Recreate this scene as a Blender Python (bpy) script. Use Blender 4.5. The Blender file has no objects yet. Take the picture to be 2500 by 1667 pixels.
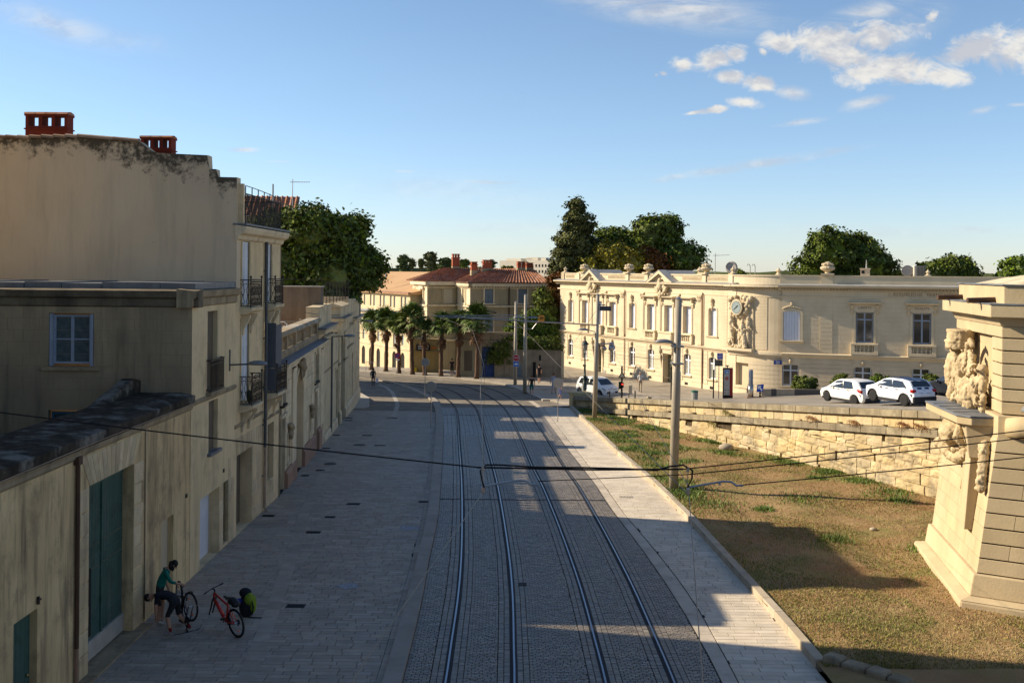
import bpy, math, random
import numpy as np
from mathutils import Vector, Matrix
random.seed(7)
RNG = np.random.default_rng(11)
PI = math.pi
R = math.radians
S = bpy.context.scene
COL = S.collection

# ------------------------------------------------------------------ camera
cam_d = bpy.data.cameras.new('camera')
cam_d.sensor_width = 36.0
cam_d.lens = 37.44
cam_d.shift_x = -0.0064
cam_d.shift_y = -0.0686
cam_d.clip_end = 6000
cam = bpy.data.objects.new('camera', cam_d)
COL.objects.link(cam)
cam.location = (0, 0, 9.0)
cam.rotation_euler = (Matrix.Rotation(R(90), 4, 'X') @ Matrix.Rotation(R(0.5), 4, 'Z')).to_euler()
S.camera = cam

# ------------------------------------------------------------------ light
SUN_DIR = Vector((-0.972 * math.cos(R(29)), 0.235 * math.cos(R(29)), math.sin(R(29))))
sun_d = bpy.data.lights.new('sun', 'SUN')
sun_d.energy = 4.25
sun_d.angle = R(0.5)
sun_d.color = (1.0, 0.86, 0.66)
sun = bpy.data.objects.new('sun', sun_d)
sun.rotation_euler = SUN_DIR.to_track_quat('Z', 'Y').to_euler()
sun.location = (0, 0, 60)
COL.objects.link(sun)
world = bpy.data.worlds.new('World')
S.world = world
world.use_nodes = True

def nd(nt, typ, **kw):
 n = nt.nodes.new(typ)
 for k, v in kw.items():
  setattr(n, k, v)
 return n

def math_n(nt, op, a, b=None, clamp=False):
 n = nd(nt, 'ShaderNodeMath', operation=op, use_clamp=clamp)
 for i, x in enumerate((a, b)):
  if x is None: continue
  if isinstance(x, (int, float)): n.inputs[i].default_value = x
  else: nt.links.new(x, n.inputs[i])
 return n.outputs[0]

def build_world():
 nt = world.node_tree
 nt.nodes.clear()
 out = nd(nt, 'ShaderNodeOutputWorld')
 bg = nd(nt, 'ShaderNodeBackground')
 bg.inputs['Strength'].default_value = 0.077
 sky = nd(nt, 'ShaderNodeTexSky', sky_type='NISHITA', sun_disc=False)
 sky.sun_elevation = R(29)
 sky.sun_rotation = math.atan2(SUN_DIR.x, SUN_DIR.y)
 sky.altitude = 50
 sky.air_density = 1.0
 sky.dust_density = 0.15
 sky.ozone_density = 3.2
 tc = nd(nt, 'ShaderNodeTexCoord')
 sep = nd(nt, 'ShaderNodeSeparateXYZ')
 nt.links.new(tc.outputs['Generated'], sep.inputs[0])
 yy = math_n(nt, 'MAXIMUM', sep.outputs[1], 0.05)
 cu = math_n(nt, 'DIVIDE', sep.outputs[0], yy)
 cv = math_n(nt, 'DIVIDE', sep.outputs[2], yy)
 uv = nd(nt, 'ShaderNodeCombineXYZ')
 nt.links.new(cu, uv.inputs[0]); nt.links.new(cv, uv.inputs[1])
 uv = uv.outputs[0]
 def noise(scale, detail, rough=.55, sx=1, sy=1, rot=0, off=0, dist=0):
  mp = nd(nt, 'ShaderNodeMapping')
  mp.inputs['Scale'].default_value = (sx, sy, 1)
  mp.inputs['Rotation'].default_value = (0, 0, rot)
  mp.inputs['Location'].default_value = (off, off * .7, off)
  nt.links.new(uv, mp.inputs[0])
  n = nd(nt, 'ShaderNodeTexNoise')
  n.inputs['Scale'].default_value = scale
  n.inputs['Detail'].default_value = detail
  n.inputs['Roughness'].default_value = rough
  n.inputs['Distortion'].default_value = dist
  nt.links.new(mp.outputs[0], n.inputs[0])
  return n.outputs[0]
 def blob(px, py, rx, ry, ang, amp=1.0):
  mp = nd(nt, 'ShaderNodeMapping', vector_type='TEXTURE')
  mp.inputs['Location'].default_value = ((px - 1266) / 2600, (662 - py) / 2600, 0)
  mp.inputs['Rotation'].default_value = (0, 0, R(ang))
  mp.inputs['Scale'].default_value = (rx / 2350, ry / 2300, 1)
  nt.links.new(uv, mp.inputs[0])
  l = nd(nt, 'ShaderNodeVectorMath', operation='LENGTH')
  nt.links.new(mp.outputs[0], l.inputs[0])
  return math_n(nt, 'MULTIPLY', math_n(nt, 'SUBTRACT', 1.0, l.outputs['Value']), amp)
 def union(lst):
  o = blob(*lst[0])
  for b in lst[1:]:
   o = math_n(nt, 'MAXIMUM', o, blob(*b))
  return o
 def ramp(x, a, b, hi=1.0):
  m = nd(nt, 'ShaderNodeMapRange', interpolation_type='SMOOTHSTEP', clamp=True)
  m.inputs['From Min'].default_value = a; m.inputs['From Max'].default_value = b
  m.inputs['To Max'].default_value = hi
  nt.links.new(x, m.inputs['Value'])
  return m.outputs[0]
 puffy = [(1905, 98, 60, 30, -8), (2010, 92, 120, 48, 4), (2140, 85, 110, 42, 8), (2060, 130, 120, 40, -6), (2190, 160, 160, 42, -4), (2300, 178, 90, 32, -6),
             (2110, 172, 80, 34, 10), (2370, 115, 110, 40, 14), (2480, 110, 110, 62, 8), (1660, 155, 42, 22, 14), (1735, 140, 72, 30, 13), (1790, 128, 38, 22, 0),
             (1775, 184, 48, 20, -5), (1850, 200, 46, 24, -8), (1815, 246, 52, 15, -4), (1740, 264, 46, 10, 10), (1690, 272, 30, 6, 10), (1617, 178, 16, 9, 0),
             (2270, 30, 22, 14, 30, .8), (1858, 122, 12, 10, -30, .7), (1598, 181, 10, 7, 0, .7)]
 soft = [(1935, 222, 62, 22, -8, .8), (2110, 244, 85, 20, 14, .8), (1955, 292, 90, 12, 8, .6), (2400, 258, 50, 12, 14, .6), (2480, 246, 40, 8, 4, .6), (590, 372, 52, 9, 0, .95),
   (985, 421, 52, 6, 0, .6), (1190, 446, 95, 8, -2, .65), (680, 400, 60, 4, 0, .4), (2130, 565, 70, 12, 0, .5), (2370, 550, 80, 14, 0, .5), (2010, 545, 90, 7, 0, .35), (1250, 445, 90, 5, -3, .4)]
 wisp = [(1640, 20, 330, 62, -6, .62), (1830, 40, 110, 40, -30, .3), (2120, 25, 190, 40, 18, .5), (2200, 60, 160, 60, 25, .42), (130, 70, 230, 50, -16, .42), (300, 110, 200, 40, -8, .22),
   (1850, 395, 300, 16, 9.6, .6), (1650, 428, 80, 12, 12, .5), (1100, 470, 420, 60, -3, .26), (1300, 250, 900, 80, -3, .05), (2100, 560, 500, 40, 0, .2), (1300, 560, 500, 50, 0, .2)]
 M1 = union(puffy)
 n1 = noise(30, 10, .66, 1, 1.5, dist=.9)
 d1 = ramp(math_n(nt, 'ADD', M1, math_n(nt, 'MULTIPLY', math_n(nt, 'SUBTRACT', n1, .5), 2.1)), .02, .72)
 d1 = math_n(nt, 'MULTIPLY', d1, ramp(M1, -.35, .05))
 M2 = union(soft)
 n2 = noise(30, 6, .6, 1, 3.0, R(-8), 3.1)
 d2 = ramp(math_n(nt, 'ADD', M2, math_n(nt, 'MULTIPLY', math_n(nt, 'SUBTRACT', n2, .5), .9)), .05, .95, .8)
 d2 = math_n(nt, 'MULTIPLY', d2, ramp(M2, -.1, .25))
 M3 = union(wisp)
 n3 = noise(9, 7, .62, 1, 4.5, R(-7), 7.7, 1.4)
 d3 = math_n(nt, 'MULTIPLY', ramp(M3, 0, .6, .85), ramp(n3, .28, .70))
 front = ramp(sep.outputs[1], .1, .3)
 dens = math_n(nt, 'MAXIMUM', math_n(nt, 'MAXIMUM', d1, d2), d3)
 dens = math_n(nt, 'MULTIPLY', dens, front)
 dens = math_n(nt, 'MULTIPLY', dens, .93)
 shade = noise(26, 5, .6, 1, 1.7, 0, 1.9)
 cr = nd(nt, 'ShaderNodeMix', data_type='RGBA')
 nt.links.new(ramp(shade, .38, .6), cr.inputs[0])
 cr.inputs[6].default_value = (3.7, 3.8, 4.1, 1)
 cr.inputs[7].default_value = (5.6, 5.4, 5.0, 1)
 mx = nd(nt, 'ShaderNodeMix', data_type='RGBA')
 nt.links.new(dens, mx.inputs[0])
 hs = nd(nt, 'ShaderNodeMix', data_type='RGBA', blend_type='MULTIPLY'); hs.inputs[0].default_value = 1; hs.inputs[7].default_value = (.93, .92, .93, 1)
 tn = nd(nt, 'ShaderNodeMix', data_type='RGBA'); tn.inputs[6].default_value = (.84, .90, 1.10, 1); tn.inputs[7].default_value = (.92, .92, .94, 1)
 nt.links.new(ramp(sep.outputs[2], .0, .22), tn.inputs[0]); nt.links.new(tn.outputs[2], hs.inputs[7])
 nt.links.new(sky.outputs[0], hs.inputs[6])
 nt.links.new(hs.outputs[2], mx.inputs[6])
 nt.links.new(cr.outputs[2], mx.inputs[7])
 nt.links.new(mx.outputs[2], bg.inputs[0])
 nt.links.new(bg.outputs[0], out.inputs[0])
build_world()
vs = S.view_settings
vs.view_transform = 'Standard'; vs.look = 'None'; vs.exposure = 1.05; vs.gamma = 1.0; vs.use_curve_mapping = False
S.render.engine = 'CYCLES'

# ------------------------------------------------------------------ materials
MATS = {}
def mat(name, col, col2=None, scale=1.5, rough=.85, bump=0.0, bscale=25, streak=None, blotch=None, rnd=0.0, spec=.25, metal=0.0,
  trans=0.0, emit=None, warm=None, wear=None):
 """procedural surface; streak=(colour, amount) vertical weather stains; blotch=(colour, amount, scale)"""
 if name in MATS: return MATS[name]
 m = bpy.data.materials.new(name); m.use_nodes = True
 nt = m.node_tree; L = nt.links.new
 b = nt.nodes['Principled BSDF']
 b.inputs['Roughness'].default_value = rough
 b.inputs['Metallic'].default_value = metal
 b.inputs['Specular IOR Level'].default_value = spec
 geo = nd(nt, 'ShaderNodeNewGeometry')
 pos = geo.outputs['Position']
 def noise(sc, det=4, vec=None, rg=.55):
  n = nd(nt, 'ShaderNodeTexNoise'); n.inputs['Scale'].default_value = sc; n.inputs['Detail'].default_value = det; n.inputs['Roughness'].default_value = rg
  L(vec or pos, n.inputs[0]); return n.outputs[0]
 def mapr(x, a, c, lo=0.0, hi=1.0):
  r = nd(nt, 'ShaderNodeMapRange', clamp=True); r.inputs['From Min'].default_value = a; r.inputs['From Max'].default_value = c
  r.inputs['To Min'].default_value = lo; r.inputs['To Max'].default_value = hi; L(x, r.inputs[0]); return r.outputs[0]
 def mix(f, a, c):
  x = nd(nt, 'ShaderNodeMix', data_type='RGBA')
  if isinstance(f, float): x.inputs[0].default_value = f
  else: L(f, x.inputs[0])
  for i, v in ((6, a), (7, c)):
   if isinstance(v, tuple): x.inputs[i].default_value = (*v[:3], 1)
   else: L(v, x.inputs[i])
  return x.outputs[2]
 c = tuple(col)
 if col2: c = mix(mapr(noise(scale, 5), .35, .65), c, tuple(col2))
 if warm:
  c = mix(mapr(noise(.35, 3), .4, .65, 0, warm[1]), c, warm[0])
 if streak:
  mp = nd(nt, 'ShaderNodeMapping'); mp.inputs['Scale'].default_value = (1.9, 1.9, .2); L(pos, mp.inputs[0])
  f = mapr(noise(1.0, 6, mp.outputs[0], .65), .50, .74, 0, streak[1])
  c = mix(f, c, streak[0])
  mp2 = nd(nt, 'ShaderNodeMapping'); mp2.inputs['Scale'].default_value = (7, 7, .8); L(pos, mp2.inputs[0])
  c = mix(mapr(noise(1.0, 4, mp2.outputs[0], .6), .55, .75, 0, streak[1] * .5), c, streak[0])
 if blotch:
  c = mix(mapr(noise(blotch[2], 7, rg=.7), .50, .64, 0, blotch[1]), c, blotch[0])
 if wear:
  wa = nd(nt, 'ShaderNodeAttribute', attribute_name='wear')
  k = math_n(nt, 'ADD', math_n(nt, 'MULTIPLY', wa.outputs['Fac'], .31), noise(2.6, 9, rg=.78))
  c = mix(mapr(k, .66, .80, 0, .9), c, wear)
 if rnd:
  oi = nd(nt, 'ShaderNodeObjectInfo'); at = nd(nt, 'ShaderNodeAttribute', attribute_name='rnd')
  s = math_n(nt, 'FRACT', math_n(nt, 'ADD', oi.outputs['Random'], at.outputs['Fac']))
  k = mapr(s, 0, 1, 1 - rnd, 1 + rnd)
  h = nd(nt, 'ShaderNodeHueSaturation')
  L(k, h.inputs['Value'])
  L(mapr(math_n(nt, 'FRACT', math_n(nt, 'MULTIPLY', s, 7.3)), 0, 1, 1 - rnd * .6, 1 + rnd * .6), h.inputs['Saturation'])
  if isinstance(c, tuple): h.inputs['Color'].default_value = (*c[:3], 1)
  else: L(c, h.inputs['Color'])
  c = h.outputs[0]
 if isinstance(c, tuple): b.inputs['Base Color'].default_value = (*c[:3], 1)
 else: L(c, b.inputs['Base Color'])
 if bump:
  bn = nd(nt, 'ShaderNodeBump'); bn.inputs['Strength'].default_value = min(1.0, bump * 2); bn.inputs['Distance'].default_value = .03 * bump * 2
  L(noise(bscale, 6, rg=.65), bn.inputs['Height']); L(bn.outputs[0], b.inputs['Normal'])
 if trans: b.inputs['Transmission Weight'].default_value = trans
 if emit:
  b.inputs['Emission Color'].default_value = (*emit[:3], 1); b.inputs['Emission Strength'].default_value = emit[3]
 MATS[name] = m
 return m

# ------------------------------------------------------------------ mesh building
class MB:
 def __init__(s): s.v = []; s.f = []; s.m = []; s.r = []; s.mi = 0; s.rn = 0.0
 def add(s, vs, fs):
  o = len(s.v); s.v.extend([tuple(p) for p in vs])
  for f in fs: s.f.append([i + o for i in f]); s.m.append(s.mi); s.r.append(s.rn)
  return s
 def box(s, x0, x1, y0, y1, z0, z1):
  return s.add([(x0, y0, z0), (x1, y0, z0), (x1, y1, z0), (x0, y1, z0), (x0, y0, z1), (x1, y0, z1), (x1, y1, z1), (x0, y1, z1)],
                     [(0, 3, 2, 1), (4, 5, 6, 7), (0, 1, 5, 4), (1, 2, 6, 5), (2, 3, 7, 6), (3, 0, 4, 7)])
 def hexa(s, p): return s.add(p, [(0, 3, 2, 1), (4, 5, 6, 7), (0, 1, 5, 4), (1, 2, 6, 5), (2, 3, 7, 6), (3, 0, 4, 7)])
 def quad(s, a, b, c, d): return s.add([a, b, c, d], [(0, 1, 2, 3)])
 def prism(s, pts, a, b, axis='y'):
  n = len(pts)
  def P(p, t): return (p[0], t, p[1]) if axis == 'y' else ((t, p[0], p[1]) if axis == 'x' else (p[0], p[1], t))
  vs = [P(p, a) for p in pts] + [P(p, b) for p in pts]
  return s.add(vs, [tuple(range(n)), tuple(range(2 * n - 1, n - 1, -1))] + [(i, i + n, (i + 1) % n + n, (i + 1) % n) for i in range(n)])
 def tube(s, pts, r, n=6, caps=True):
  pts = [Vector(p) for p in pts]; rs = r if isinstance(r, (list, tuple)) else [r] * len(pts)
  rings = []; up = Vector((0, 0, 1))
  for i, p in enumerate(pts):
   d = (pts[min(i + 1, len(pts) - 1)] - pts[max(i - 1, 0)])
   if d.length < 1e-9: d = Vector((0, 0, 1))
   d.normalize()
   u = up if abs(d.dot(up)) < .95 else Vector((1, 0, 0))
   a = d.cross(u).normalized(); b = a.cross(d).normalized()
   rings.append([p + (a * math.cos(2 * PI * k / n) + b * math.sin(2 * PI * k / n)) * rs[i] for k in range(n)])
  vs = [q for rg in rings for q in rg]; fs = []
  for i in range(len(pts) - 1):
   for k in range(n):
    k2 = (k + 1) % n
    fs.append((i * n + k, i * n + k2, (i + 1) * n + k2, (i + 1) * n + k))
  if caps:
   fs.append(tuple(range(n))[::-1]); fs.append(tuple(range((len(pts) - 1) * n, len(pts) * n)))
  return s.add(vs, fs)
 def lathe(s, cx, cy, prof, n=12, z0=0):
  vs = []; fs = []
  for r, z in prof:
   vs += [(cx + r * math.cos(2 * PI * k / n), cy + r * math.sin(2 * PI * k / n), z0 + z) for k in range(n)]
  for i in range(len(prof) - 1):
   for k in range(n):
    k2 = (k + 1) % n; fs.append((i * n + k, i * n + k2, (i + 1) * n + k2, (i + 1) * n + k))
  fs.append(tuple(range(n))[::-1]); fs.append(tuple(range((len(prof) - 1) * n, len(prof) * n)))
  return s.add(vs, fs)
 def ball(s, c, rx, ry=None, rz=None, nu=10, nv=6, rot=None, jit=0):
  ry = rx if ry is None else ry; rz = rx if rz is None else rz
  vs = []; M = Matrix.Rotation(rot[0], 3, rot[1]) if rot else None
  for j in range(nv + 1):
   t = PI * j / nv
   for k in range(nu):
    a = 2 * PI * k / nu; q = 1 + (random.uniform(-jit, jit) if jit else 0)
    p = Vector((rx * math.sin(t) * math.cos(a) * q, ry * math.sin(t) * math.sin(a) * q, rz * math.cos(t) * q))
    if M: p = M @ p
    vs.append((c[0] + p.x, c[1] + p.y, c[2] + p.z))
  fs = [(j * nu + k, (j + 1) * nu + k, (j + 1) * nu + (k + 1) % nu, j * nu + (k + 1) % nu) for j in range(nv) for k in range(nu)]
  return s.add(vs, fs)
 def sweep(s, prof, x0, x1, axis='x'):
  """open profile [(y,z)...] extruded in x as a closed prism"""
  return s.prism(prof, x0, x1, 'x')
 def wall(s, x0, x1, z0, z1, holes, y=0.0, d=.25):
  xs = sorted({x0, x1, *[h[0] for h in holes], *[h[1] for h in holes]}); zs_ = sorted({z0, z1, *[h[2] for h in holes], *[h[3] for h in holes]})
  xs = [x for x in xs if x0 <= x <= x1]; zs_ = [z for z in zs_ if z0 <= z <= z1]
  for i in range(len(xs) - 1):
   for j in range(len(zs_) - 1):
    cx = (xs[i] + xs[i + 1]) / 2; cz = (zs_[j] + zs_[j + 1]) / 2
    if any(h[0] < cx < h[1] and h[2] < cz < h[3] for h in holes): continue
    s.quad((xs[i], y, zs_[j]), (xs[i + 1], y, zs_[j]), (xs[i + 1], y, zs_[j + 1]), (xs[i], y, zs_[j + 1]))
  for h in holes:
   a, b, c, e = h[:4]; dd = h[5] if len(h) > 5 else d; r = h[4] if len(h) > 4 else 0
   s.quad((a, y, c), (a, y + dd, c), (a, y + dd, e), (a, y, e)); s.quad((b, y + dd, c), (b, y, c), (b, y, e), (b, y + dd, e))
   s.quad((a, y, c), (b, y, c), (b, y + dd, c), (a, y + dd, c)); s.quad((a, y + dd, e), (b, y + dd, e), (b, y, e), (a, y, e))
   if r:
    m = (a + b) / 2; hw = (b - a) / 2; K = 6
    arc = [(m - hw * math.cos(PI / 2 * k / K), (e - r) + r * math.sin(PI / 2 * k / K)) for k in range(K + 1)]
    s.prism(arc + [(a, e - .001)], y + .001, y + dd - .002); s.prism([(2 * m - p[0], p[1]) for p in arc][::-1] + [(b, e - .001)], y + .001, y + dd - .002)
  return s
 def mesh(s, name, mats):
  me = bpy.data.meshes.new(name)
  me.from_pydata(s.v, [], s.f)
  for m in (mats if isinstance(mats, (list, tuple)) else [mats]): me.materials.append(m)
  if len(set(s.m)) > 1: me.polygons.foreach_set('material_index', s.m)
  if any(s.r):
   a = me.attributes.new('rnd', 'FLOAT', 'FACE'); a.data.foreach_set('value', s.r)
  me.update()
  return me

def link(name, me, parent=None, loc=None, rot=None, scale=None, kind=None, label=None):
 o = bpy.data.objects.new(name, me); COL.objects.link(o)
 if parent: o.parent = parent
 if loc: o.location = loc
 if rot: o.rotation_euler = rot
 if scale: o.scale = scale
 if kind: o['kind'] = kind
 if label: o['label'] = label
 return o
def part(name, mb, mats, parent=None, smooth=False, kind=None, bevel=0, label=None, fix=False):
 me = mb.mesh(name, mats)
 if smooth: me.polygons.foreach_set('use_smooth', [True] * len(me.polygons)); me.update()
 o = link(name, me, parent, kind=kind, label=label)
 if bevel:
  b = o.modifiers.new('bevel', 'BEVEL'); b.width = bevel; b.segments = 2; b.limit_method = 'ANGLE'; b.angle_limit = R(35)
 return o
def struct(name, mb, mats, smooth=False):
 return part(name, mb, mats, None, smooth, 'structure')
def thing(name, label, cat, loc=(0, 0, 0), rz=0, group=None):
 o = bpy.data.objects.new(name, None); COL.objects.link(o); o.empty_display_size = .3
 o.location = loc; o.rotation_euler = (0, 0, rz); o['label'] = label; o['category'] = cat
 if group: o['group'] = group
 return o
def tag(o, label, cat, group=None):
 o['label'] = label; o['category'] = cat
 if group: o['group'] = group
 return o
def sculpt(name, mb, m, parent, voxel=.05, smooth=3):
 o = part(name, mb, m, parent, True)
 r = o.modifiers.new('remesh', 'REMESH'); r.mode = 'VOXEL'; r.voxel_size = voxel; r.use_smooth_shade = True
 if smooth: q = o.modifiers.new('smooth', 'SMOOTH'); q.iterations = smooth; q.factor = .5
 return o
def carve(o, st, size=.16):
 t = bpy.data.textures.new('carving', 'CLOUDS'); t.noise_scale = size; t.noise_depth = 2
 d = o.modifiers.new('chisel', 'DISPLACE'); d.texture = t; d.texture_coords = 'LOCAL'; d.strength = st; d.mid_level = .5
 t2 = t.copy(); t2.noise_scale = size * .4; d2 = o.modifiers.new('chisel', 'DISPLACE'); d2.texture = t2; d2.texture_coords = 'LOCAL'; d2.strength = st * .8; d2.mid_level = .5; return o
def copy_tree(o, parent=None, **kw):
 c = o.copy(); COL.objects.link(c)
 if parent: c.parent = parent
 for ch in [x for x in o.children]: copy_tree(ch, c)
 for k, v in kw.items():
  if k in ('label', 'group'): c[k] = v
  else: setattr(c, k, v)
 return c

# stone block meshes shared by alike pieces (unit cube with worn edges)
def block_mesh(name, m, ch=.06, jit=.02, seed=0):
 rr = random.Random(seed); b = MB()
 def j(): return rr.uniform(-jit, jit)
 c = ch
 vs = [(-.5 + j() * 0, .5, -.5), (.5, .5, -.5), (.5, .5, .5), (-.5, .5, .5)]
 # body front face inset (front is -y)
 fr = [(-.5 + c + j(), -.5 + j(), -.5 + c + j()), (.5 - c + j(), -.5 + j(), -.5 + c + j()), (.5 - c + j(), -.5 + j(), .5 - c + j()), (-.5 + c + j(), -.5 + j(), .5 - c + j())]
 md = [(-.5, -.5 + c * 1.2, -.5), (.5, -.5 + c * 1.2, -.5), (.5, -.5 + c * 1.2, .5), (-.5, -.5 + c * 1.2, .5)]
 b.add(fr + md + vs, [(0, 1, 2, 3)] + [(i, i + 4, (i + 1) % 4 + 4, (i + 1) % 4) for i in range(4)] + [(i + 4, i + 8, (i + 1) % 4 + 8, (i + 1) % 4 + 4) for i in range(4)])
 return b.mesh(name, m)
def block_into(mb, x0, x1, y0, y1, z0, z1, ch=.012, rn=None):
 """a worn block, front at y0, added to mb"""
 mb.rn = random.random() if rn is None else rn
 c = ch
 mb.add([(x0 + c, y0, z0 + c), (x1 - c, y0, z0 + c), (x1 - c, y0, z1 - c), (x0 + c, y0, z1 - c), (x0, y0 + c, z0), (x1, y0 + c, z0), (x1, y0 + c, z1), (x0, y0 + c, z1),
   (x0, y1, z0), (x1, y1, z0), (x1, y1, z1), (x0, y1, z1)],
           [(0, 1, 2, 3)] + [(i, i + 4, (i + 1) % 4 + 4, (i + 1) % 4) for i in range(4)] + [(i + 4, i + 8, (i + 1) % 4 + 8, (i + 1) % 4 + 4) for i in range(4)])
def lay_blocks(parent, pieces, meshes, name='stone', limit=300, m=None, y_front=0.0):
 """pieces (x0,x1,y0,y1,z0,z1) with the front at y0; the first `limit` as objects, the rest in one stuff part"""
 for p in pieces[:limit]:
  link(name, random.choice(meshes), parent, ((p[0] + p[1]) / 2, (p[2] + p[3]) / 2, (p[4] + p[5]) / 2), None, (p[1] - p[0], p[3] - p[2], p[5] - p[4]))
 if len(pieces) > limit:
  mb = MB()
  for p in pieces[limit:]: block_into(mb, *p)
  part(name + 's', mb, m, parent, kind='stuff')
def interp(x, xs, ys): return float(np.interp(x, xs, ys))
def zs(Y): return interp(Y, [0, 45, 86, 110, 140, 400], [0, 0, -1.3, -1.6, -1.9, -2.2])
def tz(X, Y): return max(5.858 + .0467 * X - .08745 * Y, -1.62)
def smooth_line(pts, n=8):
 P = [Vector((*p, 0)) if len(p) == 2 else Vector(p) for p in pts]; out = []
 for i in range(len(P) - 1):
  p0 = P[max(i - 1, 0)]; p1 = P[i]; p2 = P[i + 1]; p3 = P[min(i + 2, len(P) - 1)]
  for k in range(n):
   t = k / n
   out.append(.5 * ((2 * p1) + (-p0 + p2) * t + (2 * p0 - 5 * p1 + 4 * p2 - p3) * t * t + (-p0 + 3 * p1 - 3 * p2 + p3) * t ** 3))
 out.append(P[-1]); return out
def offset_line(line, d):
 out = []
 for i, p in enumerate(line):
  t = line[min(i + 1, len(line) - 1)] - line[max(i - 1, 0)]; t.normalize()
  out.append(Vector((p.x + t.y * d, p.y - t.x * d, 0)))
 return out
def ribbon(mb, line, d0, d1, z, zf=zs, thick=0):
 a = offset_line(line, d0); b = offset_line(line, d1)
 for i in range(len(line) - 1):
  q = [(a[i].x, a[i].y, zf(a[i].y) + z), (b[i].x, b[i].y, zf(b[i].y) + z), (b[i + 1].x, b[i + 1].y, zf(b[i + 1].y) + z), (a[i + 1].x, a[i + 1].y, zf(a[i + 1].y) + z)]
  mb.quad(*q)
  if thick:
   for u, w in ((0, 3), (2, 1)):
    mb.quad(q[w], q[u], (q[u][0], q[u][1], q[u][2] - thick), (q[w][0], q[w][1], q[w][2] - thick))
# ------------------------------------------------------------------ material palette
M_asph = mat('asphalt', (.17, .145, .11), (.22, .185, .14), .8, .85, .25, 60, blotch=((.045, .04, .036), .5, .5))
M_asph2 = mat('worn_asphalt', (.32, .275, .21), (.38, .325, .25), 1.2, .85, .2, 50, blotch=((.09, .08, .065), .5, .35))
M_joint = mat('joint_sand', (.028, .024, .02), (.04, .034, .028), 6, .95)
M_slab = mat('paving_stone', (.31, .258, .20), (.375, .315, .25), 2.5, .7, .12, 30, rnd=.13, blotch=((.24, .20, .155), .45, .6))
M_slabr = mat('sunlit_paving', (.50, .43, .33), (.58, .505, .395), 2.5, .8, .12, 30, rnd=.1, blotch=((.40, .34, .26), .45, .6))  # sunlit copy of the paving: right side lightened to stand for sunshine
M_sett = mat('granite_sett', (.160, .134, .104), (.228, .195, .152), 3.0, .42, .22, 60, rnd=.2, spec=.4, blotch=((.15, .14, .125), .6, .35))
M_cobfar = mat('granite_far', (.155, .138, .115), (.2, .18, .15), 8, .45, .3, 40, spec=.5)
M_band = mat('concrete_band', (.42, .36, .28), (.50, .43, .34), 1.4, .75, .1, 40, blotch=((.19, .165, .135), .5, .8))
M_kerb = mat('pale_kerb_stone', (.42, .35, .25), (.34, .28, .2), 2, .85, .2, 30, rnd=.1)
M_steel = mat('rail_steel', (.17, .20, .25), None, 1, .24, metal=1.0)
M_groove = mat('rail_groove', (.012, .012, .014), None, 1, .7)
M_grate = mat('iron_grate', (.035, .033, .032), None, 1, .6, metal=.5)
M_chalk = mat('chalk', (.35, .36, .38), (.22, .22, .23), 9, .9)
M_line = mat('pale_paving', (.40, .36, .30), (.33, .30, .25), 3, .75, .08, 30, rnd=.08)
M_paint = mat('road_paint', (.42, .40, .36), (.2, .18, .15), 7, .8)
M_soil = mat('soil', (.27, .165, .075), (.33, .225, .105), 1.3, .95, .5, 14, blotch=((.17, .165, .045), .7, .40), warm=((.24, .125, .052), .75))
M_earth = mat('earth', (.28, .23, .16), (.22, .19, .12), .05, .95)
M_grass = mat('grass_blade', (.14, .17, .03), (.22, .19, .05), .6, .75, rnd=.3)
M_straw = mat('dry_grass', (.42, .31, .13), (.30, .22, .085), .9, .85, rnd=.25)
M_terr = mat('terrace_paving', (.25, .215, .165), (.31, .27, .21), .5, .55, .12, 25, spec=.4, blotch=((.12, .10, .08), .55, .3))

# ------------------------------------------------------------------ ground, street, track bed
def L2(pts): return smooth_line(pts, 6)
KLin = [(-2.45, 20), (-2.47, 23.2), (-2.55, 28.6), (-2.7, 33), (-2.85, 38.6), (-3.05, 42.3), (-3.45, 49), (-3.89, 55.8), (-4.45, 64.4), (-5.10, 73), (-5.85, 80.3), (-6.63, 85.3), (-8.02, 90.1), (-9.95, 95.6), (-12.6, 100.3), (-16.5, 104), (-24, 108)]
KLout = [(-2.87, 20), (-2.88, 23.2), (-2.95, 27.6), (-3.07, 33), (-3.27, 38.9), (-3.5, 43), (-3.88, 49), (-4.34, 55.8), (-4.93, 64.4), (-5.60, 73), (-6.36, 80.3), (-7.16, 85.5), (-8.5, 90.3), (-10.4, 95.8), (-13.0, 100.7), (-16.9, 104.4), (-24.3, 108.4)]
BRin = [(4.55, 20), (4.55, 25), (4.46, 28.5), (4.32, 31.3), (4.06, 35.1), (3.6, 40.5), (3.25, 46.5), (2.71, 55.45), (2.15, 66), (1.52, 78.6), (.76, 84.6), (-1.47, 94.1), (-3.4, 98.7), (-8, 103.6)]
BRout = [(4.92, 20), (4.93, 25), (4.9, 28.5), (4.78, 31), (4.5, 34.6), (4.02, 39.6), (3.66, 45.6), (3.15, 55), (2.6, 65.6), (1.95, 78.3), (1.2, 84.6), (-1.1, 94.6)]
KRin = [(6.95, 20), (6.87, 24.1), (6.78, 27.4), (6.62, 30.5), (6.44, 34), (6.24, 38.2), (6.02, 41.4), (5.58, 47.2), (5.04, 55.3), (4.46, 66.9), (3.83, 78.9)]
def xat(line, Y): return interp(Y, [p[1] for p in line], [p[0] for p in line])

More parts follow.
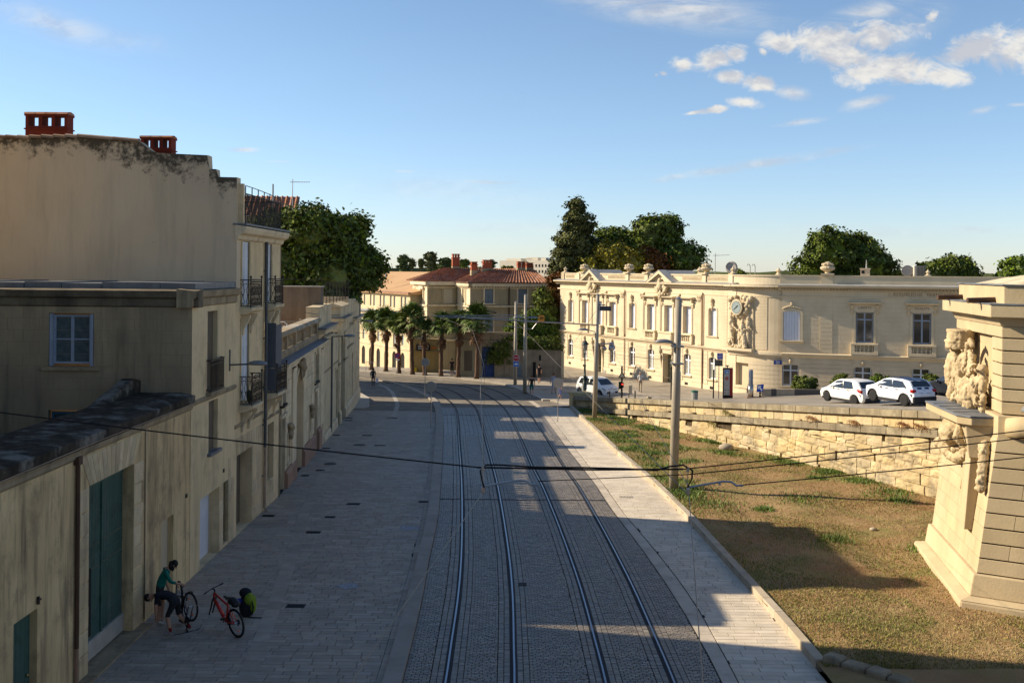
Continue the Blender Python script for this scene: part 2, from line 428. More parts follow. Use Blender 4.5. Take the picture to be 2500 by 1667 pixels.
def grid_sheet(name, x0, x1, y0, y1, nx, ny, zf, m, kind='structure', inside=None):
 mb = MB(); xs = np.linspace(x0, x1, nx + 1); ys = np.linspace(y0, y1, ny + 1)
 mb.v = [(float(x), float(y), zf(float(x), float(y))) for y in ys for x in xs]
 for j in range(ny):
  for i in range(nx):
   if inside and not inside((xs[i] + xs[i + 1]) / 2, (ys[j] + ys[j + 1]) / 2): continue
   mb.f.append([j * (nx + 1) + i, j * (nx + 1) + i + 1, (j + 1) * (nx + 1) + i + 1, (j + 1) * (nx + 1) + i]); mb.m.append(0); mb.r.append(0)
 return part(name, mb, m, None, True, kind)
def between(mb, la, lb, y0, y1, z, step=1.5, both=None):
 """flat strip between two lines given as X(Y)"""
 n = max(2, int((y1 - y0) / step)); ys = np.linspace(y0, y1, n + 1)
 for a, b in zip(ys[:-1], ys[1:]):
  mb.quad((xat(la, a), a, zs(a) + z), (xat(lb, a), a, zs(a) + z), (xat(lb, b), b, zs(b) + z), (xat(la, b), b, zs(b) + z))
mb = MB()
ys = [0, 20, 45, 86, 110, 113, 140, 400, 900, 2500, 5000]
def gz(y): return zs(y) - .45 if y < 112 else -4.3
for a, b in zip(ys[:-1], ys[1:]): mb.quad((-4000, a, gz(a)), (4000, a, gz(a)), (4000, b, gz(b)), (-4000, b, gz(b)))
mb.quad((-4000, -2000, gz(0)), (4000, -2000, gz(0)), (4000, 0, gz(0)), (-4000, 0, gz(0)))
struct('ground', mb, M_earth)
mb = MB(); mb.box(-60, 60, -14, .9, 5.9, 7.4); mb.box(-60, 60, .5, .9, 7.4, 8.3); mb.box(-60, -9.4, -14, .9, -.4, 5.9); mb.box(9, 60, -14, .9, -.4, 5.9); struct('bridge', mb, M_kerb)

mb = MB(); ys = list(np.linspace(75.1, 112, 30))
for a, b in zip(ys[:-1], ys[1:]): mb.quad((-90, a, zs(a) - .012), (4, a, zs(a) - .012), (4, b, zs(b) - .012), (-90, b, zs(b) - .012))
struct('road', mb, M_asph)
mb = MB()
between(mb, [(-14, 0), (-14, 200)], KLout, 19, 75.1, -.02)
pav_left = struct('pavement', mb, M_joint)
mb = MB()
between(mb, KLin, BRin, 19, 79, -.016)
bed = struct('track_bed', mb, M_joint)
mb = MB(); between(mb, BRout, KRin, 19, 79.5, -.016)
pav_right = struct('pavement', mb, M_joint)
# concrete band along the left kerb (raised), stone band at the right
mb = MB()
li = L2(KLin); lo = L2(KLout)
for i in range(len(li) - 1):
 a, b, c, d = lo[i], li[i], li[i + 1], lo[i + 1]
 h = .09
 A = [(p.x, p.y, zs(p.y) + h) for p in (a, b, c, d)]
 mb.quad(*A); mb.quad(A[1], A[2], (c.x, c.y, zs(c.y) - .1), (b.x, b.y, zs(b.y) - .1)); mb.quad(A[0], A[3], (d.x, d.y, zs(d.y) - .1), (a.x, a.y, zs(a.y) - .1))
struct('kerb', mb, mat('grey_kerb', (.27, .232, .185), (.33, .285, .23), 1.4, .75, .1, 40, blotch=((.2, .17, .14), .5, .8)))
mb = MB()
for a, b in zip(np.linspace(19, 84, 44)[:-1], np.linspace(19, 84, 44)[1:]):
 b2 = b - .012
 mb.quad((xat(BRin, a) + .01, a, zs(a) + .004), (xat(BRout, a) - .02, a, zs(a) + .004), (xat(BRout, b2) - .02, b2, zs(b2) + .004), (xat(BRin, b2) + .01, b2, zs(b2) + .004))
struct('stone_band', mb, M_band)
# raised kerb wall beside the grass: individual stones
kerb = thing('kerb_wall', 'long low pale stone kerb between the right pavement and the grass bank', 'kerb')
ys = np.arange(24.35, 79, 1.15); pts = []
ksm = MB()
for a, b in zip(ys[:-1], ys[1:]):
 b = b - .015; q = MB(); z = .2
 xa, xb = xat(KRin, a), xat(KRin, b); w = .24
 q.hexa([(xa, a, zs(a) - .1), (xa + w, a, zs(a) - .1), (xb + w, b, zs(b) - .1), (xb, b, zs(b) - .1), (xa, a, zs(a) + z), (xa + w, a, zs(a) + z), (xb + w, b, zs(b) + z), (xb, b, zs(b) + z)])
 part('kerb_stone', q, M_kerb, kerb, bevel=.015)

# setts: rows across, two header columns beside each rail
LC = [(-.77, 18), (-.765, 23.2), (-.79, 25.6), (-.84, 29.5), (-.98, 33.8), (-1.3, 40.3), (-1.75, 48), (-2.4, 58), (-3.33, 72.5), (-4.0, 79.7), (-5.05, 86), (-6.3, 91.5), (-8.0, 95.2), (-10.6, 98.5), (-14.5, 101.3), (-20, 103.4), (-30, 105.5)]
RC = [(2.76, 18), (2.75, 23.3), (2.7, 26.3), (2.58, 31), (2.3, 37), (1.95, 43), (1.45, 50.5), (.97, 60), (.2, 72.8), (-.6, 81.5), (-2.05, 90), (-3.85, 95.6), (-6.4, 99.4), (-10.2, 102.3), (-15.5, 104.8), (-22, 106.9), (-31, 109)]
rails = []
pieces = []
rr = random.Random(3)
Y = 22.6
row = 0
while Y < 62:
 d = .088 * (1 if Y < 45 else 1.35)
 z = zs(Y) - .004
 rx = [xat(LC, Y) - .74, xat(LC, Y) + .74, xat(RC, Y) - .74, xat(RC, Y) + .74]
 cuts = [xat(KLin, Y) + .01]
 for r in rx: cuts += [r - .082, r + .082]
 cuts.append(xat(BRin, Y) - .005)
 for k in range(0, 10, 2):
  a, b = cuts[k], cuts[k + 1]
  hl = k > 0; hr = k < 8
  if hl:
   for q in range(2): pieces.append((a, a + .135, Y, Y + d, z)); a += .142
  bb = b
  if hr:
   for q in range(2): pieces.append((bb - .135, bb, Y, Y + d, z)); bb -= .142
  x = a + (0 if row % 2 else -.085)
  while x < bb - .03:
   w = rr.uniform(.155, .185)
   x0 = max(x, a); x1 = min(x + w - .008, bb - .006)
   if x1 - x0 > .03: pieces.append((x0, x1, Y, Y + d, z))
   x += w
 Y += d + .009; row += 1
sm = []
for k in range(4):
 b = MB(); c = .06; q = random.Random(k)
 tilt = [q.uniform(-.12, .12) for _ in range(4)]
 b.add([(-.5, -.5, -.6), (.5, -.5, -.6), (.5, .5, -.6), (-.5, .5, -.6), (-.5 + c, -.5 + c, tilt[0]), (.5 - c, -.5 + c, tilt[1]), (.5 - c, .5 - c, tilt[2]), (-.5 + c, .5 - c, tilt[3])],
          [(4, 5, 6, 7), (0, 1, 5, 4), (1, 2, 6, 5), (2, 3, 7, 6), (3, 0, 4, 7)])
 sm.append(b.mesh('sett', M_sett))
near = [p for p in pieces if p[2] < 24.5 and p[0] > -2.6][:300]
ns = set(id(p) for p in near)
for p in near:
 link('sett', rr.choice(sm), bed, ((p[0] + p[1]) / 2, (p[2] + p[3]) / 2, p[4] + rr.uniform(-.003, .003)), None, (p[1] - p[0], p[3] - p[2], .03))
mb = MB()
for p in pieces:
 if id(p) in ns: continue
 x0, x1, y0, y1, z = p; z += rr.uniform(-.005, .004); c = .006; mb.rn = rr.random()
 t = rr.uniform(-.003, .003)
 j1 = rr.uniform(0, .006); j2 = rr.uniform(0, .006)
 mb.add([(x0, y0, z - .025), (x1, y0, z - .025), (x1, y1, z - .025), (x0, y1, z - .025), (x0 + c, y0 + c, z + t), (x1 - c - j1, y0 + c, z - t), (x1 - c, y1 - c, z + t), (x0 + c + j2, y1 - c, z - t)],
           [(4, 5, 6, 7), (0, 1, 5, 4), (1, 2, 6, 5), (2, 3, 7, 6), (3, 0, 4, 7)])
part('setts', mb, M_sett, bed, kind='stuff')
mb = MB(); Y = 62.0
while Y < 78.4:
 n = 26; a = xat(KLin, Y); b = xat(BRin, Y)
 for k in range(n):
  mb.rn = rr.random(); w = (b - a) / n; of = (row % 2) * .1
  x0 = a + k * w + .015; z = zs(Y) - .005 + rr.uniform(-.004, .003)
  mb.quad((x0, Y, z), (x0 + w - .02, Y, z), (x0 + w - .02, Y + .2, z), (x0, Y + .2, z))
 Y += .225; row += 1
part('setts', mb, M_sett, bed, kind='stuff')

# paving slabs
def slabs(parent, la, lb, y0, y1, dy, wmin, wmax, m, keep, flat=False):
 P = []; Y = y0; row = 0
 while Y < y1:
  x = la(Y) - rr.uniform(0, wmax); b = lb(Y)
  while x < b - .04:
   w = rr.uniform(wmin, wmax); x0 = max(x, la(Y)); x1 = min(x + w - .009, b)
   if x1 - x0 > .05: P.append((x0, x1, Y, Y + dy - .009, zs(Y + dy / 2)))
   x += w
  Y += dy; row += 1
 b = MB(); b.add([(-.5, -.5, -1), (.5, -.5, -1), (.5, .5, -1), (-.5, .5, -1), (-.49, -.48, 0), (.49, -.48, 0), (.49, .48, 0), (-.49, .48, 0)], [(4, 5, 6, 7), (0, 1, 5, 4), (1, 2, 6, 5), (2, 3, 7, 6), (3, 0, 4, 7)])
 me = b.mesh('paving_slab', m)
 P.sort(key=lambda p: (p[2], abs(p[0]))); vis = [p for p in P if keep(p)][:300]; ids = set(id(p) for p in vis)
 for p in vis: link('paving_slab', me, parent, ((p[0] + p[1]) / 2, (p[2] + p[3]) / 2, p[4] + rr.uniform(-.002, .002)), None, (p[1] - p[0], p[3] - p[2], .02))
 mb = MB()
 for p in P:
  if id(p) in ids: continue
  mb.rn = rr.random(); z = p[4] + rr.uniform(-.0025, .0025); c = .004
  mb.add([(p[0], p[2], z - .02), (p[1], p[2], z - .02), (p[1], p[3], z - .02), (p[0], p[3], z - .02), (p[0] + c, p[2] + c, z), (p[1] - c, p[2] + c, z), (p[1] - c, p[3] - c, z), (p[0] + c, p[3] - c, z)],
               [(4, 5, 6, 7), (0, 1, 5, 4), (1, 2, 6, 5), (2, 3, 7, 6), (3, 0, 4, 7)])
 part('paving_slabs', mb, m, parent, kind='stuff')
WL = [(-9.42, 0), (-9.42, 42.5), (-12.38, 82.4)]
slabs(pav_left, lambda y: xat(WL, y) - .02, lambda y: xat(KLout, y) - .17, 21, 75, .205, .34, .72, M_slab, lambda p: p[2] > 23 and p[1] > -.487 * p[2])
slabs(pav_right, lambda y: xat(BRout, y) + .01, lambda y: xat(KRin, y), 21.5, 79, .235, .42, .8, M_slabr, lambda p: p[2] > 23)
# gutter strip of plain stones by the left kerb, the pale diagonal run across the pavement
mb = MB()
for a in np.arange(21, 74.5, 1.0):
 b = a + .985; mb.rn = rr.random()
 mb.quad((xat(KLout, a) - .16, a, zs(a) + .002), (xat(KLout, a) - .005, a, zs(a) + .002), (xat(KLout, b) - .005, b, zs(b) + .002), (xat(KLout, b) - .16, b, zs(b) + .002))
struct('gutter', mb, M_slab)
DG = [(-5.8, 21), (-5.95, 24), (-6.87, 32), (-7.78, 38.9), (-9.0, 52), (-9.3, 58), (-8.95, 64), (-8.33, 72), (-8.98, 79.8), (-9.6, 84.1), (-10.66, 90.5), (-11.65, 94.5), (-12.9, 97.8)]
mb = MB()
for a in np.arange(22, 72, .62):
 b = a + .6; mb.rn = rr.random()
 if 50 < a < 56: pass
 mb.quad((xat(DG, a) - .2, a, zs(a) + .008), (xat(DG, a) + .2, a, zs(a) + .008), (xat(DG, b) + .2, b, zs(b) + .008), (xat(DG, b) - .2, b, zs(b) + .008))
struct('stone_strip', mb, M_slab)
mb = MB()
for a in np.arange(72, 97, .3):
 b = a + .285; mb.rn = rr.random()
 mb.quad((xat(DG, a) - .16, a, zs(a) + .004), (xat(DG, a) + .16, a, zs(a) + .004), (xat(DG, b) + .16, b, zs(b) + .004), (xat(DG, b) - .16, b, zs(b) + .004))
mb.quad((-9.9, 79.6, zs(79.6) + .012), (-8.1, 79.6, zs(79.6) + .012), (-8.1, 79.85, zs(79.8) + .012), (-9.9, 79.85, zs(79.8) + .012))
mb.quad((-10.9, 89.0, zs(89) + .012), (-9.3, 89.0, zs(89) + .012), (-9.3, 89.2, zs(89) + .012), (-10.9, 89.2, zs(89) + .012))
mb.quad((-11.7, 75.0, zs(75) + .012), (-6.1, 75.0, zs(75) + .012), (-6.1, 75.3, zs(75) + .012), (-11.7, 75.3, zs(75) + .012))
struct('stone_strip', mb, M_line)
# pavement wedge by the corner of the pavilion
mb = MB(); z = .1
w = [(-12.2, 76), (-11.2, 75.5), (-10.9, 79), (-11.6, 84), (-12.6, 86.5), (-13.4, 88)]
mb.prism([(p[0], p[1]) for p in [(-12.2, 75.3), (-11.5, 75.3), (-10.9, 78.5), (-11.7, 84), (-12.8, 87), (-14.5, 89.5), (-15, 80)]], zs(80) - .1, zs(80) + .07, 'z')
struct('pavement', mb, M_line)
# far pavement under the palms, and the square at the right
mb = MB()
FP = [(-40, 116), (-24, 112.6), (-16.56, 110.4), (-14.2, 109.0), (-12.13, 107.4), (-9.4, 105.6), (-7.67, 104.4), (-5.5, 102.9), (-3.7, 101.2), (-2.45, 99.9), (-1.1, 97.5), (-.2, 94.6), (1.3, 88.5), (2.0, 84.4), (2.6, 84.3), (4.2, 80), (6.8, 79.4), (8, 92), (16, 100), (16, 125), (-40, 150)]
def far_pav(z): return z
# built as fan strips following the street level
fr = [Vector((p[0], p[1], 0)) for p in FP[:17]]
for i in range(len(fr) - 1):
 a, b = fr[i], fr[i + 1]
 bk = [Vector((max(-40, min(12, p.x + 4 + i * .4)), p.y + 5, 0)) for p in (a, b)]
 n = 6
 for k in range(n):
  t0, t1 = k / n, (k + 1) / n
  p0 = a.lerp(bk[0], t0); p1 = b.lerp(bk[1], t0); p2 = b.lerp(bk[1], t1); p3 = a.lerp(bk[0], t1)
  mb.quad(*[(p.x, p.y, zs(p.y) + .09) for p in (p0, p1, p2, p3)])
 mb.quad((a.x, a.y, zs(a.y) + .09), (b.x, b.y, zs(b.y) + .09), (b.x, b.y, zs(b.y) - .1), (a.x, a.y, zs(a.y) - .1))
struct('pavement', mb, M_asph2)
# pale kerb edge on it
mb = MB()
for i in range(len(fr) - 1):
 a, b = fr[i], fr[i + 1]; d = (b - a).normalized(); n_ = Vector((-d.y, d.x, 0)) * .3
 if n_.y < 0: n_ = -n_
 mb.quad((a.x, a.y, zs(a.y) + .1), (b.x, b.y, zs(b.y) + .1), (b.x + n_.x, b.y + n_.y, zs(b.y) + .1), (a.x + n_.x, a.y + n_.y, zs(a.y) + .1))
struct('kerb', mb, M_line)
# road markings
mb = MB()
for (x0, y0, x1, y1) in [(-8.06, 103.5, -7.2, 101.2), (-6.13, 98.4, -5.45, 97.4), (-4.84, 97.9, -4.5, 97.3)]:
 mb.quad((x0, y0, zs(y0) + .006), (x1, y1, zs(y1) + .006), (x1 + .15, y1 + .1, zs(y1) + .006), (x0 + .15, y0 + .1, zs(y0) + .006))
struct('road_marking', mb, M_paint)
# rails
for nm, C_, lab in (('left', LC, 'left tram track, grooved rails bedded in the setts nearer the long facades'), ('right', RC, 'right tram track, grooved rails bedded in the setts nearer the grass bank')):
 t = thing('tram_track', lab, 'tram track', (0, 0, 0), 0, 'tram tracks along the street')
 ln = smooth_line(C_, 6)
 for sg in (-1, 1):
  q = MB(); o = .7425 * sg
  s_ = .0
  q.mi = 1; ribbon(q, ln, o - .088, o + .088, .001)
  q.mi = 0; ribbon(q, ln, o - .034, o + .034, .010, thick=.01)
  q.mi = 1
  g0 = o - .008 - .028 if sg > 0 else o + .008
  ribbon(q, ln, g0, g0 + .026, .013)
  part('rail', q, [M_steel, M_groove], t)
# iron covers and grates in the paving
G = [(-5.88, 28.49, .5, .3), (-6.95, 36.49, .5, .28), (-6.78, 38.76, .38, .25), (-6.27, 40.96, .5, .28), (-9.05, 38.88, .45, .3), (-8.91, 48.29, .4, .3), (-9.3, 46.79, .35, .3), (-3.62, 41.45, .38, .3), (-8.63, 61.21, .55, .3),
     (-7.32, 56.93, .6, .3), (-8.32, 70.66, .7, .3), (-10.4, 61.2, .4, .3), (-11.15, 70.5, .5, .3), (-10.9, 68.9, .5, .3), (-9.95, 55.6, .4, .3)]
for i, (x, y, w, d) in enumerate(G):
 q = MB(); z = zs(y) + .012
 q.box(x - w / 2, x + w / 2, y - d / 2, y + d / 2, z - .02, z)
 q.mi = 1
 for k in range(5): q.box(x - w / 2 + .03, x + w / 2 - .03, y - d / 2 + .03 + k * (d - .06) / 5, y - d / 2 + .03 + k * (d - .06) / 5 + .02, z, z + .004)
 o = part('drain_cover', q, [M_grate, M_groove])
 lab = ['near cover beside the backpack, largest on the left pavement'] + [''] * 14
 tag(o, 'dark iron drain cover ' + ['nearest the viewer, right of the backpack', 'in the pavement, second from the viewer', 'in the pavement just beyond the second cover', 'near the diagonal stone strip, fourth from the viewer', 'at the foot of the drainpipe on the tall house',
  'in front of the first arched niche', 'against the wall just before the first arched niche', 'against the left kerb of the track bed', 'level with the second pavilion door, left of the strip', 'round cover row, right of the strip in mid pavement',
  'at the asphalt edge by the pale stone stripe', 'against the wall past the pavilion', 'before the arched gateway, farther one', 'before the arched gateway, nearer one', 'against the wall beside the second bust niche'][i], 'drain cover', 'drain covers in the left pavement')
q = MB(); q.lathe(-8.45, 57.05, [(0.001, 0), (.34, 0), (.34, .012), (.0, .014)], 20, zs(57)); o = part('manhole_cover', q, M_grate); tag(o, 'round dark manhole cover midway along the left pavement', 'manhole')
q = MB(); q.lathe(-8.81, 50.2, [(0.001, 0), (.3, 0), (.3, .012), (.0, .014)], 20, zs(50)); o = part('manhole_cover', q, M_grate); tag(o, 'smaller round manhole cover left of the pale stone strip', 'manhole')
q = MB(); q.box(3.85, 4.4, 42.5, 42.8, .0, .012); q.mi = 1
for k in range(9): q.box(3.88 + k * .06, 3.9 + k * .06, 42.52, 42.78, .012, .015)
o = part('drain_grate', q, [M_band, M_groove]); o.location.x = .25; tag(o, 'slotted drain grate set in the right pavement', 'drain grate')
q = MB(); q.box(.07, .3, 30.5, 30.8, -.01, .006); o = part('rail_box', q, M_groove); tag(o, 'small black box between the setts beside the left track', 'junction box')
for (x, y, w, lab) in ((-3.75, 37.2, .5, 'whitish chalk smear beside the left kerb'), (-4.8, 30.3, .42, 'whitish chalk smear in the open pavement nearer the viewer')):
 q = MB(); pts = []
 for k in range(16):
  a = 2 * PI * k / 16; r_ = w * (.55 + .45 * rr.random()); pts.append((x + r_ * math.cos(a), y + r_ * .8 * math.sin(a)))
 q.prism(pts, .004, .006, 'z'); o = part('chalk_mark', q, M_chalk); tag(o, lab, 'chalk mark', 'chalk marks on the pavement')
mb = MB(); mb.rn = .3
for (yy) in (42.0, 73.0):
 mb.box(xat(KLin, yy) + .02, xat(BRin, yy) - .02, yy - .06, yy + .06, zs(yy) - .01, zs(yy) + .008)
struct('drain_channel', mb, M_grate)

# ------------------------------------------------------------------ grass bank
TW0 = Vector((4.2, 78.7, 0)); TW1 = Vector((16.5, 42.2, 0)); TWd = (TW1 - TW0).normalized()
def grass_z(x, y):
 return zs(y) + .14 + .05 * math.sin(x * 1.7 + y * .6) * math.sin(y * .9) - .0 * x
def twx(y): return TW0.x + (y - TW0.y) * (TW1.x - TW0.x) / (TW1.y - TW0.y)
def in_grass(x, y):
 return x > xat(KRin, y) + .1 and x < twx(y) + 1.2
grid_sheet('grass_bank', 3.5, 26, 19, 80, 120, 240, grass_z, M_soil, 'structure', lambda x, y: x > xat(KRin, y) + .05 and (x < twx(y) + 1.3))
def tufts(name, n, region, m, h, w, dens=None, blades=1):
 V = []; F = []; RN = []
 cnt = 0; tries = 0
 while cnt < n and tries < n * 8:
  tries += 1
  x, y = region()
  if not in_grass(x, y): continue
  if dens and RNGp.random() > dens(x, y): continue
  cnt += 1
  z = grass_z(x, y); hh = h * RNGp.uniform(.5, 1.3); a = RNGp.uniform(0, 2 * PI); l = RNGp.uniform(.3, 1.0) * hh
  ca, sa = math.cos(a), math.sin(a); b = len(V)
  V += [(x - ca * w, y - sa * w, z - .01), (x + ca * w, y + sa * w, z - .01), (x - sa * l, y + ca * l, z + hh)]
  F.append((b, b + 1, b + 2)); RN.append(RNGp.random())
 me = bpy.data.meshes.new(name); me.from_pydata(V, [], F); me.materials.append(m)
 at = me.attributes.new('rnd', 'FLOAT', 'FACE'); at.data.foreach_set('value', RN)
 return link(name, me, None, kind='stuff')
RNGp = random.Random(5)
from mathutils import noise as mnoise
def gd(x, y):
 n = mnoise.noise(Vector((x * .35, y * .22, 3.3))) + .5 * mnoise.noise(Vector((x * 1.1, y * .8, 1)))
 base = max(0, min(1, (n + .02) * 2.6))
 near = .75 if y < 31 else 0
 edge = .9 if (twx(y) - x < 1.3 and y > 47) else 0
 kb = .6 if x - xat(KRin, y) < .9 else 0
 tw = .9 if (x > 10.5 and y < 34) else 0
 return min(1, base * .85 + .14 + (near + edge + kb + tw) * max(0, min(1, n * 2 + .55)) + .02)
def reg_near(): 
 y = 24 + (RNGp.random() ** 1.5) * 54
 return RNGp.uniform(3.6, 20), y
tufts('green_grass', 110000, reg_near, M_grass, .05, .014, gd)
tufts('dry_grass', 60000, reg_near, M_straw, .045, .012, lambda x, y: .55 * (1 - .5 * gd(x, y)) + (.25 if y < 31 else 0))
def clumps():
 C_ = []
 for _ in range(70):
  y = RNGp.uniform(32, 76); t = RNGp.random()
  x = xat(KRin, y) + .5 + t * t * (twx(y) - xat(KRin, y) - .6) if RNGp.random() < .5 else twx(y) - .2 - abs(RNGp.gauss(0, .5))
  C_.append((x, y, RNGp.uniform(.15, .55)))
 C_ += [(6.9, 42.5, .5), (7.1, 41.2, .7), (7.4, 41.0, .8), (6.6, 43.4, .5), (6.9, 45, .4)]
 def f():
  c = RNGp.choice(C_); return c[0] + RNGp.gauss(0, c[2]), c[1] + RNGp.gauss(0, c[2] * 1.1)
 return f
M_weed = mat('weed_leaf', (.10, .16, .025), (.14, .19, .04), 2, .7, rnd=.3)
tufts('weeds', 26000, clumps(), M_weed, .12, .022)
for (x, y, r_, lab) in ((12.4, 37.0, .14, 'smooth pale boulder lying on the grass near the bastion foot'), (10.9, 55.5, .42, 'flat grey boulder at the foot of the terrace wall')):
 q = MB(); q.ball((x, y, grass_z(x, y) + r_ * .3), r_, r_ * .8, r_ * .5, 10, 6, jit=.06); o = part('boulder', q, M_kerb, None, True); tag(o, lab, 'boulder')
# ------------------------------------------------------------------ left side: wall, low house, tall house
DIRT = (.075, .055, .038)
M_lw = mat('old_render', (.72, .53, .275), (.60, .44, .225), .7, .9, .18, 18, streak=(DIRT, .9), blotch=((.17, .125, .08), .55, .9), warm=((.40, .27, .135), .5))
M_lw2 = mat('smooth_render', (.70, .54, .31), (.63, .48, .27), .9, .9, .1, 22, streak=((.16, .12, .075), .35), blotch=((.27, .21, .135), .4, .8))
M_shade = mat('shaded_render', (.40, .30, .18), (.31, .235, .145), .8, .9, .12, 20, streak=((.08, .065, .045), .6), warm=((.20, .15, .098), .5))  # shade put into the colour: fronts darker than the street-side render
M_gable = mat('gable_render', (.60, .49, .335), (.55, .44, .30), .5, .92, .15, 30, streak=((.26, .215, .16), .35), warm=((.62, .48, .31), .5), wear=(.035, .03, .022))
M_ash = mat('ashlar', (.63, .495, .29), (.54, .415, .245), 1.6, .88, .15, 24, rnd=.1, streak=((.14, .10, .065), .45), blotch=((.24, .175, .11), .45, 1.0))
M_rust = mat('pavilion_stone', (.66, .54, .35), (.58, .47, .30), 1.4, .88, .12, 24, rnd=.06, streak=((.15, .12, .08), .45), blotch=((.26, .20, .13), .4, .9))
M_plinth = mat('pinkish_plinth', (.34, .20, .135), (.27, .175, .12), 1.6, .9, .15, 20, rnd=.08, streak=((.13, .085, .06), .4))
M_cope = mat('weathered_coping', (.075, .06, .045), (.032, .028, .022), 2.4, .98, .4, 18, spec=.05, blotch=((.24, .22, .185), .75, 1.1))
M_cop2 = mat('stained_moulding', (.38, .29, .175), (.23, .18, .11), 1.2, .9, .2, 20, streak=((.05, .042, .03), .7))
M_lead = mat('lead_flashing', (.115, .125, .14), (.17, .18, .19), 1.5, .5, .12, 14, streak=((.03, .035, .03), .6))
M_green = mat('green_door_paint', (.038, .085, .066), (.055, .115, .088), 1.2, .7, .15, 40, streak=((.12, .14, .12), .7), blotch=((.015, .028, .022), .6, 1.2), rnd=.12)
M_white = mat('white_paint', (.62, .64, .66), (.55, .57, .60), 2, .6, streak=((.4, .4, .4), .3))
M_blueish = mat('grey_blue_paint', (.30, .34, .40), (.25, .29, .36), 2, .6)
M_iron = mat('wrought_iron', (.035, .03, .026), (.06, .045, .035), 6, .6, .0, metal=.3)
M_glass = mat('window_glass', (.03, .045, .05), None, 1, .06, spec=.8)
M_curtain = mat('curtain', (.10, .125, .125), (.055, .075, .08), 6, .9)
M_dark = mat('dark_recess', (.02, .018, .015), None, 1, .95)
M_pipe = mat('pipe_grey', (.085, .095, .10), (.06, .065, .07), 2, .5, metal=.2)
M_pipe2 = mat('pipe_cream', (.36, .27, .19), (.28, .2, .14), 2, .8)
M_brownpipe = mat('pipe_brown', (.10, .055, .032), (.07, .04, .025), 2, .7)
M_redbr = mat('red_chimney', (.17, .026, .013), (.12, .02, .011), 2, .85, .2, 20, streak=((.10, .03, .02), .4))
M_tile = mat('clay_tile', (.36, .175, .095), (.24, .105, .06), 3, .85, .2, 20, rnd=.3)
M_tileold = mat('old_clay_tile', (.30, .20, .12), (.22, .13, .075), 3, .9, .2, 20, rnd=.25)
M_roofgrey = mat('slate_grey_shutter', (.085, .09, .10), (.10, .105, .115), 3, .7)
M_board = mat('brown_board', (.14, .11, .075), (.115, .09, .06), 2, .85, .1, 20, streak=((.08, .06, .04), .4))
M_cream = mat('cream_panel', (.46, .38, .25), None, 1, .8)
blkA = [block_mesh('stone', M_ash, .05, .008, k) for k in range(3)]

LX = -9.45
def bars(mb, x0, x1, z0, z1, y, n, r=.012, rail=.022):
 """vertical bars and rails in the facade plane at depth y"""
 mb.box(x0, x1, y - rail, y + rail, z1 - rail * 2, z1); mb.box(x0, x1, y - rail, y + rail, z0, z0 + rail * 1.5)
 for k in range(n + 1):
  x = x0 + (x1 - x0) * k / n; mb.box(x - r, x + r, y - r, y + r, z0, z1)
def shutter_leaf(parent, x0, x1, y0, z0, z1, m, n=1, name='shutter', slats=True):
 w = (x1 - x0) / n
 for k in range(n):
  q = MB(); a, b = x0 + k * w + .008, x0 + (k + 1) * w - .008; f = min(.05, w * .18)
  q.box(a, b, y0 + .015, y0 + .03, z0, z1)
  q.box(a, a + f, y0, y0 + .03, z0, z1); q.box(b - f, b, y0, y0 + .03, z0, z1)
  for zc in (z0, z0 + (z1 - z0) * .72, z1 - .07): q.box(a + f, b - f, y0, y0 + .03, zc, zc + .07)
  if slats:
   nn = int((z1 - z0) / .14)
   for i in range(nn):
    z = z0 + .08 + i * (z1 - z0 - .1) / nn; q.box(a + f, b - f, y0 + .008, y0 + .02, z, z + .05)
  part(name, q, m, parent)

# --- near garden wall with the carriage gate
nw = thing('garden_wall', 'long stained garden wall in the left foreground with the tall green carriage gate', 'wall', (LX, 0, 0), R(90))
q = MB(); holes = [(20.05, 21.05, 0, 2.27, 0, .2), (23.55, 26.3, 0, 4.17, 0, .36), (28.36, 29.35, 0, 2.24, 0, .2)]
q.wall(12, 30.87, -.1, 5.08, holes)
part('wall', q, M_lw, nw)
q = MB(); q.box(12, 30.87, .52, 1.55, -.1, 5.08); part('wall_core', q, M_dark, nw)
# coping: weathered slabs with joints
rr = random.Random(9)
x = 12.0
while x < 30.8:
 w = rr.uniform(1.0, 1.5); x1 = min(x + w, 30.86)
 q = MB(); q.prism([(-.07, 5.08), (-.12, 5.16), (-.12, 5.33), (.3, 5.40), (1.62, 5.40), (1.62, 5.1)], x + .006, x1 - .006, 'x'); part('coping_stone', q, M_cope, nw, bevel=.012); x = x1
q = MB(); q.prism([(0, 4.86), (-.05, 4.92), (-.05, 5.0), (-.09, 5.08), (0, 5.08)], 12, 23.0, 'x'); q.prism([(0, 4.9), (-.05, 4.95), (-.09, 5.08), (0, 5.08)], 23.0, 30.86, 'x'); part('moulding', q, M_cop2, nw)
q = MB(); q.tube([(12, -.10, 5.12), (18, -.105, 5.10), (24, -.10, 5.13), (30.8, -.1, 5.1)], .012, 5); part('cable', q, M_pipe2, nw)
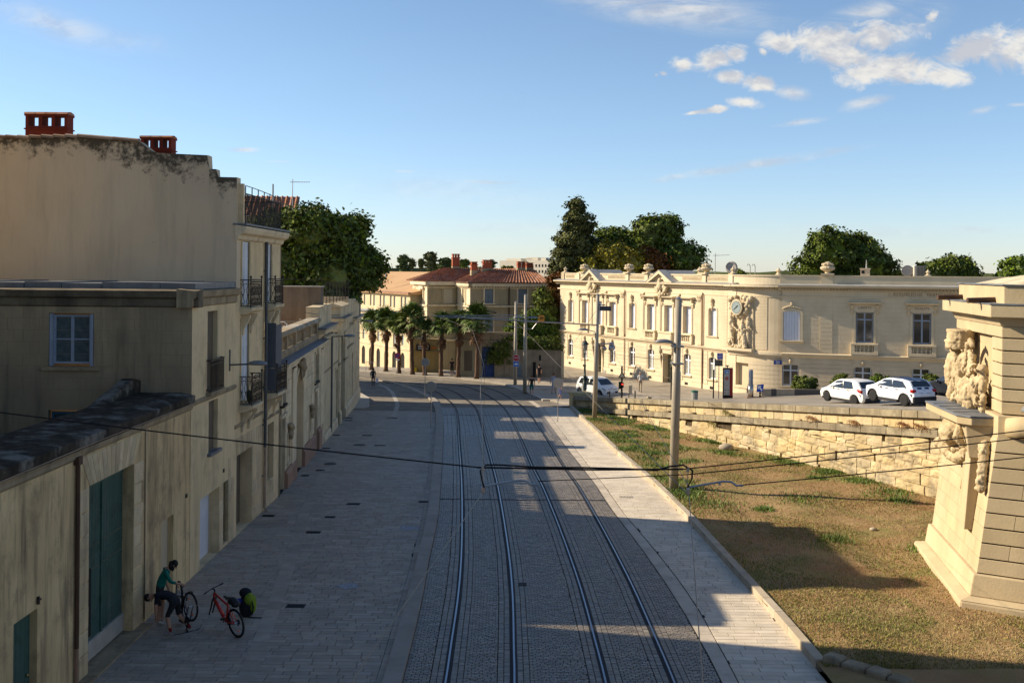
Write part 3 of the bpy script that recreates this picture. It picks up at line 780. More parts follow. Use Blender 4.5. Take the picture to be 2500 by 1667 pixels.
# gate jamb stones and flat-arch lintel
pc = []
for j in range(8):
 z0, z1 = j * .52, j * .52 + .505; lw = .62 if j % 2 else .48
 pc.append((23.55 - lw, 23.548, -.012, .3, z0, z1)); pc.append((26.302, 26.3 + lw * 1.05, -.012, .3, z0, z1))
lay_blocks(nw, pc, blkA)
for k in range(13):
 t0 = -1 + 2 * k / 13; t1 = -1 + 2 * (k + 1) / 13; cx = 24.925
 b0, b1 = cx + t0 * 1.375, cx + t1 * 1.375; a0, a1 = cx + t0 * 1.85, cx + t1 * 1.85
 q = MB(); q.prism([(b0 + .008, 4.175), (b1 - .008, 4.175), (a1 - .008, 4.86), (a0 + .008, 4.86)], -.014, .3); part('voussoir', q, M_ash, nw, bevel=.01)
for j in range(7):
 q = MB(); q.box(26.304, 26.31, .03, .27, j * .58 + .01, j * .58 + .57); part('reveal_stone', q, M_ash, nw)
 q.v = [(a - .012, b, c) for a, b, c in q.v]
# green gate: planks, rails, rivets, kick board
gate = link('carriage_gate', None, nw)
k = 0; x = 23.56
while x < 26.28:
 w = min(.172, 26.29 - x); q = MB(); q.box(x + .004, x + w - .004, .28, .315, .48, 4.0); part('plank', q, M_green, gate); x += .172
q = MB(); q.box(23.55, 26.3, .26, .28, 3.98, 4.17); q.box(24.9, 24.96, .24, .28, .48, 4.0)
for z in (2.35, 2.0, .9): q.box(23.56, 26.29, .265, .28, z, z + .025)
part('rail', q, M_green, gate)
q = MB()
for z in (2.62, 2.08):
 x = 23.6
 while x < 26.25: q.box(x, x + .016, .262, .28, z, z + .016); x += .1
part('rivets', q, M_cop2, gate, kind='stuff')
q = MB(); q.box(23.56, 26.29, .22, .32, .08, .50); part('kick_board', q, M_line, gate)
q = MB(); q.box(24.15, 24.27, .23, .27, .62, 2.15); part('iron_bar', q, M_dark, gate)
q = MB(); q.box(23.0, 26.9, -.28, .5, -.05, .045); part('threshold', q, M_cop2, nw)
# side door far left, blocked doorway, pipe, groove
sd = link('side_door', None, nw)
for k in range(5):
 q = MB(); q.box(20.06 + k * .198, 20.06 + (k + 1) * .198 - .008, .15, .18, 0.05, 2.26); part('plank', q, M_green, sd)
q = MB(); q.ball((20.9, .12, 1.0), .03); part('handle', q, mat('brass', (.4, .28, .1), None, 1, .35, metal=.9), sd)
q = MB(); q.box(28.37, 29.34, .15, .18, .0, 2.23); part('blocked_panel', q, M_cream, nw)
q = MB(); q.tube([(22.8, -.06, 4.9), (22.8, -.06, .85)], .05, 8); q.box(22.7, 22.9, -.12, 0, 4.78, 4.95); part('downpipe', q, M_brownpipe, nw)
q = MB(); q.tube([(22.8, -.06, .85), (22.8, -.06, .0)], .045, 8); part('pipe_foot', q, M_plinth, nw)
q = MB(); q.tube([(27.05, -.02, 4.85), (27.05, -.02, .1)], .02, 6); part('lightning_cable', q, M_cop2, nw)
q = MB(); q.box(30.78, 30.87, -.02, .02, .05, 4.9); q.box(27.1, 27.16, -.02, .01, 0, 4.9); part('pilaster_edge', q, M_lw2, nw)
q = MB(); q.box(26.32, 26.37, .1, .2, .45, .55); q.box(21.0, 21.05, -.05, 0, 2.35, 2.5); q.box(20.95, 21.1, -.06, -.04, 2.42, 2.45); part('wall_hook', q, M_iron, nw)

# stub wall behind the coping, next to the low house
st = MB(); st.prism([(27.6, 4.6), (30.8, 4.6), (30.8, 5.75), (30.3, 5.85), (29.8, 5.75), (27.6, 5.30)], LX * 0 + 10.9, 11.25, 'y')
st.v = [(-p[1], p[0], p[2]) for p in st.v]
o = part('stub_wall', st, M_cope); tag(o, 'short dark ridge wall running back beside the coping under the blue window', 'wall')

# --- low house
lh = thing('low_house', 'two storey stained house with a white framed casement window facing us', 'house', (LX, 30.88, 0), R(90))
# street side (local x = Y-30.88)
o_ = 30.88
H = [(.92, 2.97, 0, 2.09, 0, .40), (3.43, 4.07, .1, 2.11, 0, .3), (1.53, 2.62, 5.25, 7.69, 0, .18), (1.73, 2.72, 3.34, 4.92, 0, .16)]
q = MB(); q.wall(0, 4.72, -.1, 7.9, H); part('street_wall', q, M_lw2, lh)
q = MB(); q.box(.02, 4.72, .78, 1.2, -.1, 7.9); part('wall_core', q, M_dark, lh)
# front (facing the viewer): local plane x=0, y from 0 to 8
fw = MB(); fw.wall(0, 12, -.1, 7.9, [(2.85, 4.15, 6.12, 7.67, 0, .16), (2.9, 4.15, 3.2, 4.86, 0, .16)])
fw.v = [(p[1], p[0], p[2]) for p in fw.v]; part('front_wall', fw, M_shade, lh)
# faint coursed joints of the front
q = MB()
z = 5.45; row = 0
while z < 7.85:
 q.box(-.004, .002, 0.02, 11.9, z, z + .008)
 x = .3 + (row % 2) * .45
 while x < 11.5:
  if not (2.7 < x < 4.3 and z > 5.9): q.box(-.004, .002, x, x + .008, z, z + .34)
  x += .92
 z += .345; row += 1
part('joints', q, mat('front_joint', (.24, .185, .12), None, 1, .95), lh, kind='stuff')
q = MB(); q.box(.3, 4.7, 1.3, 12, 7.7, 8.3); part('roof', q, M_lead, lh)
prof = [(0, 7.86), (-.06, 7.9), (-.06, 8.1), (-.16, 8.16), (-.20, 8.34), (.4, 8.40), (.4, 7.86)]
q = MB(); q.prism(prof, -.2, 4.72, 'x'); part('cornice', q, M_cop2, lh)
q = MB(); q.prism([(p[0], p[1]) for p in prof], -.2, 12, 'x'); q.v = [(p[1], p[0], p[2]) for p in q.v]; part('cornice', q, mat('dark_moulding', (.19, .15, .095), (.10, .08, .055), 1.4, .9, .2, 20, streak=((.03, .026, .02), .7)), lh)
x = 0
while x < 12:
 w = rr.uniform(.8, 1.8); q = MB(); q.box(.3 + rr.uniform(-.03, .03), 4.72, x, x + w - .02, 8.38, 8.56 + rr.uniform(-.03, .03)); part('flashing_sheet', q, M_lead, lh); x += w
q = MB(); q.prism([(0, 4.98), (-.05, 5.02), (-.07, 5.1), (-.02, 5.14), (0, 5.14)], 0, 4.72, 'x'); part('string_course', q, M_cop2, lh)
# white door (left part) in the deep recess
q = MB(); q.box(.93, 2.96, .33, .37, 0, 2.08); part('door', q, M_white, lh); q = MB(); q.box(1.9, 1.95, .30, .33, 0, 2.08); part('door_frame', q, M_white, lh)
q = MB(); q.box(3.44, 4.06, .26, .29, .1, 2.1); part('board', q, M_board, lh)
q = MB(); q.box(1.54, 2.61, .15, .17, 5.26, 7.68); part('board', q, M_board, lh)
q = MB(); q.box(1.74, 2.71, .13, .15, 3.35, 4.91); part('board', q, M_board, lh)
q = MB(); q.box(1.6, 2.85, -.12, .1, 3.25, 3.35); part('sill', q, M_lead, lh)
q = MB(); q.box(1.4, 2.95, -.17, .0, 5.14, 5.24); part('sill', q, M_cop2, lh)
q = MB(); bars(q, 1.45, 2.9, 5.26, 6.22, -.13, 16, .009); q.box(1.45, 2.9, -.14, -.12, 6.05, 6.08)
for k in (1.45, 2.9): q.box(k - .012, k + .012, -.13, 0, 6.18, 6.22); q.box(k - .012, k + .012, -.13, 0, 5.28, 5.32)
part('balcony_railing', q, M_iron, lh)
for a in (3.35, -.5):
 q = MB(); q.box(a, a + .12, -.03, .0, 2.45, 2.56); part('wall_vent', q, M_iron, lh)
pc = []
for j in range(4): pc.append((2.98, 3.42, -.012, .2, j * .53, j * .53 + .52)); pc.append((4.08, 4.7, -.012, .2, j * .53, j * .53 + .52))
lay_blocks(lh, pc, blkA)
# window facing the viewer
def casement(parent, M4, w, h, m, mg, mullions=1, transom=.5, frame=.06, curtain=False, name='window'):
 """window in local plane x:0..w z:0..h, placed by matrix-like function"""
 win = link(name, None, parent)
 def put(nm, q, mm): q.v = [M4(*p) for p in q.v]; return part(nm, q, mm, win)
 q = MB(); q.box(0, w, -.02, .04, 0, frame); q.box(0, w, -.02, .04, h - frame, h); q.box(0, frame, -.02, .04, frame, h - frame); q.box(w - frame, w, -.02, .04, frame, h - frame)
 q.box(w / 2 - frame * .75, w / 2 + frame * .75, -.025, .04, frame, h - frame)
 if transom: q.box(frame, w - frame, -.015, .035, h * transom - .02, h * transom + .02)
 put('frame', q, m)
 for a, b in ((frame, w / 2 - frame * .75), (w / 2 + frame * .75, w - frame)):
  for c, d in (((frame, h * transom - .02), (h * transom + .02, h - frame)) if transom else ((frame, h - frame),)):
   g = MB(); g.box(a, b, .01, .016, c, d); put('pane', g, mg)
 return win
w1 = casement(lh, lambda x, y, z: (.13 + y, 2.95 + 1.1 - x, 6.2 + z), 1.08, 1.42, M_blueish, M_curtain)
for a in (2.87, 4.05):
 q = MB(); q.box(-.01, .15, a, a + .08, 6.14, 7.65); part('shutter', q, M_blueish, lh)
q = MB(); q.box(-.1, .05, 2.68, 4.32, 6.02, 6.11); part('sill', q, M_cop2, lh)
w2 = casement(lh, lambda x, y, z: (.13 + y, 2.95 + 1.15 - x, 3.25 + z), 1.13, 1.55, mat('blue_frame', (.04, .12, .19), None, 1, .6), M_glass)

# --- tall house with blank gable
th = thing('tall_house', 'tall townhouse with a huge blank rendered gable, iron balconies and white shutters', 'house', (LX, 35.6, 0), R(90))
gp = [(-.02, 8.3), (-.02, 12.05), (.67, 12.06), (.69, 12.32), (.93, 12.32), (.96, 12.78), (2.6, 12.84), (2.85, 12.9), (3.25, 13.22), (5.0, 13.34), (7.0, 13.28), (14, 13.40), (14, 8.3)]
q = MB(); q.prism([(a, b) for a, b in gp], 0, .45, 'x'); 
# prism x-axis: (t, p0, p1) -> local x=t, y=a, z=b
part('gable_wall', q, M_gable, th)
def gtop_(y):
 ps = [p for p in gp[1:-1]]
 for a, b in zip(ps[:-1], ps[1:]):
  if a[0] <= y <= b[0]: return a[1] + (b[1] - a[1]) * (y - a[0]) / (b[0] - a[0] + 1e-9)
 return 13.3
q = MB(); WE = []; cols = list(np.arange(0, 13.9, .1)); NZ = 26
for y in cols:
 t_ = gtop_(y + .0); 
 for k in range(NZ + 1): z = t_ - (t_ - 8.35) * (k / NZ) ** 1.6; q.v.append((-.004, y, z)); WE.append(max(0, 1 - (t_ - z) / (1.5 if 1 < y < 5 else .9)) + .25 * max(0, 1 - (z - 8.4) / .25))
for i in range(len(cols) - 1):
 for k in range(NZ): b = i * (NZ + 1) + k; q.f.append([b, b + 1, b + NZ + 2, b + NZ + 1]); q.m.append(0); q.r.append(0)
o = part('render_face', q, M_gable, th); at_ = o.data.attributes.new('wear', 'FLOAT', 'POINT'); at_.data.foreach_set('value', WE)
H = []
wins = [(.75, 1.72, 7.75, 9.95), (.75, 1.72, 4.45, 7.08), (4.0, 5.05, 7.75, 9.95), (4.0, 5.05, 4.45, 7.1), (.3, 2.38, 0, 2.69, 0, .44), (4.75, 5.75, .95, 3.1, 0, .25)]
q = MB(); q.wall(0, 6.55, -.1, 10.2, [w if len(w) > 4 else (*w, 0, .12) for w in wins]); part('street_wall', q, M_lw2, th)
q = MB(); q.box(.46, 6.55, .92, 6.5, -.1, 10.1); q.box(.46, 6.5, 1.4, 14, 10.1, 12.2); q.box(.05, 6.5, 6.5, 14, -.1, 10.2); part('wall_core', q, M_gable, th)
q = MB()
q.box(6.55, 6.75, 0, 14, -.1, 10.2); part('rear_wall', q, M_shade, th)
prof = [(0, 9.95), (-.08, 10.0), (-.12, 10.12), (-.28, 10.2), (-.34, 10.34), (-.34, 10.42), (.02, 10.46), (.02, 9.95)]
q = MB(); q.prism(prof, -.05, 6.75, 'x'); part('cornice', q, M_rust, th)
q = MB(); q.box(-.05, 6.75, -.36, .1, 10.46, 10.52); q.box(.5, 6.7, .1, 1.4, 10.3, 10.5); part('terrace_edge', q, M_lead, th)
# roof terrace railing
q = MB(); bars(q, .3, 5.6, 10.52, 11.55, -.22, 52, .008, .015)
for k in range(7): q.box(.3 + k * .88, .33 + k * .88, -.235, -.205, 10.5, 11.78)
q.tube([(.3 + 5.3 * k / 12, -.22, 11.80 - .12 * (k / 12) ** 2) for k in range(13)], .015, 5)
for k in range(12):
 q.tube([(5.6, -.22 + k * .14, 10.5), (5.6, -.22 + k * .14, 11.6)], .008, 4)
q.box(5.58, 5.62, -.22, 1.4, 11.55, 11.59)
part('terrace_railing', q, M_iron, th)
q = MB(); q.box(0.1, .28, -.2, .05, 10.46, 11.85); part('corner_post', q, M_ash, th)
# cover tiles along the gable
y = 3.3
while y < 13.8:
 q = MB(); z = interp(y, [3.3, 5, 7, 14], [13.22, 13.34, 13.28, 13.4])
 pts = [(-.12, 0), (-.09, .075), (-.02, .115), (.06, .125), (.16, .11), (.24, .07), (.27, 0)]
 q.prism([(a + .03, z + b - .02) for a, b in pts], y, y + .44, 'y'); q.v = [(a, b, c + (.035 * (b - y) / .44)) for a, b, c in q.v]
 part('roof_tile', q, M_tileold, th); y += .40
# shutters
for (a, b, c, d) in wins[:4]:
 if (a, c) == (4.0, 4.45): continue
 shutter_leaf(th, a + .02, b - .02, .03, c, d - .02, M_white, 2, slats=False)
 q = MB(); q.box(a - .14, a, -.03, .02, c, d + .14); q.box(b, b + .14, -.03, .02, c, d + .14); q.box(a, b, -.03, .02, d, d + .14); q.box(a - .18, b + .18, -.07, .02, d + .14, d + .2); part('window_surround', q, M_ash, th)
q = MB(); q.box(4.02, 5.03, .08, .1, 4.45, 7.1); part('pane', q, M_glass, th)
q = MB(); q.box(4.22, 4.27, -.40, -.02, 5.3, 6.98); q.box(4.27, 5.2, -.40, -.36, 4.5, 6.9); q.box(4.22, 4.27, -.40, -.02, 4.45, 5.28); part('folded_shutter', q, M_roofgrey, th)
# balconies
def balcony(parent, x0, x1, z, dep, h=.95):
 b = link('balcony', None, parent)
 q = MB(); q.prism([(0, z - .24), (-dep * .7, z - .2), (-dep - .04, z - .1), (-dep - .06, z), (0, z)], x0 - .06, x1 + .06, 'x'); part('slab', q, M_rust, b)
 for xc in (x0 + .18, x1 - .3):
  q = MB(); q.prism([(0, z - .95), (-.07, z - .92), (-.1, z - .7), (-.2, z - .5), (-dep * .8, z - .34), (-dep * .85, z - .24), (0, z - .24)], xc, xc + .16, 'x'); part('console', q, M_rust, b, bevel=.01)
 q = MB(); r = .014
 for (a, c) in (((x0, 0), (x0, -dep)), ((x0, -dep), (x1, -dep)), ((x1, -dep), (x1, 0))):
  L_ = math.hypot(c[0] - a[0], c[1] - a[1]); n = max(2, int(L_ / .13))
  q.tube([(a[0], a[1], z + h), (c[0], c[1], z + h)], .018, 5); q.tube([(a[0], a[1], z + .06), (c[0], c[1], z + .06)], .014, 4); q.tube([(a[0], a[1], z + h - .14), (c[0], c[1], z + h - .14)], .01, 4)
  for k in range(n):
   t = (k + .5) / n; px = a[0] + (c[0] - a[0]) * t; py = a[1] + (c[1] - a[1]) * t; dx = (c[0] - a[0]) / n * .42; dy = (c[1] - a[1]) / n * .42
   # scrolled baluster: two mirrored curls
   for sg in (-1, 1):
    q.tube([(px + sg * dx * .2, py + sg * dy * .2, z + .06), (px + sg * dx * .9, py + sg * dy * .9, z + .2), (px + sg * dx * .15, py + sg * dy * .15, z + .38), (px + sg * dx * .8, py + sg * dy * .8, z + .6), (px, py, z + h - .14)], .009, 3, False)
   q.ball((px, py, z + .45), .026, nu=5, nv=3); q.ball((px, py, z + .14), .026, nu=5, nv=3); q.ball((px, py, z + h - .07), .03, nu=5, nv=3)
 for p in ((x0, -dep), (x1, -dep)): q.tube([(p[0], p[1], z), (p[0], p[1], z + h + .08)], .022, 6); q.ball((p[0], p[1], z + h + .1), .045, nu=6, nv=4)
 part('railing', q, M_iron, b)
balcony(th, .58, 2.1, 7.67, .36); balcony(th, 4.2, 5.5, 7.67, .36); balcony(th, .62, 2.0, 4.35, .42, .98); balcony(th, 4.25, 5.85, 4.35, .45, .98)
q = MB(); q.ball((.95, -.25, 4.62), .16, .1, .22, 8, 6, jit=.2); part('potted_plant', q, mat('dark_leaf', (.02, .03, .012), None, 1, .8), th)
q = MB(); q.tube([(3.92, -.1, 10.0), (3.92, -.1, 2.4)], .06, 8)
for z in (8.9, 6.4, 4.6, 3.2): q.box(3.85, 3.99, -.12, 0, z, z + .05)
part('downpipe', q, M_pipe, th)
q = MB(); q.tube([(3.92, -.1, 2.4), (3.92, -.1, .15), (3.92, -.2, .0)], .055, 8); q.box(3.84, 4.0, -.15, 0, 1.3, 1.36); part('pipe_foot', q, M_pipe2, th)
q = MB(); q.box(.32, 1.4, .36, .42, 0, 2.68); part('garage_door', q, M_white, th)
q = MB(); q.box(.31, 2.37, .42, .435, 0, 2.68); part('garage_recess', q, M_board, th)
q = MB(); q.box(4.76, 5.74, .2, .24, .96, 3.09); part('board', q, M_board, th)
pc = []
for j in range(7):
 z0, z1 = j * .47, j * .47 + .455; o2 = (j % 2) * .3
 for (a, b) in ((-.72, -.4 - o2 * .3), (2.4, 2.95 + o2 * .3), (2.97 + o2 * .3, 3.78), (4.02, 4.72)):
  if a < 0 and z1 > 3.2: continue
  if j < 6 or a > 0: pc.append((a, b, -.014, .1, z0, z1))
for j in range(2): pc.append((4.76, 5.74, -.014, .1, j * .47, j * .47 + .455))
lay_blocks(th, pc, blkA)
for k in range(9):
 x0 = .25 + k * .242; q = MB(); q.prism([(x0 + .006, 2.7), (x0 + .236, 2.7), (x0 + .236 + (k - 4) * .03, 3.28), (x0 + .006 + (k - 4) * .03, 3.28)], -.012, .1); part('voussoir', q, M_ash, th, bevel=.008)
q = MB(); q.prism([(0, 3.62), (-.05, 3.66), (-.07, 3.72), (0, 3.76)], .0, 3.8, 'x'); q.prism([(0, 3.3), (-.05, 3.34), (-.07, 3.4), (0, 3.44)], 4.0, 6.55, 'x'); part('string_course', q, M_cop2, th)

# chimneys on the gable
def chimney(x0, x1, y, z0, z1, lab, n=3, dep=.5):
 t = thing('chimney', lab, 'chimney', (x0, y, z0), 0, 'red chimneys on the tall house'); w = x1 - x0; h = z1 - z0
 q = MB(); q.box(0, w, 0, dep, -.6, h * .52); q.box(-.04, w + .04, -.04, dep + .04, h * .40, h * .44); q.box(-.04, w + .04, -.04, dep + .04, -.02, .04); part('body', q, M_redbr, t)
 for k in range(n + 1):
  x = k * (w - .1) / n
  for yy in (0,):
   q = MB(); q.box(x, x + .1 + (.02 if 0 < k < n else 0), 0, dep, h * .52, h * .86); part('pier', q, M_redbr, t)
 q = MB(); q.box(-.03, w + .03, -.03, dep + .03, h * .86, h * .92); part('cap', q, M_redbr, t)
 m = int(round(w / .36))
 for k in range(m):
  a = k * w / m; q = MB(); q.prism([(-.08, h * .92), (0, h * .99), (dep / 2, h * 1.03), (dep, h * .99), (dep + .08, h * .92)], a - .03, a + w / m + .02, 'x'); part('tile', q, M_tile, t)
chimney(-16.9, -15.47, 36.4, 13.3, 14.3, 'larger red three opening chimney on the left of the blank gable')
chimney(-12.88, -11.84, 36.2, 12.65, 13.5, 'smaller red chimney where the gable steps down')

# out of frame block on the near left: its corner throws the long shade across the foreground
nb = thing('townhouse', 'plain rendered townhouse rising at the left behind the garden wall', 'house', (-15.3, 30.86, 0), 0)
q = MB(); q.box(-14, 0, -20, 0, -.1, 17.5); part('wall', q, M_gable, nb)
q = MB(); q.prism([(-14.3, 17.5), (.3, 17.5), (.3, 17.65), (-7, 20), (-14.3, 17.65)], -20.3, .3, 'y'); part('roof', q, M_tile, nb)
for zz in (3, 7, 11, 14.2):
 for yy in (-17, -13, -9, -5):
  q = MB(); q.box(-.02, .05, yy, yy + 1.1, zz, zz + 1.9); part('shutter', q, M_blueish, nb)

# street lamps on the left walls
def wall_lamp(x, y, z, ln, lab, rz=0):
 t = thing('wall_lamp', lab, 'street lamp', (x, y, z), rz, 'street lamps fixed on the left facades')
 q = MB(); q.tube([(0, 0, 0), (ln * .55, 0, .03)], .03, 6); q.box(-.06, .0, -.05, .05, -.2, .5); part('arm', q, M_pipe, t)
 q = MB(); c = [(.001, 0), (.1, 0), (.13, .04), (.11, .1), (.06, .14), (.001, .155)]
 q.lathe(0, 0, c, 14); q.v = [(ln * .78 + p[0] * 2.6, p[1] * 1.3, p[2] - .0) for p in q.v]; part('lamp_head', q, mat('lamp_grey', (.20, .21, .22), None, 1, .45, metal=.3), t, True)
wall_lamp(-9.42, 34.9, 5.85, 1.15, 'grey wall lamp on a short arm beside the first balcony')
wall_lamp(-10.75, 60.6, 5.18, 1.5, 'grey wall lamp on the plain wall past the pavilion')
wall_lamp(-12.1, 79.5, 5.12, 1.2, 'farthest wall lamp near the end of the left wall')
# ------------------------------------------------------------------ pavilion wall (W frame)
WA = math.atan2(.9973, -.0740)
wz = lambda s: zs(42.5 + s)
pv = thing('garden_pavilion', 'rusticated pavilion with arched niche, busts and a weathered balustrade along the left pavement', 'pavilion', (-9.42, 42.5, 0), WA)
blkR = [block_mesh('stone', M_rust, .035, .006, k + 20) for k in range(3)]
doors = [(.05, 1.15, -.2, 2.98, 0, .3), (4.15, 6.75, -.3, 4.45, 1.25, .55), (11.35, 12.7, -.3, 2.78, 0, .3), (.05, .98, 3.55, 4.88, .35, .22), (11.25, 12.85, 3.25, 4.72, .5, .25)]
q = MB(); q.wall(0, 15.4, -.5, 5.12, doors, y=.03); part('wall', q, M_rust, pv)
q = MB(); q.box(0.02, 15.4, .6, 6, -.6, 5.1); part('wall_core', q, M_rust, pv)
zc = [.75 + .52 * k for k in range(9)]
pc = []
def seg_free(a, b, z0, z1, holes):
 segs = [(a, b)]
 for h in holes:
  if h[3] <= z0 + .02 or h[2] >= z1 - .02: continue
  ns_ = []
  for s0, s1 in segs:
   if h[1] <= s0 or h[0] >= s1: ns_.append((s0, s1)); continue
   if h[0] > s0: ns_.append((s0, h[0]))
   if h[1] < s1: ns_.append((h[1], s1))
  segs = ns_
 return [s for s in segs if s[1] - s[0] > .08]
niche_ = [(1.55, 2.6, .95, 2.5), (8.9, 10.1, .85, 2.35)]
for j, z in enumerate(zc):
 z1 = min(z + .5, 5.1)
 hs = doors + [(n[0], n[1], n[2], n[3]) for n in niche_]
 for a, b in seg_free(.0, 2.88, z, z1, hs) + seg_free(7.15, 13.4, z, z1, hs) + seg_free(13.45, 14.1, z, z1, []):
  L_ = b - a; n = max(1, round(L_ / 1.25))
  for k in range(n): pc.append((a + k * L_ / n + .012, a + (k + 1) * L_ / n - .012, -.01, .05, z, z1))
 for a, b in ((4.25, 6.65),):
  if z < 3.3: pc.append((a, b, .54, .64, z, z1))
lay_blocks(pv, pc, blkR)
for a, b, p in ((2.9, 4.1, -.07), (6.8, 7.1, -.05), (14.1, 15.4, -.04), (0, .04, -.04)):
 q = MB(); q.box(a, b, p, .04, .7, 4.75); q.box(a - .02, b + .02, p - .03, .04, 4.6, 4.75); part('pilaster', q, M_rust, pv, bevel=.01)
for a, b in ((1.2, 2.85), (2.88, 4.12), (6.78, 11.3), (12.75, 14.1)):
 q = MB(); q.prism([(.03, -.9), (-.12, -.9), (-.12, .55), (-.04, .7), (.03, .7)], a, b, 'x'); part('plinth', q, M_plinth, pv)
q = MB(); q.prism([(.03, -.9), (-.06, -.9), (-.06, .3), (.03, .35)], 14.1, 15.4, 'x'); part('plinth', q, M_rust, pv)
q = MB(); q.box(4.2, 6.7, .3, .55, -.9, .55); part('plinth', q, M_plinth, pv)
# cornice, parapet balustrade
q = MB(); q.prism([(.03, 4.78), (-.06, 4.84), (-.06, 4.94), (-.16, 5.02), (-.28, 5.1), (-.30, 5.2), (.9, 5.3), (.9, 4.8)], -.1, 15.5, 'x'); part('cornice', q, M_rust, pv)
q = MB(); q.prism([(-.30, 5.203), (.3, 5.30), (.3, 5.32), (-.31, 5.225)], -.1, 15.5, 'x'); part('cornice_lead', q, M_lead, pv)
q = MB(); q.prism([(.15, 5.3), (.12, 5.5), (.2, 5.62), (.55, 5.62), (.55, 5.3)], -.4, 14, 'x'); part('parapet_base', q, M_cop2, pv)
def baluster(parent, x, y, z0, h, r=.075, m=None, name='baluster'):
 k = (name, h, r, m.name)
 if k not in BMESH:
  q = MB(); q.lathe(0, 0, [(r * .8, 0), (r * .8, h * .08), (r * .45, h * .12), (r * 1.0, h * .33), (r * .9, h * .42), (r * .4, h * .66), (r * .38, h * .8), (r * .7, h * .86), (r * .8, h * .92), (r * .8, h)], 8)
  me = q.mesh(name, m); me.polygons.foreach_set('use_smooth', [True] * len(me.polygons)); BMESH[k] = me
 return link(name, BMESH[k], parent, (x, y, z0))
BMESH = {}
x = -.3
for gx in (-.2, 2.6, 5.4, 8.2, 11.0, 13.75):
 q = MB(); q.box(gx - .17, gx + .17, .14, .52, 5.62, 6.22); part('parapet_pier', q, M_cop2, pv, bevel=.02)
 if gx < 13:
  for k in range(6): baluster(pv, gx + .36 + k * .42, .33, 5.62, .6, .12, M_cop2)
x = -.4
while x < 13.9:
 w = rr.uniform(.9, 1.4); q = MB(); q.prism([(.02, 6.22), (-.02, 6.28), (-.02, 6.36), (.05, 6.46), (.6, 6.46), (.64, 6.3), (.6, 6.22)], x, min(x + w - .01, 14), 'x'); part('coping_stone', q, M_cop2 if rr.random() < .5 else mat('pale_coping', (.42, .37, .28), (.2, .175, .13), 2.2, .9, .3, 16), pv, bevel=.02); x += w
# niches with busts
for (a, b, c, d, *_) in niche_:
 cx = (a + b) / 2
 q = MB(); q.wall(a - .01, b + .01, c, d, [(cx - .3, cx + .3, c + .22, d - .35, .3, .18)], y=.0); part('niche', q, M_rust, pv)
 q = MB(); q.box(cx - .42, cx - .3, -.05, .03, c, d - .3); q.box(cx + .3, cx + .42, -.05, .03, c, d - .3); q.prism([(.03, c - .14), (-.1, c - .06), (-.1, c), (.03, c)], cx - .5, cx + .5, 'x'); part('niche_frame', q, M_rust, pv, bevel=.01)
 s = MB(); s.ball((cx, -.13, d - .12), .15, .14, .2, 10, 8); s.ball((cx, -.1, d - .36), .24, .14, .14, 10, 8); s.ball((cx - .17, -.1, d - .02), .09); s.ball((cx + .17, -.1, d - .02), .09); s.box(cx - .12, cx + .12, -.2, .05, d - .6, d - .42)
 s.ball((cx, -.26, d - .14), .03, .04, .05); sculpt('bust', s, M_cop2, pv, .03, 2)
# mascaron over the big arch, arch archivolt
s = MB(); cx = 5.45
s.ball((cx, -.14, 4.62), .26, .2, .32, 12, 8); s.ball((cx - .3, -.06, 4.78), .16, .12, .14); s.ball((cx + .3, -.06, 4.78), .16, .12, .14); s.ball((cx, -.18, 4.92), .2, .13, .12); s.ball((cx, -.3, 4.58), .06, .08, .07); s.ball((cx, -.16, 4.32), .15, .12, .2)
for k in range(7): s.tube([(cx + (k - 3) * .09, -.12, 4.45), (cx + (k - 3) * .12, -.16, 4.2), (cx + (k - 3) * .08, -.1, 4.05)], .045, 5)
sculpt('mascaron', s, M_cop2, pv, .035, 1)
q = MB()
arc = [(5.45 - 1.3 * math.cos(PI * k / 16), 3.2 + 1.25 * math.sin(PI * k / 16)) for k in range(17)]; arc2 = [(5.45 - 1.46 * math.cos(PI * k / 16), 3.2 + 1.42 * math.sin(PI * k / 16)) for k in range(17)]
for k in range(16):
 q.hexa([(arc[k][0], -.04, arc[k][1]), (arc[k + 1][0], -.04, arc[k + 1][1]), (arc[k + 1][0], .05, arc[k + 1][1]), (arc[k][0], .05, arc[k][1]), (arc2[k][0], -.04, arc2[k][1]), (arc2[k + 1][0], -.04, arc2[k + 1][1]), (arc2[k + 1][0], .05, arc2[k + 1][1]), (arc2[k][0], .05, arc2[k][1])])
q.box(4.0, 4.16, -.04, .05, .7, 3.2); q.box(6.74, 6.9, -.04, .05, .7, 3.2); part('archivolt', q, M_rust, pv)
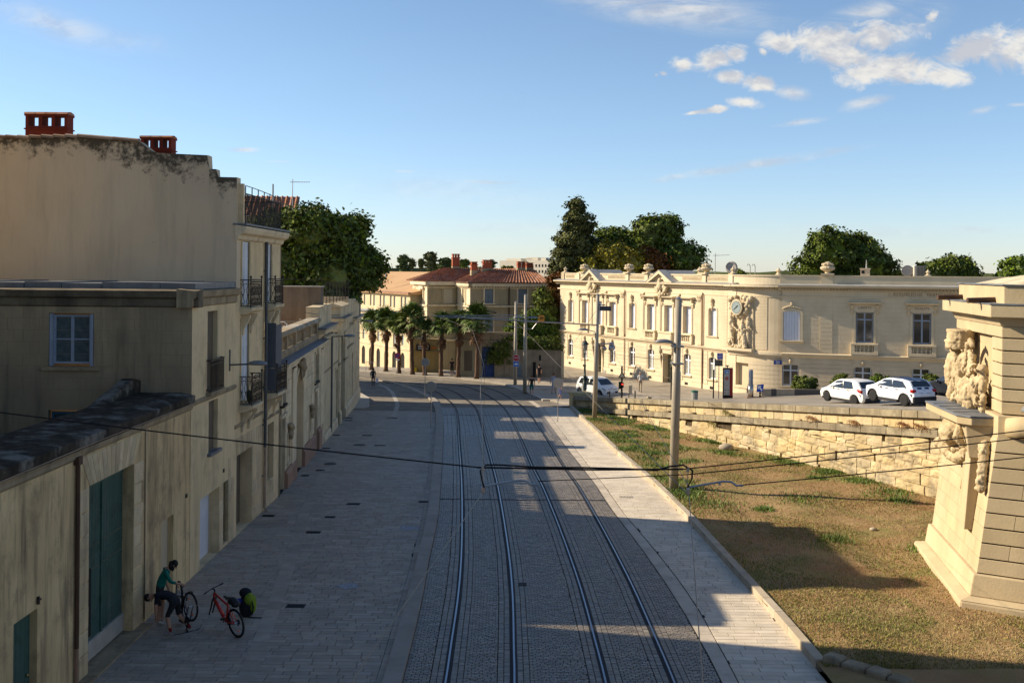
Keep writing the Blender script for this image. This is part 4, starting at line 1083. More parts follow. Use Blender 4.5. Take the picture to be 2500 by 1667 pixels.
# doors, windows
q = MB(); q.box(.06, 1.14, .26, .3, -.2, 2.97); part('door', q, M_board, pv); q = MB(); q.box(11.36, 12.69, .26, .3, -.3, 2.77); part('door', q, M_board, pv)
for (a, b, c, d) in ((.05, .98, 3.55, 4.88), (11.25, 12.85, 3.25, 4.72)):
 q = MB(); q.box(a, b, .2, .22, c, d); part('pane', q, M_glass, pv)
 q = MB(); q.box(a - .1, b + .1, -.1, .03, c - .1, c); part('sill', q, M_cope, pv)
 q = MB(); q.box(a - .14, a, -.05, .03, c, d - .2); q.box(b, b + .14, -.05, .03, c, d - .2)
 K = 8; A_ = [((a + b) / 2 - (b - a + .28) / 2 * math.cos(PI * k / K), d - .2 + .38 * math.sin(PI * k / K)) for k in range(K + 1)]; B_ = [((a + b) / 2 - (b - a) / 2 * math.cos(PI * k / K), d - .22 + .22 * math.sin(PI * k / K)) for k in range(K + 1)]
 for k in range(K): q.hexa([(B_[k][0], -.06, B_[k][1]), (B_[k + 1][0], -.06, B_[k + 1][1]), (B_[k + 1][0], .03, B_[k + 1][1]), (B_[k][0], .03, B_[k][1]), (A_[k][0], -.06, A_[k][1]), (A_[k + 1][0], -.06, A_[k + 1][1]), (A_[k + 1][0], .03, A_[k + 1][1]), (A_[k][0], .03, A_[k][1])])
 q.ball(((a + b) / 2, -.08, d + .12), .13, .1, .18, 8, 6); part('window_surround', q, M_rust, pv)
q = MB(); q.box(-.15, 1.3, -.08, .03, 3.02, 3.15); q.box(11.2, 12.9, -.08, .03, 2.82, 2.95); part('door_head', q, M_rust, pv)

# --- plain wall and gateway beyond
gw = thing('gateway_wall', 'plain stone wall with a tall arched gateway and stepped attic blocks farther along the left pavement', 'wall', (-9.42, 42.5, 0), WA)
M_gw = mat('gateway_stone', (.64, .51, .31), (.56, .445, .27), 1.2, .88, .12, 24, rnd=.07, streak=((.15, .12, .08), .55), blotch=((.25, .20, .13), .45, .8))
holes = [(19.9, 20.5, 2.3, 3.05, 0, .2), (23.25, 24.1, -.9, 2.8, 0, .25), (25.45, 28.3, -1.2, 4.75, 1.3, 1.0), (22.6, 23.0, 2.3, 3.0, 0, .2)]
q = MB(); q.wall(15.4, 41.2, -1.3, 5.05, holes, y=.05); part('wall', q, M_gw, gw)
q = MB(); q.box(15.42, 25.3, .35, 1.0, -1.4, 5.0); q.box(28.4, 41.2, .35, 4, -1.4, 5.4); q.box(25.3, 28.4, 1.05, 1.3, -1.4, 5.2); part('wall_core', q, M_gw, gw)
q = MB(); q.box(25.5, 28.25, .95, 1.0, -1.2, 4.7); part('gate_leaf', q, M_dark, gw)
q = MB(); q.box(14.05, 20.4, .1, .8, 5.05, 7.0); q.box(14.0, 20.5, -.25, .85, 5.55, 5.8); q.prism([(.0, 5.05), (-.05, 5.05), (-.15, 5.2), (-.15, 5.3), (0, 5.35)], 15.45, 20.4, 'x'); part('attic_block', q, M_gw, gw)
q = MB(); q.box(13.9, 20.6, -.32, .9, 5.8, 5.9); part('lead_cap', q, M_lead, gw)
q = MB(); q.box(24.4, 29.9, -.18, 1.1, 5.05, 5.75); q.box(24.2, 30.1, -.42, 1.2, 5.75, 5.95); q.box(24.5, 29.8, -.1, 1.1, 5.95, 6.62); q.prism([(-.2, 6.62), (1.2, 6.62), (1.2, 6.7), (.5, 6.9), (-.2, 6.7)], 24.35, 29.95, 'x'); part('attic_block', q, M_gw, gw, bevel=.02)
q = MB(); q.box(24.15, 30.15, -.44, 1.2, 5.95, 6.0); part('lead_cap', q, M_lead, gw)
q = MB(); q.box(34.7, 41.2, -.12, 3.0, 5.05, 5.6); q.box(34.5, 41.4, -.35, 3.1, 5.35, 5.5); q.box(34.8, 41.2, -.05, 3, 5.5, 6.72); part('attic_block', q, M_gw, gw)
q = MB(); q.box(34.5, 41.45, -.38, 3.1, 5.5, 5.56); part('lead_cap', q, M_lead, gw)
blkG = [block_mesh('stone', M_gw, .04, .006, k + 40) for k in range(3)]
pc = []
for j in range(9):
 z = -1.2 + j * .68; z1 = z + .66
 for a, b in ((24.4, 25.42), (28.33, 29.9), (35.0, 37.0), (37.03, 39.0), (39.03, 41.2)):
  if z1 < 5.1: pc.append((a, b, -.05, .06, z, z1))
 if z < 4.7: pc.append((15.5, 16.0, .0, .06, z, z1)); pc.append((20.55, 21.0, .0, .06, z, z1)); pc.append((30.0, 32.4, .02, .06, z, z1)); pc.append((32.43, 34.7, .02, .06, z, z1))
 if z < 2.3: pc.append((24.12, 24.4, .01, .06, z, z1))
lay_blocks(gw, pc, blkG)
q = MB(); q.prism([(.05, 2.95), (-.06, 3.0), (-.1, 3.1), (.05, 3.16)], 24.35, 25.5, 'x'); q.prism([(.05, 2.95), (-.06, 3.0), (-.1, 3.1), (.05, 3.16)], 28.28, 30, 'x'); q.prism([(.05, 3.25), (-.02, 3.3), (.05, 3.36)], 15.4, 24.3, 'x'); q.prism([(.05, 3.55), (-.06, 3.6), (-.1, 3.7), (.05, 3.76)], 30, 41.2, 'x'); part('string_course', q, M_cop2, gw)
q = MB(); q.prism([(.05, -1.5), (-.1, -1.5), (-.1, -.25), (-.04, -.1), (.05, -.1)], 15.4, 23.2, 'x'); q.prism([(.05, -1.6), (-.14, -1.6), (-.14, -.1), (-.06, .1), (.05, .1)], 24.4, 25.44, 'x'); q.prism([(.05, -1.6), (-.14, -1.6), (-.14, -.3), (-.06, -.15), (.05, -.15)], 28.32, 41.2, 'x'); part('plinth', q, M_rust, gw)
q = MB(); q.tube([(19.2, -.08, 5.4), (19.2, -.08, -.4)], .06, 7); part('downpipe', q, M_pipe, gw)
q = MB()
for a, b, c, d in ((19.9, 20.5, 2.3, 3.05), (22.6, 23.0, 2.3, 3.0)): q.box(a, b, .2, .24, c, d)
q.box(23.25, 24.1, .26, .3, -.9, 2.8); part('opening', q, M_dark, gw)
q = MB(); q.box(30.4, 34.4, -.05, .4, 5.05, 5.25); part('coping', q, M_cop2, gw)

# masonry and terraces behind that wall
q = MB(); q.box(-15, -11.15, 60, 61.0, 3, 8.0); o = part('party_wall', q, mat('brown_render', (.22, .16, .105), (.17, .12, .08), .8, .92, .2, 16, streak=((.05, .04, .03), .5), warm=((.19, .145, .10), .4))); tag(o, 'big dark brown rendered party wall behind the balustraded terrace', 'wall')
q = MB(); q.box(-15.0, -11.1, 59.95, 61.05, 8.0, 8.05); link('coping', q.mesh('coping', M_line), o)
q = MB(); q.box(-15.5, -11.95, 75, 80, 3, 6.9); q.box(-15.5, -11.95, 74.9, 75, 3, 7.1); o = part('garden_terrace', q, M_gw); tag(o, 'raised garden terrace behind the attic blocks under the dark trees', 'terrace')
q = MB(); q.box(-12.55, -12.05, 80, 81.5, 5.5, 7.72); o = part('wall_pier', q, mat('pier_render', (.22, .175, .12), (.16, .13, .09), 1.2, .9, .2, 20)); tag(o, 'tall rough pier standing on the last attic block', 'pier')
q = MB()
for k in range(9): q.tube([(-11.1 - k * .17, 61.5 + k * 2.2, 6.9), (-11.1 - k * .17, 61.5 + k * 2.2, 8.3)], .025, 5)
for z in (7.2, 7.7, 8.25): q.tube([(-11.1, 61.5, z), (-12.5, 79.5, z - .25)], .012, 4)
for k in range(40): q.tube([(-11.1 - k * .035, 61.5 + k * .45, 6.9), (-11.12 - k * .035, 61.9 + k * .45, 8.2)], .006, 3, False)
for k in range(16): q.tube([(-15 + k * .25, 61.0, 8.05), (-15 + k * .25, 61, 8.45)], .008, 3, False)
q.tube([(-15, 61, 8.45), (-11.1, 61, 8.4)], .01, 4)
o = part('wire_fence', q, M_iron); tag(o, 'thin dark wire fence standing on the wall tops below the trees', 'fence')
# terrace furniture and rail behind the balustrade
t = thing('garden_chair', 'white scrolled metal garden chair on the balustraded terrace', 'chair', (-12.2, 55.0, 5.25))
M_wm = mat('white_metal', (.66, .64, .58), None, 1, .5)
q = MB(); q.tube([(-.22, 0, .45), (-.24, .1, .9), (-.1, .12, 1.02), (.1, .12, 1.02), (.24, .1, .9), (.22, 0, .45)], .025, 5); q.tube([(-.1, .1, .5), (-.05, .1, .8), (-.14, .1, .85), (-.12, .1, .7)], .018, 4); q.tube([(.1, .1, .5), (.05, .1, .8), (.14, .1, .85), (.12, .1, .7)], .018, 4); part('backrest', q, M_wm, t)
q = MB(); q.box(-.23, .23, -.4, .02, .43, .47); part('seat', q, M_wm, t)
for a in (-.2, .2):
 for b in (-.38, 0):
  q = MB(); q.tube([(a, b, 0), (a, b, .45)], .018, 5); part('leg', q, M_wm, t)
t = thing('garden_table', 'white round garden table beside the scrolled chair', 'table', (-13.3, 55.3, 5.25))
q = MB(); q.lathe(0, 0, [(0, .7), (.6, .7), (.6, .74), (0, .745)], 20); part('tabletop', q, M_wm, t)
q = MB(); q.tube([(0, 0, 0), (0, 0, .7)], .04, 6); q.tube([(-.3, 0, 0), (0, 0, .15), (.3, 0, 0)], .02, 4); part('pedestal', q, M_wm, t)
q = MB()
for k in range(12): q.tube([(-13.6 + k * .15, 58.0, 5.25), (-13.6 + k * .15, 58.0, 6.15)], .012, 4)
q.tube([(-13.6, 58, 6.15), (-11.9, 58, 6.15)], .02, 4); q.ball((-11.85, 58, 6.25), .07)
o = part('terrace_rail', q, mat('grey_rail', (.16, .15, .13), None, 1, .6)); tag(o, 'thin grey rail at the back of the balustraded terrace', 'railing')
q = MB(); q.box(-17, -10.9, 42.6, 58.4, 5.0, 5.25); o = part('terrace_floor', q, M_line); o['kind'] = 'structure'
# ------------------------------------------------------------------ right terrace and its wall
M_old = mat('old_wall_stone', (.50, .41, .245), (.40, .32, .19), 1.3, .92, .8, 7, rnd=.16, blotch=((.19, .155, .10), .8, .9), warm=((.52, .38, .18), .6))
M_oldtop = mat('old_wall_capping', (.27, .225, .15), (.20, .165, .105), 1.5, .92, .4, 12, rnd=.12, streak=((.10, .08, .055), .6), blotch=((.38, .33, .22), .6, 1.2))
M_cavity = mat('wall_cavity', (.10, .07, .035), (.05, .035, .02), 3, .95, .6, 9)
def ter_in(x, y):
 return x > twx(y) + .25 if y < 78.7 else x > 3.2
def terz(x, y):
 z = tz(x, y)
 if y > 76:
  t = min(1, max(0, (x - 2.5) / 3.5)); z = (1 - t) * (zs(y) + .02) + t * max(z, zs(y) + .02)
 return z
grid_sheet('terrace', 2.0, 66, 30, 128, 128, 98, terz, M_terr, 'structure', ter_in)
tw = thing('terrace_wall', 'long rough golden stone retaining wall below the car park', 'wall', (TW0.x, TW0.y, 0), math.atan2(TWd.y, TWd.x))
# local x along the wall from its far end, interior is +y (to the right)
TL = (TW1 - TW0).length
def ctop(s): return -.2 + 3.8 * s / TL
def gtop(s): p = TW0 + TWd * s; return zs(p.y) + .05
SM = TL + 9
q = MB(); q.hexa([(0, .22, -1.6), (SM, .22, -1.6), (SM, 1.0, -1.6), (0, 1.0, -1.6), (0, .22, ctop(0) - .15), (SM, .22, ctop(SM) - .15), (SM, 1.0, ctop(SM) - .15), (0, 1.0, ctop(0) - .15)]); part('core', q, M_cavity, tw)
oldm = []
for k in range(6):
 rq = random.Random(70 + k); b = MB(); c = .09
 g = 3; V = []
 for j in range(g + 1):
  for i in range(g + 1):
   ed = (i in (0, g)) or (j in (0, g))
   V.append((-.5 + i / g + (0 if i in (0, g) else rq.uniform(-.08, .08)), (-.5 + (.07 if ed else 0) + rq.uniform(-.05, .05)), -.5 + j / g + (0 if j in (0, g) else rq.uniform(-.08, .08))))
 n0 = len(V); V += [(-.5, .5, -.5), (.5, .5, -.5), (.5, .5, .5), (-.5, .5, .5)]
 F = [(j * 4 + i, j * 4 + i + 1, (j + 1) * 4 + i + 1, (j + 1) * 4 + i) for j in range(3) for i in range(3)]
 F += [(0, 1, 2, 3, n0 + 1, n0), (3, 7, 11, 15, n0 + 2, n0 + 1), (15, 14, 13, 12, n0 + 3, n0 + 2), (12, 8, 4, 0, n0, n0 + 3)]
 b.add(V, F); oldm.append(b.mesh('stone', M_old))
def slope_block(name, s0, s1, zf, zt, y0, y1, m, parent):
 q = MB(); c = .02
 A = [(s0 + .008, ), (s1 - .008, )]
 q.hexa([(s0 + .008, y0, zf(s0)), (s1 - .008, y0, zf(s1)), (s1 - .008, y1, zf(s1)), (s0 + .008, y1, zf(s0)), (s0 + .008, y0, zt(s0)), (s1 - .008, y0, zt(s1)), (s1 - .008, y1, zt(s1)), (s0 + .008, y1, zt(s0))])
 j = rr.uniform(-.012, .012); q.v = [(a, b + j, c_) for a, b, c_ in q.v]
 return part(name, q, m, parent, bevel=.022)
for (t0, t1, y0, wmin, wmax, m) in ((0, .30, -.05, .9, 2.0, M_oldtop), (.31, .74, .10, .55, 1.3, M_old), (.75, 1.06, -.04, .9, 1.9, M_oldtop)):
 s = 0
 while s < SM:
  w = rr.uniform(wmin, wmax); s1 = min(s + w, SM)
  slope_block('capping_stone' if t0 == 0 else 'course_stone', s, s1, lambda a: ctop(a) - t1, lambda a: ctop(a) - t0, y0, .5 if t0 else .62, m, tw); s = s1
# rubble courses below
pieces = []
z = -1.0
while z < 3.6:
 h = rr.choice([.30, .34, .40, .46]); s = rr.uniform(0, .5)
 while s < SM:
  w = rr.uniform(.45, 1.15)
  if rr.random() < .08: w *= 1.5
  top = ctop(s + w / 2) - 1.08; bot = gtop(s + w / 2) - .25
  if z + h < top + .02 and z + h > bot:
   hh = h; zz = z
   if z + h + .3 > top: hh = top - z - .015
   if rr.random() < .12 and w > .5:
    pieces.append((s, s + w, .08 + rr.uniform(-.05, .08), .5, z, z + h * .48)); pieces.append((s, s + w, .06 + rr.uniform(-.05, .08), .5, z + h * .52, z + hh - .015))
   else:
    y0 = .09 + (rr.uniform(-.015, .02) if rr.random() < .8 else rr.uniform(-.02, .10))
    pieces.append((s + .004, s + w - .01, y0, .5, z + .003, z + hh - .008 + rr.uniform(-.012, .008)))
  s += w
 z += h
pieces.sort(key=lambda p: -p[0])
for p in pieces[:300]:
 link('stone', rr.choice(oldm), tw, ((p[0] + p[1]) / 2, (p[2] + p[3]) / 2, (p[4] + p[5]) / 2), (0, rr.uniform(-.02, .02), 0), (p[1] - p[0], p[3] - p[2], p[5] - p[4]))
mb = MB()
for p in pieces[300:]: block_into(mb, *p, ch=.025)
part('stones', mb, M_old, tw, kind='stuff')
# end pier of the wall at the far corner
q = MB(); q.box(-.75, -.02, -.12, 1.3, -1.5, -.16); q.box(-.8, .0, -.16, 1.35, -.15, .06); part('end_pier', q, M_old, tw, bevel=.03)
q = MB(); q.box(-.5, 0.1, 1.3, 6.5, -1.4, -.42); q.box(-.55, .15, 1.3, 6.5, -.41, -.3); 
# dry plants rooted in the wall
def wall_plant(s, zc, m, lab, n=60, L_=.4):
 q = MB()
 for k in range(n):
  a = rr.uniform(0, PI); l = L_ * rr.uniform(.4, 1); x = s + rr.uniform(-.3, .3)
  d = rr.uniform(-.5, .5)
  q.mi = 0; q.tube([(x, .0, zc), (x + math.cos(a) * l * .6, -.12 - rr.random() * .1, zc + l * .4 * math.sin(a) + .05), (x + math.cos(a) * l, -.16, zc + d * l)], .008, 3, False)
 o = part('wall_plant', q, m); o.location = tw.location; o.rotation_euler = tw.rotation_euler
 return tag(o, lab, 'plant')
M_dryp = mat('dry_russet', (.28, .12, .05), (.36, .22, .09), 5, .9)
M_dryy = mat('dry_yellow', (.36, .29, .11), (.25, .22, .08), 5, .9)
for s, t, m, lab in ((30.4, .62, M_dryp, 'russet dry plant on the terrace wall, third from the bastion'), (33.6, .70, M_dryp, 'larger russet dry plant in the middle of the terrace wall ledge'), (36.9, .66, M_dryp, 'russet dry plant on the ledge, second from the bastion'), (37.9, .7, M_dryp, 'russet dry plant on the wall ledge nearest the bastion'), (22.5, .6, M_dryy, 'yellow dry plant sprouting from the terrace wall'), (20.9, 1.25, M_dryy, 'yellow dry tuft hanging under the wall ledge')):
 wall_plant(s, ctop(s) - t, m, lab)

# ------------------------------------------------------------------ the pale public building
M_fa = mat('pale_limestone', (.60, .50, .34), (.54, .445, .295), .8, .85, .06, 26, rnd=.05, blotch=((.46, .37, .24), .35, .5))
M_fb = M_fa
M_fc = mat('carved_limestone', (.56, .46, .30), (.47, .375, .235), 3, .88, .15, 24)
M_zinc = mat('zinc_sheet', (.36, .35, .32), (.27, .26, .24), 1.2, .5, .08, 12, metal=.15)
M_shut = mat('white_shutter', (.74, .75, .78), (.68, .70, .74), 2, .6)
M_wglass = mat('facade_glass', (.05, .045, .035), None, 1, .08, spec=.9)
M_wcurt = mat('net_curtain', (.32, .31, .26), (.2, .2, .17), 4, .9)
M_bronze = mat('bronze_door', (.20, .19, .12), (.13, .13, .09), 9, .5, .2, 30, metal=.3)
M_let = mat('cut_letters', (.22, .15, .08), None, 1, .9)
M_navy = mat('navy_enamel', (.02, .05, .22), None, 1, .4)
M_sign = mat('white_enamel', (.75, .75, .75), None, 1, .4)
blkF = [block_mesh('stone_course', M_fa, .02, .003, k + 60) for k in range(2)]

def text(body, parent, loc, size, m, rot=(R(90), 0, 0), name='lettering', ext=.01, align='CENTER', sx=1, sp=1.0):
 c = bpy.data.curves.new(name, 'FONT'); c.body = body; c.size = size; c.extrude = ext; c.align_x = align; c.align_y = 'CENTER'; c.space_character = sp; c.materials.append(m)
 o = bpy.data.objects.new(name, c); COL.objects.link(o); me = bpy.data.meshes.new_from_object(o.evaluated_get(bpy.context.evaluated_depsgraph_get())); bpy.data.objects.remove(o)
 o = link(name, me, parent, loc, rot, (sx, 1, 1)); return o
def urn(parent, x, y, z, h, big=True):
 if ('urn', big) not in BMESH:
  q = MB()
  if big:
   q.box(-.5, .5, -.5, .5, 0, .14); q.lathe(0, 0, [(.22, .14), (.18, .24), (.3, .3), (.52, .44), (.58, .56), (.5, .66), (.36, .7), (.42, .76)], 14)
   for k in range(9): a = 2 * PI * k / 9; q.ball((.34 * math.cos(a), .34 * math.sin(a), .82), .15, .15, .12, 6, 5, jit=.1)
   q.ball((0, 0, .92), .26, .26, .14, 8, 5, jit=.1)
  else:
   q.box(-.42, .42, -.42, .42, 0, .12); q.lathe(0, 0, [(.4, .12), (.2, .3), (.2, .5), (.34, .56), (.34, .64), (.2, .72), (.06, .95), (0.01, 1.0)], 8)
  BMESH[('urn', big)] = q.mesh('roof_urn', M_fc)
 return link('roof_urn' if big else 'roof_finial', BMESH[('urn', big)], parent, (x, y, z), None, (h, h, h) if big else (h * 1.05, h * 1.05, h))
def cornice(parent, x0, x1, m=M_fa, y=0):
 q = MB(); q.prism([(y, 7.0), (y - .05, 7.02), (y - .05, 7.14), (y, 7.16)], x0, x1, 'x'); q.prism([(y, 7.58), (y - .14, 7.62), (y - .14, 7.66), (y, 7.66)], x0, x1, 'x')
 q.prism([(y, 7.80), (y - .42, 7.84), (y - .60, 7.90), (y - .62, 8.02), (y - .2, 8.06), (y + .1, 8.06)], x0, x1, 'x'); part('cornice', q, m, parent)
 q = MB(); q.prism([(y - .62, 8.022), (y + .2, 8.16), (y + .2, 8.18), (y - .64, 8.04)], x0, x1, 'x'); part('gutter_sheet', q, M_zinc, parent)
 q = MB(); n = int((x1 - x0) / .26)
 for k in range(n): a = x0 + (k + .3) * (x1 - x0) / n; q.box(a, a + .13, y - .30, y, 7.67, 7.8)
 part('dentils', q, m, parent, kind='stuff')
def string(parent, x0, x1, y=0):
 q = MB(); q.prism([(y, 2.02), (y - .05, 2.06), (y - .12, 2.2), (y - .25, 2.28), (y - .27, 2.38), (y, 2.44)], x0, x1, 'x'); part('string_course', q, M_fa, parent)
def glazed(parent, a, b, c, d, y, arch, m=M_shut, tr=.68, curt=False):
 """white framed window"""
 w = link('window', None, parent); q = MB(); f = .07
 q.box(a, a + f, y - .03, y + .03, c, d); q.box(b - f, b, y - .03, y + .03, c, d); q.box(a, b, y - .03, y + .03, c, c + .09); q.box(a, b, y - .03, y + .03, d - f, d)
 mx = (a + b) / 2; q.box(mx - .06, mx + .06, y - .035, y + .03, c, d); q.box(a, b, y - .04, y + .03, c + (d - c) * tr, c + (d - c) * tr + .11)
 part('frame', q, m, w)
 for (x0, x1) in ((a + f, mx - .06), (mx + .06, b - f)):
  for z0, z1 in ((c + .09, c + (d - c) * tr), (c + (d - c) * tr + .11, d - f)):
   g = MB(); g.box(x0, x1, y, y + .01, z0, z1); part('pane', g, M_wcurt if curt and z1 < d - .3 else M_wglass, w)
 return w
def persienne(parent, a, b, c, d, y, n=6):
 w = link('window', None, parent); lw = (b - a) / n
 for k in range(n):
  q = MB(); x0 = a + k * lw + .01; x1 = x0 + lw - .02
  q.box(x0, x1, y + .02, y + .04, c, d)
  q.box(x0, x0 + .03, y - .01, y + .03, c, d); q.box(x1 - .03, x1, y - .01, y + .03, c, d)
  for zz in (c, c + (d - c) * .72, d - .08): q.box(x0, x1, y - .005, y + .03, zz, zz + .08)
  nn = 22
  for i in range(nn):
   z = c + .08 + (d - c - .16) * i / nn; q.box(x0 + .03, x1 - .03, y + .008, y + .02, z, z + .05)
  part('shutter_leaf', q, M_shut, w)
def frame_arch(parent, a, b, c, d, rise, th=.16, pr=.05):
 q = MB(); q.box(a - th, a, -pr, .02, c, d - rise); q.box(b, b + th, -pr, .02, c, d - rise); K = 8; m = (a + b) / 2; hw = (b - a) / 2
 i_ = [(m - hw * math.cos(PI * k / K), d - rise + rise * math.sin(PI * k / K)) for k in range(K + 1)]; o2 = [(m - (hw + th) * math.cos(PI * k / K), d - rise + (rise + th) * math.sin(PI * k / K)) for k in range(K + 1)]
 for k in range(K): q.hexa([(i_[k][0], -pr, i_[k][1]), (i_[k + 1][0], -pr, i_[k + 1][1]), (i_[k + 1][0], .02, i_[k + 1][1]), (i_[k][0], .02, i_[k][1]), (o2[k][0], -pr, o2[k][1]), (o2[k + 1][0], -pr, o2[k + 1][1]), (o2[k + 1][0], .02, o2[k + 1][1]), (o2[k][0], .02, o2[k][1])])
 q.prism([(.02, c - .22), (-.12, c - .12), (-.16, c - .02), (.02, c)], a - th - .08, b + th + .08, 'x')
 part('window_surround', q, M_fa, parent)
def keystone(parent, cx, z, s=1.0, tall=False):
 q = MB(); q.prism([(cx - .14 * s, z + .3 * s), (cx + .14 * s, z + .3 * s), (cx + .1 * s, z - .22 * s), (cx - .1 * s, z - .22 * s)], -.14, .02)
 q.ball((cx, -.13, z + .1 * s), .14 * s, .1, .18 * s, 8, 6); q.ball((cx - .13 * s, -.1, z + .02), .07 * s); q.ball((cx + .13 * s, -.1, z + .02), .07 * s)
 if tall: q.ball((cx, -.16, z + .38 * s), .17 * s, .13, .2 * s, 8, 6); q.ball((cx, -.12, z - .3 * s), .07 * s, .07, .2 * s)
 sculpt('keystone', q, M_fc, parent, .04, 1)
def hood(parent, a, b, d, word=None):
 q = MB(); q.prism([(.02, d + .62), (-.3, d + .66), (-.42, d + .74), (-.44, d + .82), (.02, d + .86)], a - .55, b + .55, 'x'); q.box(a - .42, b + .42, -.08, .02, d + .1, d + .62); part('hood', q, M_fa, parent)
 q = MB(); q.box(a - .2, a, -.06, .02, 3.36, d + .1); q.box(b, b + .2, -.06, .02, 3.36, d + .1); q.box(a - .2, b + .2, -.06, .02, d, d + .12); part('window_surround', q, M_fa, parent)
 for x in (a - .42, b + .2):
  s = MB(); s.prism([(0, d + .62), (-.34, d + .6), (-.3, d + .42), (-.12, d + .3), (-.16, d + .12), (-.1, d - .1), (0, d - .2)], x, x + .22, 'x'); part('console', s, M_fc, parent, bevel=.03)
def baluster_panel(parent, a, b):
 q = MB(); q.box(a - .38, b + .38, -.30, .0, 3.24, 3.38); q.box(a - .38, b + .38, -.26, .0, 2.44, 2.68); q.box(a - .38, a - .06, -.24, 0, 2.68, 3.24); q.box(b + .06, b + .38, -.24, 0, 2.68, 3.24); part('balustrade_frame', q, M_fa, parent, bevel=.012)
 for k in range(5): baluster(parent, a + .04 + k * (b - a - .08) / 4, -.13, 2.68, .56, .105, M_fc)
def pilaster(parent, a, b):
 q = MB(); q.box(a, b, -.09, .02, 2.46, 6.55); q.box(a - .05, b + .05, -.13, .02, 2.46, 2.75); q.box(a - .06, b + .06, -.14, .02, 6.9, 7.0); q.box(a + .12, b - .12, -.10, -.05, 2.95, 6.3); part('pilaster', q, M_fa, parent, bevel=.01)
 s = MB(); m = (a + b) / 2; w = (b - a) / 2
 for k in (-1, 0, 1):
  s.ball((m + k * w * .8, -.12, 6.82), .11, .09, .11, 8, 6); s.tube([(m + k * w * .7, -.12, 6.75), (m + k * w * .5, -.12, 6.3)], [.06, .03], 5)
 s.box(a - .02, b + .02, -.1, .02, 6.5, 6.9); sculpt('capital', s, M_fc, parent, .04, 1)
def courses(parent, x0, x1, z0, z1, h, holes, seg=1.9, y=-.035, back=.01, lim=300):
 pc = []; z = z0; j = 0
 while z < z1 - .1:
  zt = min(z + h, z1)
  for a, b in seg_free(x0, x1, z, zt, holes):
   n = max(1, round((b - a) / seg))
   for k in range(n): pc.append((a + k * (b - a) / n + .003, a + (k + 1) * (b - a) / n - .003, y, back, z + .012, zt - .012))
  z += h; j += 1
 lay_blocks(parent, pc, blkF, name='stone_course', m=M_fa, limit=lim)

# long lit facade
AA = math.atan2(-.9063, .4228)
fa = thing('public_building', 'pale limestone public building with clock relief, roof urns and white shutters', 'building', (4.77, 121.4, 0), AA)
up = [(2.07, 3.17, 'n'), (5.34, 6.62, 'w'), (8.5, 9.75, 'w'), (11.3, 12.62, 'w'), (15.3, 16.4, 'n'), (18.72, 20.05, 'w'), (21.8, 23.15, 'w'), (24.97, 26.3, 'w'), (29.0, 30.2, 'n')]
H = []
for a, b, k in up: H.append((a, b, 3.4, 5.9, .16 if k == 'n' else 0, .42))
for i in (0, 1, 3, 4, 5, 7, 8):
 a, b, k = up[i]; m = (a + b) / 2; H.append((m - .58, m + .58, -.42, 1.52, .22, .3))
H.append((8.4, 9.85, -2.4, 1.35, .3, .5)); H.append((21.75, 23.35, -2.5, 1.25, .3, .5))
q = MB(); q.wall(0, 33.0, -3.0, 7.9, H); part('wall', q, M_fa, fa)
q = MB(); q.box(0.05, 33.0, .55, 12, -3.0, 8.1); part('wall_core', q, M_fa, fa)
ghol = [h for h in H if h[3] < 2]
courses(fa, 0, 31.6, -.95, 2.0, .37, [(h[0] - .12, h[1] + .12, h[2] - .2, h[3] + .15) for h in ghol], 2.1)
q = MB(); q.wall(0, 31.6, -3, -.96, [(8.4, 9.85, -3, -.96), (21.75, 23.35, -3, -.96)], y=-.07, d=.08); q.prism([(.0, -.96), (-.07, -.96), (-.0, -.9)], 0, 8.4, 'x'); part('plinth', q, M_fa, fa)
cornice(fa, -.6, 33.0); string(fa, -.2, 33.0)
q = MB(); q.box(.0, 33.0, .25, .55, 8.1, 8.78); q.box(-.05, 33.0, .18, .62, 8.74, 8.86)
q.box(-.05, .5, .12, .62, 8.1, 8.9)
part('parapet', q, M_fa, fa)
for s0, s1 in ((.9, 3.0), (3.6, 5.4), (10.5, 14.0), (14.9, 17.7), (24.4, 27.5), (28.5, 31.4)):
 q = MB(); n = int((s1 - s0) / .17)
 q.box(s0, s1, .235, .26, 8.3, 8.66)
 for k in range(n): q.box(s0 + k * .17 + .03, s0 + k * .17 + .1, .20, .24, 8.34, 8.62)
 part('parapet_frieze', q, M_fc, fa)
for x in (.3, 4.0, 5.0, 14.5, 18.2, 28.0, 32.0):
 q = MB(); q.box(x - .28, x + .28, .12, .66, 8.1, 8.9); part('pedestal', q, M_fa, fa)
for x in (5.0, 14.5, 18.2, 28.0): urn(fa, x, .4, 8.88, .94)
for x in (.5, 32.0): urn(fa, x, .4, 8.88, .7, False)
urn(fa, 2.9, 2.5, 8.7, .75, False); urn(fa, 20.3, 5, 8.7, .9, False); urn(fa, 27.3, 4, 8.7, .9, False)
